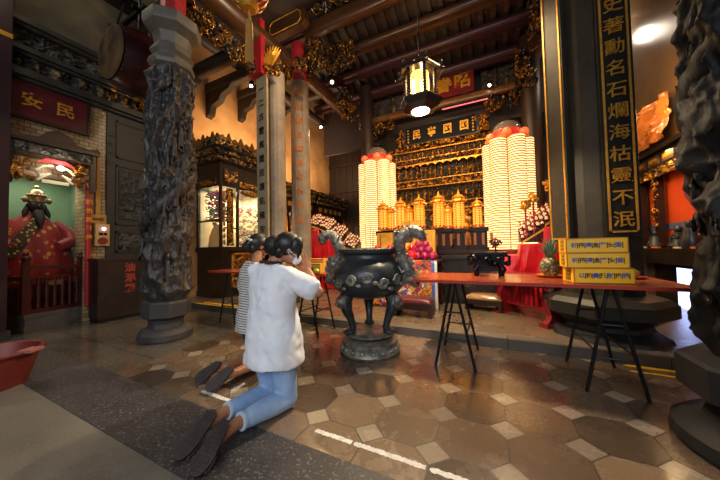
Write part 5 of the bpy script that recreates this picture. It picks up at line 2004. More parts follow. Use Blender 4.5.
def tower(label, x, y, z0, z1, rr=0.345):
    t = thing('lantern_tower', label, 'lantern tower', (x, y, 0.1))
    rc = rr * 0.5
    n = 46
    dz = (z1 - z0) / n
    prof, slot = [], []
    proto = None
    for q in range(6):
        a = math.pi / 6 * (1 + 2 * q)
        a = math.atan2(-y, -x) + math.radians(30 + 60 * q)
        if proto is None:
            mb = MB()
            N = 28
            V = []
            ms = []
            for j in range(n):
                z = z0 - 0.1 + j * dz
                for (r, f) in ((rc * 1.0, 0.0), (rc * 1.0, 0.36), (rc * 0.93, 0.37), (rc * 0.97, 0.68), (rc * 0.93, 0.98)):
                    V.append([(r * math.cos(b), r * math.sin(b), z + f * dz) for b in np.linspace(0, 2 * math.pi, N, endpoint=False)])
                    ms.append(0 if f in (0.37, 0.68) else 1)
            mb.grid(np.array(V), closed_u=True)
            mb.mi = [m_ for m_ in ms[:-1] for _ in range(N)]
            proto = mb.build('light_column', [TGLOW, TRING], t, angle=50)
            o = proto
        else:
            o = proto.copy()
            COL.objects.link(o)
            o.parent = t
        o.location = (rr * math.cos(a), rr * math.sin(a), 0)
    mb = MB()
    mb.lathe([(rr + rc + 0.03, 0.0), (rr + rc + 0.03, 0.25), (rr + rc - 0.02, 0.3), (rr + rc - 0.02, z0 - 0.1)], 24)
    mb.build('base', REDPAINT, t, angle=30)
    mb = MB()
    mb.lathe([(rr + rc * 0.8, z1 - 0.11), (rr + rc * 0.8, z1 - 0.05), (rr + rc * 0.4, z1 - 0.03)], 6, rot=0.42)
    mb.build('orange_cap', mat('orange_cap', 'd9671f', 0.5), t)
    mb = MB()
    mb.lathe([(rr * 0.92, z1 - 0.06), (rr * 0.9, z1 + 0.12), (rr * 0.8, z1 + 0.16)], 24)
    mb.build('red_band', mat('red_band', 'c3261f', 0.5, emit='c3261f', es=0.3), t)
    for q in range(6):
        a = math.atan2(-y, -x) + 2 * math.pi * q / 6
        mb = MB()
        mb.ball((rr * 1.08 * math.cos(a), rr * 1.08 * math.sin(a), z1 + 0.02), 0.095, 14, 10)
        mb.build('peach_bulb', mat('peach_bulb', 'e8714a', 0.4, emit='ff6a3a', es=0.45), t)
    mb = MB()
    mb.lathe([(rr * 0.85, z1 + 0.14), (rr * 0.8, z1 + 0.24), (rr * 0.6, z1 + 0.33), (rr * 0.3, z1 + 0.38), (0.02, z1 + 0.395)], 28)
    mb.build('dome', mat('smoky_dome', '8a8078', 0.08, spec=0.7, alpha=0.45), t)
    return t


tower('glowing cream tower of prayer lantern columns, on the right of the altar', 0.44, 6.72, 1.0, 3.38)
tower('glowing cream tower of prayer lantern columns, on the left of the altar behind the cauldron', -2.70, 6.72, 1.0, 3.38)

# ------------------------------------------------------------------ carved altar front
t = thing('altar_screen', 'tall gilded carved altar front below the dark blue plaque', 'altar screen', (-1.08, 7.45, 0.1))
mb = MB()
mb.bx(-1.75, 1.65, 0.05, 0.15, 0, 4.4)
mb.build('back_boards', BLACKLAC, t, smooth=False)
zz = 2.02
for k, (h, style, sc, dp, off) in enumerate(((0.2, 'scroll', 15, 0.07, 0.0), (0.46, 'figures', 13, 0.10, 0.03), (0.2, 'scroll', 16, 0.07, -0.03), (0.44, 'figures', 12, 0.10, 0.03), (0.17, 'scroll', 15, 0.07, -0.06), (0.22, 'figures', 15, 0.07, 0.0), (0.18, 'scroll', 16, 0.07, -0.03))):
    relief(3.0, h, 330, max(24, int(h * 110)), dp, 150 + k, sc, style, thr=0.56).build('carved_band', [GROUND, GOLD], t, angle=70, loc=(-0.05, off, zz))
    mb = MB()
    mb.bx(-1.58, 1.48, off - 0.085 - 0.03 * (k in (1, 3)), 0.1, zz - 0.018, zz + 0.006)
    mb.build('gold_ledge', GOLD, t, smooth=False)
    zz += h
mb = MB()      # scalloped eave over the middle figures
pr = [(-1.55, 0.0)]
for k in range(16):
    x = -1.5 + 3.0 * k / 15
    pr += [(x - 0.06, -0.01), (x, -0.06), (x + 0.06, -0.01)]
pr += [(1.55, 0.0), (1.55, 0.02), (-1.55, 0.02)]
mb.prism(pr, -0.015, 0.015, at=(-0.05, -0.14, 3.3), M=Matrix(((1, 0, 0), (0, 0, -1), (0, 1, 0))))
mb.build('scalloped_eave', GOLD, t, smooth=False)
mb = MB()
for x in (-1.55, -0.95, 0.85, 1.45):
    mb.tube([(x, -0.1, 0), (x, -0.1, 2.05)], 0.055, 14)
    for k in range(14):
        mb.ball((x + 0.05 * math.cos(k * 1.4), -0.1 + 0.05 * math.sin(k * 1.4), 0.9 + 0.08 * k), 0.03, 8, 6)
mb.build('gilded_posts', GOLD, t)
relief(2.9, 0.95, 240, 80, 0.05, 171, 7, 'scroll', thr=0.55).build('gilded_niche_back', [GROUND, GOLD], t, angle=70, loc=(-0.05, 0.04, 1.05))
for k, (x, z, s) in enumerate(((-0.75, 1.25, 0.55), (-0.1, 1.3, 0.7), (0.6, 1.25, 0.55))):
    tt = thing('gilded_deity', ('small gilded seated deity figure left of the altar middle', 'larger gilded seated deity figure in the altar middle', 'small gilded seated deity figure right of the altar middle')[k], 'statue', (-1.08 + x, 6.95, z - 0.15))
    mb = MB()
    mb.lathe([(0.2 * s, 0), (0.24 * s, 0.08 * s), (0.2 * s, 0.3 * s), (0.15 * s, 0.55 * s), (0.07 * s, 0.64 * s)], 24, sy=0.8)
    mb.ball((0, -0.02, 0.75 * s), (0.085 * s, 0.09 * s, 0.11 * s), 14, 10)
    for q in (-1, 1):
        mb.tube([(q * 0.16 * s, 0, 0.55 * s), (q * 0.24 * s, -0.06 * s, 0.38 * s), (q * 0.05 * s, -0.2 * s, 0.32 * s)], [0.06 * s, 0.065 * s, 0.035 * s], 10)
    mb.build('figure', GOLD, tt)
    mb = MB()
    mb.lathe([(0.1 * s, 0.82 * s), (0.13 * s, 0.86 * s), (0.08 * s, 0.95 * s), (0.02, 1.02 * s)], 14)
    mb.build('crown', BRIGHTGOLD, tt)
    mb = MB()
    mb.bx(-0.24 * s, 0.24 * s, -0.2 * s, 0.2 * s, -0.12, 0.0)
    mb.build('throne', REDWOOD, tt, smooth=False)
t = thing('altar_step', 'dark stepped altar shelf carrying the gilded deity figures', 'shelf', (-1.08, 6.98, 0.1))
mb = MB()
mb.bx(-1.05, 0.92, -0.25, 0.32, 0, 0.87)
mb.bx(-1.08, 0.95, -0.28, 0.32, 0.87, 0.90)
mb.build('body', MATS['altar_dark_red'], t, smooth=False)
mb = MB()
for x in (-0.75, -0.1, 0.6):
    mb.bx(x - 0.26, x + 0.26, -0.22, 0.2, 0.90, 0.93 + (0.05 if x == -0.1 else 0.0))
mb.build('plinths', MATS['altar_dark_red'], t, smooth=False)

# the two plaques over the altar
BLUEBOARD = mat('dark_blue_board', '10131d', 0.7, 0, '0b0d14', 4, spec=0.15)
t = thing('altar_plaque', 'dark blue plaque with four gold characters in a gilded frame, over the altar front', 'plaque', (-1.10, 7.28, 3.98))
mb = MB()
mb.bx(-0.92, 0.92, -0.03, 0.03, 0, 0.46)
mb.build('board', BLUEBOARD, t, smooth=False)
fr = MB()
scrolls(fr, (-1.16, -0.94, -0.05, 0.02, 0.02, 0.44), 34, 51, 0.02, 0.09)
scrolls(fr, (0.94, 1.16, -0.05, 0.02, 0.02, 0.44), 34, 52, 0.02, 0.09)
scrolls(fr, (-1.0, 1.0, -0.04, 0.02, -0.1, -0.03), 70, 53, 0.014, 0.06)
fr.build('gilded_frame', GOLD, t)
mb = MB()
mb.bx(-1.0, 1.0, -0.045, 0.03, -0.03, 0.0)
mb.bx(-1.0, 1.0, -0.045, 0.03, 0.46, 0.49)
mb.bx(-1.0, -0.92, -0.045, 0.03, 0.0, 0.46)
mb.bx(0.92, 1.0, -0.045, 0.03, 0.0, 0.46)
mb.build('black_frame', BLACKLAC, t, smooth=False)
for i, c in enumerate('民寧國國'):
    text(c, 0.27, GOLDP, t, (-0.60 + 0.41 * i, -0.034, 0.23), FACE_NY, 'character', 0.008, 0.006, sx=0.85)
for x in (-0.84, 0.84):
    for i in range(5):
        text('吉', 0.05, GOLDP, t, (x, -0.033, 0.39 - 0.08 * i), FACE_NY, 'small_character', 0.003, 0.001)
t = thing('red_plaque', 'red plaque with gold characters standing on the log, right behind the hexagonal lamp', 'plaque', (-0.92, 7.12, 4.97))
M = Matrix.Rotation(-0.10, 4, 'X')
mb = MB()
mb.X = M
mb.bx(-0.72, 0.72, -0.03, 0.03, 0, 0.62)
mb.build('board', mat('plaque_red', '7c1a20', 0.42, 0, '6a141b', 4), t, smooth=False)
for i, c in enumerate('昭眷昭'):
    o = text(c, 0.42, BRIGHTGOLD, t, (-0.47 + 0.46 * i, -0.036 + 0.03, 0.32), (math.pi / 2 - 0.10, 0, 0), 'character', 0.01, 0.012)
mb = MB()
for x in (-0.5, 0.5):
    mb.bx(x - 0.07, x + 0.07, -0.05, 0.03, -0.03, 0.03)
mb.build('feet', BEAMWOOD, t, smooth=False)
# carved dark work above and beside the plaque
for k, (x, w, z, lb) in enumerate(((0.5, 1.1, 4.95, 'dark carved panel right of the red plaque under the roof'), (-2.6, 1.5, 4.95, 'dark carved panel left of the hexagonal lamp under the roof'))):
    t = thing('eave_carving', lb, 'carving', (x, 7.5, z))
    relief(w, 0.75, 120, 60, 0.09, 190 + k, 6, 'figures', thr=0.75).build('panel', [mat('dusty_wood', '3b3129', 0.6), DULLGOLD], t, angle=70)

# ------------------------------------------------------------------ hexagonal lamp and spot lamps
t = thing('hexagonal_lamp', 'hanging black hexagonal palace lamp with lit panes and a bright round base', 'lamp', (-0.63, 2.9, 2.60))
mb = MB()
mb.lathe([(0.13, 0.0), (0.20, 0.03), (0.24, 0.08), (0.24, 0.10), (0.17, 0.125), (0.14, 0.13)], 6)
mb.build('base_tray', BLACKLAC, t, angle=20)
mb = MB()
mb.lathe([(0.005, -0.006), (0.095, -0.004), (0.1, 0.002), (0.1, 0.02)], 28)
mb.build('lens', mat('lens_glow', 'ffffff', emit='fff0d8', es=14.0), t)
for k in range(6):
    a = 2 * math.pi * k / 6
    mb = MB()
    x, y = 0.165 * math.cos(a), 0.165 * math.sin(a)
    prof = [(0.016, 0.12)]
    for i in range(9):
        prof += [(0.022, 0.14 + i * 0.032), (0.013, 0.156 + i * 0.032)]
    prof.append((0.018, 0.43))
    mb.lathe(prof, 10, at=(x, y, 0))
    mb.build('spindle', mat('dark_spindle', '3a2a22', 0.4), t)
PANE = mat('lamp_pane', 'ffe0a0', 0.4, emit='ffb84a', es=2.4)
for k in range(6):
    a0, a1 = 2 * math.pi * k / 6, 2 * math.pi * (k + 1) / 6
    mb = MB()
    p0 = Vector((0.105 * math.cos(a0), 0.105 * math.sin(a0), 0))
    p1 = Vector((0.105 * math.cos(a1), 0.105 * math.sin(a1), 0))
    mid = (p0 + p1) / 2
    mb.box((mid.x, mid.y, 0.28), ((p1 - p0).length * 0.62, 0.004, 0.28), math.atan2((p1 - p0).y, (p1 - p0).x))
    mb.build('lit_pane', PANE, t, smooth=False)
mb = MB()
mb.lathe([(0.14, 0.42), (0.20, 0.43), (0.255, 0.40), (0.265, 0.405), (0.22, 0.46), (0.13, 0.50), (0.1, 0.51)], 6)
for k in range(6):
    a = 2 * math.pi * k / 6
    c, s = math.cos(a), math.sin(a)
    mb.tube([(0.10 * c, 0.10 * s, 0.50), (0.19 * c, 0.19 * s, 0.465), (0.265 * c, 0.265 * s, 0.41), (0.285 * c, 0.285 * s, 0.43)], [0.012, 0.014, 0.012, 0.006], 6)
    mb.lathe([(0.012, 0.42), (0.018, 0.46), (0.008, 0.5), (0.014, 0.515), (0.002, 0.54)], 8, at=(0.235 * c, 0.235 * s, -0.02))
mb.lathe([(0.1, 0.5), (0.11, 0.53), (0.05, 0.57), (0.02, 0.62)], 6)
mb.build('roof', BLACKLAC, t, angle=25)
mb = MB()
mb.tube([(0, 0, 0.6), (0, 0, 4.28)], 0.006, 6)
mb.build('chain', BLACKMETAL, t)
lamp('hexagonal_lamp_down', 'SPOT', (-0.63, 2.9, 2.585), 360, (1.0, 0.78, 0.52), (-0.63, 2.85, 0), 0.10, spot=2.75, blend=0.35)
lamp('hexagonal_lamp_glow', 'POINT', (-0.63, 2.9, 2.88), 14, (1.0, 0.75, 0.42), size=0.06)


def spotlamp(label, loc, aim, e=40, ang=1.3, to=(0, 0, 0.25)):
    t = thing('spot_lamp', label, 'lamp', loc)
    d = (Vector(aim) - Vector(loc)).normalized()
    q = d.to_track_quat('Z', 'Y').to_matrix()
    mb = MB()
    mb.lathe([(0.03, -0.12), (0.045, -0.1), (0.055, -0.01), (0.06, 0.0), (0.05, 0.0), (0.04, -0.03)], 20, M=q)
    mb.build('can', BLACKMETAL, t)
    mb = MB()
    mb.ball((0, 0, 0), 0.028, 14, 10)
    mb.build('bulb', SPOTGLOW, t)
    mb = MB()
    mb.tube([tuple(-d * 0.08), tuple(Vector(to))], 0.008, 6)
    mb.build('bracket', BLACKMETAL, t)
    lamp('spot_lamp_beam', 'SPOT', tuple(Vector(loc) + d * 0.07), e, (1.0, 0.74, 0.42), aim, 0.04, spot=ang, blend=0.7)


spotlamp('small bright spot lamp on the beam right of the pale pillars', (-2.86, 4.7, 4.62), (-1.2, 2.4, 0.0), 60, to=(-0.3, 0.35, 1.52))
spotlamp('small bright spot lamp low between the pale pillars and the left lantern tower', (-4.0, 5.95, 4.42), (-4.2, 3.0, 0.0), 110, to=(0.05, 0, 0.85))
spotlamp('small bright spot lamp beside the red plaque on the altar log', (0.14, 6.95, 4.92), (-1.0, 5.0, 0.6), 50, to=(0, 0.16, -0.03))
spotlamp('small spot lamp at the front end of the right beam, near the right pillar top', (0.62, 4.6, 5.05), (-0.5, 5.2, 1.0), 50, to=(0.4, 0, 0.42))
spotlamp('added spot lamp under the second dark cross beam, lighting the left hall floor', (-4.45, 4.0, 4.62), (-4.3, 2.9, 0.0), 90, 1.2, to=(0, 0.08, 0.28))  # extra lamp, added to brighten the dark floor and yellow strips on the left
# ------------------------------------------------------------------ stepped stands with red satin and little votive lamps
def step_stand(label, steps, y0, y1, seed, xdir):
    """steps: list of (x0, x1, ztop)"""
    t = thing('votive_stand', label, 'stand', (0, 0, 0.1))
    mb = MB()
    for (x0, x1, z) in steps:
        mb.bx(x0 + 0.002, x1 - 0.002, y0 + 0.05, y1, 0, z - 0.1)
    mb.build('steps', REDWOOD, t, smooth=False)
    R = random.Random(seed)
    x0, x1 = steps[0][0] - 0.03, steps[-1][1] + 0.03
    xs = np.linspace(x0, x1, 130)
    top = np.array([max((z for a, b, z in steps if a - 0.02 <= x <= b + 0.02), default=0.3) for x in xs]) - 0.09
    ker = np.ones(7) / 7
    top = np.maximum(top, np.convolve(np.pad(top, 3, 'edge'), ker, 'valid') - 0.02)
    nz = 34
    V = np.zeros((nz, 130, 3))
    for j in range(nz):
        f = j / (nz - 1)
        z = top * (1 - f) + 0.005 * f
        q = np.stack([xs * 5.5 + f * 1.3 + seed, xs * 0 + f * 2.2 * top + seed * 3, xs * 0], -1)
        fold = 0.19 * (fbm(q * np.array([1.3, 1, 1]), 3) - 0.45)
        swag = 0.03 * np.sin(xs * 15 + f * 5 + seed) * f
        V[j, :, 0] = xs
        V[j, :, 1] = y0 + 0.0 - (0.01 + (fold + swag + 0.03) * min(1, 0.15 + f * 1.3))
        V[j, :, 2] = z
    mb = MB()
    mb.grid(V[::-1])
    Vt = np.zeros((4, 130, 3))
    for j, y in enumerate((y0 - 0.01, y0 + 0.1, (y0 + y1) / 2, y1)):
        Vt[j, :, 0] = xs
        Vt[j, :, 1] = y
        Vt[j, :, 2] = top + 0.004
    Vt[0] = V[0]
    mb.grid(Vt)
    # side towards the hall
    side = np.zeros((20, 40, 3))
    sx = x0 if xdir > 0 else x1
    zt = top[0] if xdir > 0 else top[-1]
    for j in range(20):
        for i in range(40):
            f = j / 19
            g = i / 39
            side[j, i] = (sx - xdir * (0.012 + 0.02 * f * (1 + math.sin(g * 26 + 2 * f))), y0 + (y1 - y0) * g, zt * (1 - f) + 0.005 * f)
    mb.grid(side)
    o = mb.build('red_satin_cloth', REDCLOTH, t, angle=180)
    md = o.modifiers.new('thickness', 'SOLIDIFY')
    md.thickness = 0.006
    return t


def make_votive():
    t = thing('votive_lamp', 'x', 'votive lamp')
    mb = MB()
    mb.lathe([(0.026, 0), (0.030, 0.008), (0.014, 0.018), (0.012, 0.035), (0.024, 0.042), (0.026, 0.048)], 12)
    mb.build('foot', mat('dark_brass', '55261a', 0.35, 0.5), t)
    mb = MB()
    mb.lathe([(0.018, 0.048), (0.022, 0.056), (0.020, 0.072), (0.012, 0.084)], 12)
    mb.build('shade', mat('votive_white', 'ecc8a0', 0.35, emit='ffc890', es=0.3), t)
    mb = MB()
    mb.ball((0, 0, 0.094), (0.016, 0.016, 0.014), 8, 6)
    mb.build('red_tip', REDPAINT, t)
    return t


VOT = [make_votive()]
VOT_USED = [False]


def votive(loc, label, group, s=1.0):
    if not VOT_USED[0]:
        VOT_USED[0] = True
        v = VOT[0]
        v.location = loc
        v.scale = s
    else:
        v = dup(VOT[0], loc, None, None, s)
    v['label'] = label
    v['group'] = group


def rack(label, x0, x1, z0, z1, y0, y1, n, m_, vl, vg):
    """sloping rack of thin steps rising along x; lamps stand on each step"""
    t = thing('votive_rack', label, 'rack', (0, 0, 0))
    w = (x1 - x0) / n
    mb = MB()
    for i in range(n):
        z = z0 + (z1 - z0) * i / max(1, n - 1)
        zb = z0 - 0.02 if z1 > z0 else z1 - 0.02
        for j in range(m_count):
            ya, yb = y0 + (y1 - y0) * j / m_count, y0 + (y1 - y0) * (j + 1) / m_count
            mb.bx(x0 + i * w, x0 + (i + 1) * w - 0.002, ya, yb - 0.001, min(zb, z - 0.02), z + RISE * j)
    mb.build('steps', m_, t, smooth=False)
    mb = MB()
    mb.add([(x0, y0 - 0.015, z0 - 0.05), (x1, y0 - 0.015, z1 - 0.05), (x1, y0 - 0.015, z1 - 0.015), (x0, y0 - 0.015, z0 - 0.015), (x0, y0 - 0.001, z0 - 0.05), (x1, y0 - 0.001, z1 - 0.05), (x1, y0 - 0.001, z1 - 0.015), (x0, y0 - 0.001, z0 - 0.015)], [(0, 1, 2, 3), (7, 6, 5, 4), (0, 4, 5, 1), (3, 2, 6, 7), (1, 5, 6, 2), (0, 3, 7, 4)])
    mb.build('gold_edge', GOLDP, t, smooth=False)
    for i in range(n):
        z = z0 + (z1 - z0) * i / max(1, n - 1)
        for j in range(m_count):
            y = y0 + (y1 - y0) * (j + 0.5) / m_count
            votive((x0 + (i + 0.5) * w, y, z + RISE * j), vl, vg, (1.1, 1.1, VR.uniform(1.0, 1.7)))
    return t


m_count = 5
RISE = 0.05
VR = random.Random(3)
step_stand('red satin covered stepped stand right of the altar, behind the pineapple', [(0.20, 0.48, 0.92), (0.48, 0.80, 1.10), (0.80, 1.18, 1.36)], 4.93, 5.42, 1, 1)
rack('lower sloping rack of votive lamps on the right red satin stand', 0.47, 0.80, 1.16, 1.38, 4.99, 5.39, 6, REDWOOD, 'little votive lamp with a red tip in the lower rack on the right satin stand', 'votive lamps in the lower right rack')
rack('upper sloping rack of votive lamps on the right red satin stand, against the stone pillar', 0.80, 1.16, 1.42, 1.76, 4.99, 5.39, 6, REDWOOD, 'little votive lamp with a red tip in the upper rack on the right satin stand', 'votive lamps in the upper right rack')
m_count = 5
step_stand('red satin covered stepped stand left of the altar, behind the left cauldron handle', [(-4.30, -3.95, 1.62), (-3.95, -3.62, 1.50), (-3.62, -3.25, 1.28), (-3.25, -2.90, 1.02)], 5.62, 6.12, 2, -1)
for k, (a, b, z0, z1, nm) in enumerate(((-4.28, -3.96, 1.76, 1.68, 'topmost'), (-3.93, -3.63, 1.66, 1.54, 'second'), (-3.60, -3.27, 1.46, 1.32, 'third'), (-3.23, -2.92, 1.20, 1.06, 'lowest'))):
    rack('sloping rack of votive lamps on the left red satin stand, ' + nm, a, b, z0, z1, 5.67, 6.08, 5, REDWOOD, 'little votive lamp with a red tip on the left satin stand, rack ' + nm, 'votive lamps on the left stand, rack ' + nm)

# gold dragon ornaments on red rods above the racks
for k, (x, y, z, h, lb) in enumerate(((0.55, 5.0, 1.25, 0.42, 'gold ornament on a red rod over the lower right votive rack, left one'), (0.66, 5.0, 1.30, 0.48, 'gold ornament on a red rod over the lower right votive rack, right one'), (0.90, 5.02, 1.52, 0.44, 'gold ornament on a red rod over the upper right votive rack, left one'), (0.99, 5.02, 1.60, 0.47, 'gold ornament on a red rod over the upper right votive rack, middle one'), (1.07, 5.02, 1.69, 0.48, 'gold ornament on a red rod over the upper right votive rack, rightmost one'))):
    t = thing('gold_ornament', lb, 'ornament', (x, y, z))
    mb = MB()
    mb.tube([(0, 0, -0.08), (0, 0, h)], 0.014, 10)
    mb.build('red_rod', REDPAINT, t)
    mb = MB()
    scrolls(mb, (-0.06, 0.06, -0.02, 0.02, h, h + 0.14), 16, 60 + k, 0.012, 0.05)
    mb.ball((0, 0, h + 0.06), (0.06, 0.03, 0.07), 12, 8)
    mb.ball((-0.05, 0, h + 0.03), 0.03, 8, 6)
    mb.build('gold_head', BRIGHTGOLD, t)

# red carved bench-table behind the right trestle table
t = thing('red_altar_bench', 'low red carved bench with vase-shaped end panels, behind the long red table', 'table', (0.46, 4.27, 0.1), math.atan2(-0.58, 0.46))
L, Wd = 0.80, 0.34
RB = mat('red_bench_lacquer', '8c1720', 0.32, 0, '74121b', 5)
mb = MB()
mb.bx(-L / 2 - 0.06, L / 2 + 0.06, -Wd / 2 - 0.04, Wd / 2 + 0.04, 0.56, 0.60)
mb.build('top', RB, t, smooth=False)
for s in (-1, 1):
    mb = MB()
    pr = [(-0.17, 0.0), (0.17, 0.0), (0.17, 0.05), (0.12, 0.09), (0.10, 0.14), (0.13, 0.22), (0.13, 0.30), (0.08, 0.38), (0.06, 0.46), (0.10, 0.52), (0.14, 0.56), (-0.14, 0.56), (-0.10, 0.52), (-0.06, 0.46), (-0.08, 0.38), (-0.13, 0.30), (-0.13, 0.22), (-0.10, 0.14), (-0.12, 0.09), (-0.17, 0.05)]
    mb.prism(pr, -0.035, 0.035, at=(s * L / 2, 0, 0), M=Matrix(((0, 0, 1), (1, 0, 0), (0, 1, 0))))
    mb.bx(s * L / 2 - 0.06, s * L / 2 + 0.06, -0.2, 0.2, 0, 0.04)
    e = mb.build('end_panel', RB, t, angle=35)
mb = MB()
mb.bx(-L / 2, L / 2, -0.03, 0.03, 0.14, 0.18)
mb.bx(-L / 2, L / 2, -0.02, 0.02, 0.44, 0.48)
for i in range(9):
    x = -L / 2 + 0.08 + i * (L - 0.16) / 8
    mb.bx(x - 0.01, x + 0.01, -0.012, 0.012, 0.18, 0.44)
mb.build('slatted_rail', RB, t, smooth=False)

# ------------------------------------------------------------------ right hall shrine
t = thing('side_shrine', 'side shrine with orange back and blue diamond panel, right of the stone pillar', 'shrine', (2.58, 4.6, 0.0))
LY = 2.1
mb = MB()
mb.bx(-0.16, 0.5, 0.02, LY - 0.02, 0.76, 1.0)
mb.bx(0.12, 0.5, 0.02, LY - 0.02, 0.0, 0.76)
mb.build('counter', BLACKLAC, t, smooth=False)
for y in (0.0, 1.50, LY - 0.08):
    mb = MB()
    mb.bx(-0.05, 0.05, y, y + 0.07, 1.0, 2.3)
    mb.build('post', BLACKLAC, t, smooth=False)
    mb = MB()
    scrolls(mb, (-0.07, -0.05, y - 0.02, y + 0.09, 1.3, 2.25), 40, int(200 + y * 10), 0.010, 0.05)
    mb.build('gold_edge_carving', GOLD, t)
mb = MB()
mb.bx(-0.08, 0.1, 0.0, LY, 2.3, 2.55)
mb.bx(-0.14, 0.1, 0.0, LY, 2.55, 2.62)
mb.build('lintel', BLACKLAC, t, smooth=False)
mb = MB()
for i in range(5):
    mb.bx(-0.09, -0.08, 0.1 + i * 0.4, 0.4 + i * 0.4, 2.36, 2.5)
mb.build('name_plates', mat('bronze_plate', '5a4026', 0.4, 0.4), t, smooth=False)
for i in range(5):
    text('神恩廣大', 0.06, GOLDP, t, (-0.093, 0.25 + i * 0.4, 2.43), FACE_NX, 'character', 0.002, 0.001)
o = relief(LY, 0.16, 150, 24, 0.04, 220, 12, thr=0.35).build('gilded_valance', [GROUND, GOLD], t, angle=70, loc=(-0.06, LY / 2, 2.16), rz=-math.pi / 2)
mb = MB()
mb.bx(0.10, 0.13, 0.02, LY - 0.02, 1.0, 2.3)
mb.build('orange_back', mat('orange_red_paint', 'd8501c', 0.55, 0, 'c0400f', 1.5), t, smooth=False)
mb = MB()
mb.bx(0.088, 0.10, 0.02, LY - 0.02, 1.30, 1.40)
mb.build('blue_band', mat('slate_blue', '4d5f86', 0.6), t, smooth=False)
mb = MB()
mb.prism([(-0.24, 0), (0, -0.28), (0.24, 0), (0, 0.28)], -0.012, 0.012, at=(0.09, 0.85, 1.80), M=Matrix(((0, 0, 1), (1, 0, 0), (0, 1, 0))))
mb.build('blue_diamond', mat('deep_blue', '3a3f74', 0.55, 0, '6a3030', 3), t, smooth=False)
lamp('side_shrine_lamp', 'AREA', (2.5, 5.65, 2.5), 20, (1.0, 0.66, 0.30), (2.72, 5.65, 1.3), 0.1, 1.6)
for k, (y, h, lb) in enumerate(((5.35, 0.42, 'dark bronze figure on the side shrine counter, nearer one'), (5.6, 0.34, 'dark bronze figure on the side shrine counter, beside the nearer one'), (6.2, 0.3, 'dark bronze figure on the side shrine counter, farthest one'))):
    t2 = thing('shrine_figure', lb, 'statue', (2.54, y, 1.0))
    mb = MB()
    mb.lathe([(0.1, 0), (0.12, 0.04), (0.09, h * 0.4), (0.07, h * 0.65), (0.03, h * 0.72)], 16)
    mb.ball((0, 0, h * 0.82), (0.05, 0.05, 0.06), 10, 8)
    scrolls(mb, (-0.09, 0.09, -0.09, 0.09, 0.02, h * 0.6), 14, 230 + k, 0.012, 0.05)
    mb.build('figure', BRONZE, t2)
for k, y in enumerate((5.05, 5.42, 6.0, 6.35)):
    mb = MB()
    mb.bx(-0.02, 0.02, -0.09, 0.09, 0, 0.025)
    tag(mb.build('donation_card', (mat('orange_card', 'd8743a', 0.5), mat('cream_card', 'cdbba0', 0.5))[k % 2], smooth=False, loc=(2.45, y, 1.001)), ('small orange card on the front edge of the side shrine counter, nearest', 'small cream card on the front edge of the side shrine counter', 'orange card on the front edge of the side shrine counter, farther', 'cream card on the front edge of the side shrine counter, farthest')[k], 'card')
t = thing('lit_panel', 'pale blue lit glass panel low on the right wall under the side shrine counter', 'light panel', (2.60, 5.60, 0.02))
mb = MB()
mb.bx(-0.015, 0.02, -0.22, 0.2, 0.02, 0.68)
mb.build('glass', mat('blue_lit_glass', 'cfdcff', 0.3, emit='9fb8ff', es=3.2), t, smooth=False)
mb = MB()
for y0, y1, z0, z1 in ((-0.26, -0.22, 0, 0.71), (0.2, 0.24, 0, 0.71), (-0.26, 0.24, 0.68, 0.71), (-0.26, 0.24, 0, 0.02)):
    mb.bx(-0.02, 0.03, y0, y1, z0, z1)
mb.build('frame', BLACKMETAL, t, smooth=False)
# crumpled plastic sheet above the side shrine
n = 60
Y, Z = np.meshgrid(np.linspace(5.5, 6.9, n), np.linspace(2.66, 3.35, n))
Hh = 0.22 * ridge(np.stack([Y * 2.4, Z * 3.2 + Y * 2, Y * 0], -1), 3)
mb = MB()
mb.grid(np.stack([2.56 - Hh, Y, Z], -1))
o = mb.build('plastic_sheet', mat('amber_plastic', 'a8672c', 0.22, 0, '8c5120', 3, spec=0.6), angle=25)
md = o.modifiers.new('thickness', 'SOLIDIFY')
md.thickness = 0.004
tag(o, 'crumpled amber plastic sheet above the side shrine at the right', 'plastic sheet')
lamp('sheet_lamp', 'POINT', (2.0, 5.9, 3.1), 10, (1.0, 0.6, 0.28), size=0.08)
t = thing('added_glare_tube', 'added white tube for the wall glare, high in the right rear corner', 'lamp', (1.45, 8.9, 6.35))  # tube added to throw a glare on the tan right wall
mb = MB()
mb.tube([(-0.5, 0, 0), (0.5, 0, 0)], 0.03, 10)
mb.build('tube', mat('cool_tube', 'ffffff', emit='e8f0ff', es=30.0), t)
mb = MB()
mb.bx(-0.55, 0.55, -0.05, 0.05, 0.03, 0.09)
mb.build('holder', BLACKMETAL, t, smooth=False)
# ------------------------------------------------------------------ the two kneeling people
SKIN = mat('skin', 'b27a58', 0.5, 0, 'a36c4b', 6, sss=0.08)
SKIN2 = mat('skin_girl', 'a9714f', 0.5, 0, '9a6345', 6, sss=0.08)
HAIR = mat('black_hair', '120e0d', 0.42, 0, '1f1814', 60, 0.15, 160)
SHIRT = mat('white_cotton', 'f0f1f6', 0.8, 0, 'e6e8f0', 5)
SOLE = mat('brown_rubber_sole', '2b211f', 0.6, 0, '3b2e29', 20, 0.3, 120)
JEAN = NT('faded_denim')
_c = JEAN.ramp(JEAN.noise(5, 5, 0.6), lin('6a8cbc'), lin('b3cdec'), 0.3, 0.72)
_rip = JEAN.math('GREATER_THAN', JEAN.noise(8, 3, 0.5, None, 0.3), 0.735)
JEAN.l(JEAN.mix(_rip, _c, lin('dfe6ee')), JEAN.b.inputs['Base Color'])
JEAN.b.inputs['Roughness'].default_value = 0.85
JEAN.bump(JEAN.noise(220, 2), 0.25, 0.002)
JEAN = JEAN.m
STRIPE = NT('striped_cotton')
_s = STRIPE.n('ShaderNodeSeparateXYZ')
STRIPE.l(STRIPE.co(), _s.inputs[0])
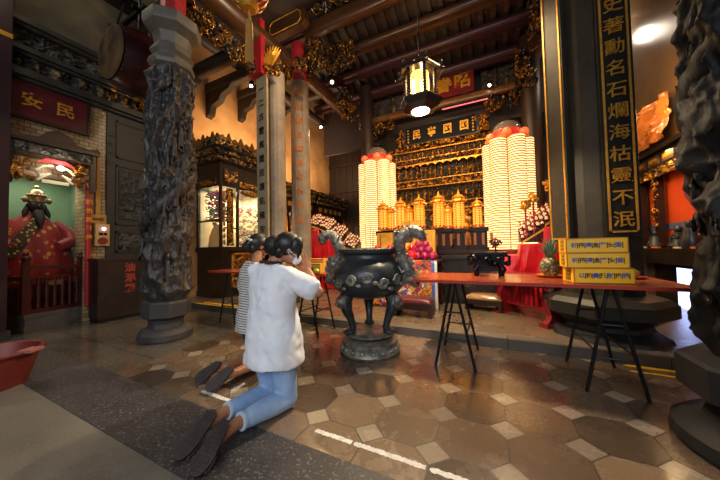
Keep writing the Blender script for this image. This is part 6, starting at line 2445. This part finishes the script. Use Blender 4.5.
_k = STRIPE.math('LESS_THAN', STRIPE.math('FRACT', STRIPE.math('MULTIPLY', _s.outputs[2], 46.0)), 0.30)
STRIPE.l(STRIPE.mix(_k, lin('d9d6d2'), lin('3a3a44')), STRIPE.b.inputs['Base Color'])
STRIPE.b.inputs['Roughness'].default_value = 0.85
STRIPE = STRIPE.m

TEX2 = bpy.data.textures.new('cloth_creases', 'MARBLE')
TEX2.noise_scale = 0.16
TEX2.turbulence = 7
TEX = bpy.data.textures.new('cloth_folds', 'CLOUDS')
TEX.noise_scale = 0.2
TEX.noise_depth = 1


def limb(mb, pts, rad, n=14):
    mb.tube(pts, rad, n)
    mb.ball(pts[0], rad[0] * 0.999, n, 8)
    mb.ball(pts[-1], rad[-1] * 0.999, n, 8)


def ringloft(mb, rings, F, n=28):
    """rings: (centre, half width, half depth); F forward unit vector"""
    Rr = Vector((F.y, -F.x, 0))
    V = []
    for (c, a, b) in rings:
        V.append([tuple(Vector(c) + Rr * (a * math.copysign(abs(math.cos(q)) ** 0.8, math.cos(q))) + F * (b * math.copysign(abs(math.sin(q)) ** 0.8, math.sin(q)))) for q in np.linspace(0, 2 * math.pi, n, endpoint=False)])
    V = np.array(V)
    o = len(mb.v)
    mb.grid(V, closed_u=True)
    m = len(rings)
    idx0 = list(range(n - 1, -1, -1))
    mb.add(V[0].tolist(), [tuple(idx0)])
    mb.add(V[-1].tolist(), [tuple(range(n))])


def fuse(o, vox, smooth=6, fold=0.0, tex=None):
    md = o.modifiers.new('fuse', 'REMESH')
    md.mode = 'VOXEL'
    md.voxel_size = vox
    md.use_smooth_shade = True
    md = o.modifiers.new('relax', 'SMOOTH')
    md.factor = 0.5
    md.iterations = smooth
    if fold:
        md = o.modifiers.new('folds', 'DISPLACE')
        md.texture = tex or TEX
        md.texture_coords = 'LOCAL'
        md.strength = fold
        md.mid_level = 0.5
    return o


def hand(mb, wrist, d, palm_n, side, curl=0.3, spread=0.0):
    """palm with four unequal jointed fingers along d and a thumb off the side"""
    w, d, pn = Vector(wrist), Vector(d).normalized(), Vector(palm_n).normalized()
    s = d.cross(pn).normalized() * side       # towards the thumb
    c = w + d * 0.045
    Rm = Matrix((s, pn, d)).transposed()
    mb.ball(c, (0.040, 0.016, 0.052), 14, 10, Rm)
    for i, L in enumerate((0.070, 0.078, 0.073, 0.058)):
        off = 0.030 - 0.020 * i
        p0 = w + d * 0.075 + s * off
        dd = (d + s * (0.10 - 0.07 * i) * (1 + spread)).normalized()
        p1 = p0 + dd * L * 0.45
        d2 = (dd + pn * curl * 0.5).normalized()
        p2 = p1 + d2 * L * 0.32
        d3 = (d2 + pn * curl * 0.7).normalized()
        p3 = p2 + d3 * L * 0.25
        mb.tube([p0 - dd * 0.02, p0, p1, p2, p3], [0.0085, 0.0088, 0.0082, 0.0075, 0.006], 8)
        mb.ball(p3, 0.006, 8, 6)
    t0 = w + d * 0.025 + s * 0.028
    t1 = t0 + (s * 0.8 + d * 0.7 + pn * 0.25).normalized() * 0.038
    t2 = t1 + (d * 0.9 + s * 0.2 + pn * 0.4).normalized() * 0.03
    mb.tube([w + d * 0.01 + s * 0.01, t0, t1, t2], [0.013, 0.013, 0.0105, 0.008], 8)
    mb.ball(t2, 0.008, 8, 6)


def head_geom(mb, c, F, U, s=1.0):
    """skull, jaw, nose, brow, lips, ears; returns side vector"""
    c, F, U = Vector(c), Vector(F).normalized(), Vector(U).normalized()
    U = (U - F * U.dot(F)).normalized()
    Rt = F.cross(U)
    M = Matrix((Rt, F, U)).transposed()
    P = lambda x, y, z: c + (Rt * x + F * y + U * z) * s
    mb.ball(P(0, -0.010, 0.025), (0.073 * s, 0.090 * s, 0.085 * s), 24, 16, M)
    mb.ball(P(0, 0.018, -0.035), (0.058 * s, 0.066 * s, 0.072 * s), 20, 14, M)
    mb.ball(P(0, 0.050, -0.092), (0.026 * s, 0.026 * s, 0.020 * s), 12, 8, M)
    mb.tube([P(0, 0.078, 0.015), P(0, 0.094, -0.020), P(0, 0.086, -0.032)], [0.008 * s, 0.013 * s, 0.011 * s], 8)
    for q in (-1, 1):
        mb.ball(P(q * 0.012, 0.086, -0.031), 0.008 * s, 8, 6)
        mb.ball(P(q * 0.03, 0.074, 0.020), (0.018 * s, 0.010 * s, 0.006 * s), 8, 6, M)
        mb.ball(P(q * 0.074, -0.012, -0.010), (0.010 * s, 0.020 * s, 0.032 * s), 10, 8, M)
        mb.ball(P(q * 0.040, 0.052, -0.028), (0.020 * s, 0.016 * s, 0.018 * s), 8, 6, M)
    mb.ball(P(0, 0.080, -0.056), (0.022 * s, 0.008 * s, 0.005 * s), 10, 6, M)
    mb.ball(P(0, 0.079, -0.065), (0.019 * s, 0.008 * s, 0.006 * s), 10, 6, M)
    return P, M, Rt


def eyes(t, P, M, s=1.0):
    mb = MB()
    for q in (-1, 1):
        mb.ball(P(q * 0.030, 0.073, 0.004), (0.014 * s, 0.008 * s, 0.006 * s), 12, 8, M)
    mb.build('eyes', mat('eye_white', 'e8e2d8', 0.25), t)
    mb = MB()
    for q in (-1, 1):
        mb.ball(P(q * 0.030, 0.080, 0.004), (0.006 * s, 0.004 * s, 0.006 * s), 10, 6, M)
        mb.tube([P(q * 0.014, 0.082, 0.022), P(q * 0.030, 0.082, 0.028), P(q * 0.048, 0.070, 0.022)], 0.003 * s, 6)
    mb.build('pupils_and_brows', HAIR, t)


def slipper(t, heel, toe, nrm, m_strap):
    """flat rubber sole from heel to toe, bottom facing nrm, with a strap over the foot"""
    h, e = Vector(heel), Vector(toe)
    d = (e - h)
    L = d.length + 0.03
    d.normalize()
    n = Vector(nrm)
    n = (n - d * n.dot(d)).normalized()
    s = d.cross(n)
    M = Matrix((s, d, n)).transposed()
    c = (h + e) / 2
    pr = []
    N = 32
    for k in range(N):
        a = 2 * math.pi * k / N
        y = math.sin(a)
        w = 0.046 * (1 + 0.14 * y - 0.14 * math.cos(2 * a) * 0)
        waist = 1 - 0.14 * math.exp(-((y + 0.1) / 0.35) ** 2)
        pr.append((w * waist * math.copysign(abs(math.cos(a)) ** 0.8, math.cos(a)), L / 2 * y))
    mb = MB()
    mb.prism(pr, -0.024, 0.0, at=c, M=M)
    for k in range(11):      # tread ribs
        y = -0.40 + 0.08 * k
        w = 0.034 * (1 - 0.14 * math.exp(-((2 * y + 0.1) / 0.35) ** 2))
        mb.box(c + M @ Vector((0, y * L, 0.001)), (2 * w, 0.008, 0.005), M=M)
    sl = mb.build('slipper_sole', SOLE, t, angle=30)
    mb = MB()
    pts = []
    for k in range(9):
        a = math.pi * k / 8
        pts.append(c + M @ Vector((0.048 * math.cos(a), 0.055, -0.02 - 0.052 * math.sin(a))))
    mb.tube(pts, 0.034, 10, 0.16, up=n)
    mb.build('strap', m_strap, sl)


def leg_and_foot(mb, hip, knee, ankle, heel, toe, nrm, r=(0.082, 0.058, 0.05, 0.034)):
    hip, knee, ankle, heel, toe = map(Vector, (hip, knee, ankle, heel, toe))
    limb(mb, [hip, hip.lerp(knee, 0.5), knee], [r[0], r[0] * 0.88, r[1]])
    limb(mb, [knee, knee.lerp(ankle, 0.35), ankle], [r[1] * 0.95, r[2], r[3]])
    n = Vector(nrm)
    d = (toe - heel)
    d2 = d.normalized()
    n = (n - d2 * n.dot(d2)).normalized()
    s = d2.cross(n)
    off = -n * 0.045
    a0 = heel + off * 0.95 + d2 * 0.015
    mb.ball(a0, 0.032, 12, 8)
    limb(mb, [ankle, a0 + d2 * 0.05, heel + d * 0.62 - n * 0.04], [r[3], 0.036, 0.030], 12)
    for i in range(5):
        q = -0.030 + 0.0145 * i
        p = heel + d * 0.66 - n * 0.036 + s * q
        limb(mb, [p, heel + d * (0.93 - 0.022 * abs(i - 1)) - n * 0.033 + s * q * 1.15], [0.012, 0.0085], 8)


SOLE_N = (0.50, -0.60, 0.62)


def person(label, base, F, pelvis, neck, headc, hF, hU, knees, ankles, heels, toes, shoulders, elbows, wrists, hand_dir, skin, build):
    t = thing('person', label, 'person', base)
    X = Matrix.Translation(-Vector(base))
    mb = MB()
    mb.X = X
    F = Vector(F).normalized()
    Rt = Vector((F.y, -F.x, 0))
    pv, nk = Vector(pelvis), Vector(neck)
    ringloft(mb, [(pv - Vector((0, 0, 0.06)), 0.14, 0.09), (pv + Vector((0, 0, 0.03)), 0.155, 0.105), (pv.lerp(nk, 0.35), 0.125, 0.085), (pv.lerp(nk, 0.68), 0.15, 0.095), (pv.lerp(nk, 0.86), 0.15, 0.085), (pv.lerp(nk, 0.97), 0.075, 0.06)], F)
    limb(mb, [nk - Vector((0, 0, 0.05)), nk.lerp(Vector(headc), 0.3), nk.lerp(Vector(headc), 0.75)], [0.058, 0.05, 0.048])
    P, M, hR = head_geom(mb, headc, hF, hU)
    for i, s in enumerate((1, -1)):
        hip = pv + Rt * s * 0.085 - Vector((0, 0, 0.02))
        leg_and_foot(mb, hip, knees[i], ankles[i], heels[i], toes[i], SOLE_N)
        limb(mb, [shoulders[i], Vector(shoulders[i]).lerp(Vector(elbows[i]), 0.5), elbows[i]], [0.046, 0.042, 0.036])
        limb(mb, [elbows[i], Vector(elbows[i]).lerp(Vector(wrists[i]), 0.35), wrists[i]], [0.036, 0.034, 0.024])
        inward = (Vector(wrists[1 - i]) - Vector(wrists[i])).normalized()
        hand(mb, wrists[i], hand_dir, inward, s, 0.12)
    body = fuse(mb.build('body', skin, t), 0.006, 3)
    mb = MB()
    mb.X = X
    P0 = lambda x, y, z: X @ P(x, y, z)
    eyes(t, P0, M)
    for i in range(2):
        slipper(t, X @ Vector(heels[i]), X @ Vector(toes[i]), SOLE_N, SOLE)
    return t, X, P, M, Rt, pv, nk


# ---- the woman in the white T-shirt
W = dict(
    pelvis=(-1.40, 1.43, 0.47), neck=(-1.455, 1.475, 1.005), headc=(-1.345, 1.555, 1.105), hF=(0.62, 0.74, -0.26), hU=(0.1, 0.2, 1),
    knees=[(-1.30, 1.45, 0.075), (-1.465, 1.48, 0.075)], ankles=[(-1.35, 1.09, 0.10), (-1.515, 1.13, 0.10)],
    heels=[(-1.345, 1.005, 0.155), (-1.505, 1.05, 0.15)], toes=[(-1.30, 0.815, 0.045), (-1.49, 0.845, 0.04)],
    shoulders=[(-1.295, 1.455, 0.925), (-1.565, 1.49, 0.925)], elbows=[(-1.085, 1.55, 0.80), (-1.56, 1.73, 0.78)],
    wrists=[(-1.265, 1.675, 0.935), (-1.315, 1.705, 0.935)])
t, X, P, M, Rt, pv, nk = person('person kneeling in front in a white T-shirt and ripped jeans, hands raised to the face', (-1.40, 1.43, 0), (0.12, 0.99, 0), hand_dir=(-0.35, 0.05, 0.93), skin=SKIN, build=None, **W)
F = Vector((0.12, 0.99, 0)).normalized()
mb = MB()
mb.X = X
c = lambda f, dx=0.0, dy=0.0: pv.lerp(nk, f) + Rt * dx + F * dy
z = Vector((0, 0, 1))
ringloft(mb, [(c(0) - z * 0.15 + Rt * 0.01, 0.208, 0.172), (c(0) - z * 0.09 + Rt * 0.008, 0.207, 0.172), (c(0.08, 0.005), 0.203, 0.166), (c(0.3, 0.0), 0.184, 0.148), (c(0.55, 0.01), 0.174, 0.138), (c(0.75, 0.012), 0.178, 0.128), (c(0.86, 0.012), 0.165, 0.108), (c(0.93, 0), 0.13, 0.085), (c(0.975, 0), 0.085, 0.068)], F, 40)
for i in range(2):
    s0, e0 = Vector(W['shoulders'][i]), Vector(W['elbows'][i])
    limb(mb, [s0 - (e0 - s0) * 0.2, s0, s0.lerp(e0, 0.45), s0.lerp(e0, 0.74)], [0.06, 0.076, 0.080, 0.082], 18)
fuse(mb.build('white_t_shirt', SHIRT, t), 0.009, 5, 0.019, TEX2)
mb = MB()
mb.X = X
n0 = c(0.985)
V = [n0 + Rt * 0.083 * math.cos(a) + F * (0.066 * math.sin(a)) + z * (0.012 - 0.012 * math.sin(a)) for a in np.linspace(0, 2 * math.pi, 33)]
mb.tube(V, 0.009, 8)
mb.build('dark_collar', mat('navy_rib', '2b2633', 0.8), t)
mb = MB()
mb.X = X
for i, s in enumerate((1, -1)):
    hip = pv + Rt * s * 0.085 - z * 0.02
    k, a = Vector(W['knees'][i]), Vector(W['ankles'][i])
    limb(mb, [hip + z * 0.08, hip, hip.lerp(k, 0.5), k + F * 0.005], [0.092, 0.094, 0.088, 0.074], 18)
    limb(mb, [k, k.lerp(a, 0.4), k.lerp(a, 0.78)], [0.073, 0.066, 0.056], 18)
    mb.tube([k.lerp(a, 0.78), k.lerp(a, 0.93)], [0.056, 0.049], 18)
mb.ball(pv - z * 0.02, (0.15, 0.11, 0.10), 20, 14)
fuse(mb.build('faded_jeans', JEAN, t), 0.007, 4, 0.012)
for i in range(2):
    mb = MB()
    mb.X = X
    k, a = Vector(W['knees'][i]), Vector(W['ankles'][i])
    mb.tube([k.lerp(a, 0.90), k.lerp(a, 0.945)], [0.053, 0.053], 18)
    mb.build('frayed_cuff', mat('pale_denim', 'b9cbe0', 0.9), t)


def hair_cap(t, X, P, M, bun, br, tie):
    mb = MB()
    mb.X = X
    mb.ball(P(0, -0.018, 0.032), (0.090, 0.108, 0.098), 28, 18, M)
    mb.ball(P(0, 0.035, 0.075), (0.068, 0.052, 0.042), 18, 12, M)
    for q in (-1, 1):
        mb.ball(P(q * 0.064, 0.030, 0.035), (0.030, 0.052, 0.062), 14, 10, M)
        mb.tube([P(q * 0.070, 0.045, 0.03), P(q * 0.074, 0.060, -0.01), P(q * 0.068, 0.062, -0.06)], [0.026, 0.020, 0.005], 8)
    mb.ball(P(0, -0.070, -0.03), (0.062, 0.045, 0.06), 14, 10, M)
    b = Vector(bun)
    mb.ball(b, br, 20, 14, M)
    mb.tube([P(0, -0.09, 0.04), b], [0.045, 0.04], 12)
    R = random.Random(8)
    for k in range(40):     # locks wrapped round the bun
        a0 = R.uniform(0, 6.28)
        q = Matrix.Rotation(R.uniform(0, 6.28), 3, 'X') @ Matrix.Rotation(R.uniform(0, 6.28), 3, 'Y')
        mb.tube([b + Vector([br[0], br[1], br[2]][0] * 0.98 * (q @ Vector((math.cos(a0 + f), math.sin(a0 + f), 0)))) for f in np.linspace(0, 1.6, 6)], [0.002, 0.006, 0.007, 0.007, 0.006, 0.002], 5)
    mb.build('hair', HAIR, t, angle=80)
    mb = MB()
    mb.X = X
    p = P(0, -0.105, 0.045)
    d = (b - p).normalized()
    u = d.cross(Vector((0, 0, 1))).normalized()
    w = d.cross(u)
    mb.tube([p + d * 0.01 + (u * math.cos(a) + w * math.sin(a)) * 0.045 for a in np.linspace(0, 2 * math.pi, 25)], 0.011, 8)
    mb.build('hair_tie', tie, t)


hair_cap(t, X, P, M, (-1.425, 1.475, 1.135), (0.07, 0.07, 0.08), HAIR)
mb = MB()
mb.X = X
mb.ball(P(0, 0.058, -0.060), (0.052, 0.046, 0.046), 20, 14, M)
mb.tube([P(0.050, 0.06, -0.045), P(0.074, 0.02, -0.03), P(0.082, -0.016, -0.015), P(0.080, -0.02, 0.01)], 0.003, 6)
mb.tube([P(0.046, 0.055, -0.08), P(0.070, 0.01, -0.055), P(0.082, -0.018, -0.03)], 0.003, 6)
mb.build('face_mask', mat('mask_white', 'd6dcec', 0.8), t)

# ---- the girl in the striped shirt
G = dict(
    pelvis=(-2.02, 1.86, 0.45), neck=(-2.05, 1.88, 0.99), headc=(-2.06, 1.94, 1.14), hF=(0.30, 0.90, -0.28), hU=(0, 0.2, 1),
    knees=[(-1.91, 1.90, 0.07), (-2.07, 1.92, 0.07)], ankles=[(-1.915, 1.545, 0.10), (-2.09, 1.585, 0.10)],
    heels=[(-1.90, 1.475, 0.16), (-2.10, 1.51, 0.15)], toes=[(-1.985, 1.34, 0.045), (-2.215, 1.40, 0.04)],
    shoulders=[(-1.88, 1.87, 0.91), (-2.16, 1.88, 0.91)], elbows=[(-1.80, 2.02, 0.70), (-2.26, 1.90, 0.66)],
    wrists=[(-1.95, 2.16, 0.80), (-2.00, 2.15, 0.80)])
t, X, P, M, Rt, pv, nk = person('person kneeling farther back in a striped shirt and dark denim shorts, brown slippers on', (-2.02, 1.86, 0), (0.12, 0.99, 0), hand_dir=(-0.05, 0.2, 0.95), skin=SKIN2, build=None, **G)
F = Vector((0.12, 0.99, 0)).normalized()
mb = MB()
mb.X = X
c = lambda f, dx=0.0, dy=0.0: pv.lerp(nk, f) + Rt * dx + F * dy
ringloft(mb, [(c(0) - z * 0.10, 0.215, 0.165), (c(0.08), 0.21, 0.162), (c(0.3), 0.182, 0.138), (c(0.55), 0.178, 0.125), (c(0.75), 0.182, 0.118), (c(0.86), 0.17, 0.10), (c(0.93), 0.13, 0.08), (c(0.985), 0.075, 0.062)], F, 40)
for i in range(2):
    s0, e0 = Vector(G['shoulders'][i]), Vector(G['elbows'][i])
    limb(mb, [s0 - (e0 - s0) * 0.15, s0, s0.lerp(e0, 0.45), s0.lerp(e0, 0.72)], [0.055, 0.066, 0.066, 0.064], 18)
fuse(mb.build('striped_shirt', STRIPE, t), 0.009, 5, 0.014, TEX2)
mb = MB()
mb.X = X
for i, s in enumerate((1, -1)):
    hip = pv + Rt * s * 0.085 - z * 0.02
    k = Vector(G['knees'][i])
    limb(mb, [hip + z * 0.06, hip, hip.lerp(k, 0.5)], [0.102, 0.108, 0.102], 18)
    mb.tube([hip.lerp(k, 0.5), hip.lerp(k, 0.82)], [0.102, 0.098], 18)
mb.ball(pv - F * 0.02, (0.16, 0.125, 0.11), 20, 14)
fuse(mb.build('denim_shorts', mat('dark_denim', '3a4c74', 0.85, 0, '2c3a5c', 14, 0.15, 120), t), 0.008, 4, 0.012)
hair_cap(t, X, P, M, (-2.11, 1.83, 1.14), (0.045, 0.045, 0.05), mat('pale_hair_tie', 'b9bcc4', 0.6))

# leave nothing without a base: keep every named setting piece flagged
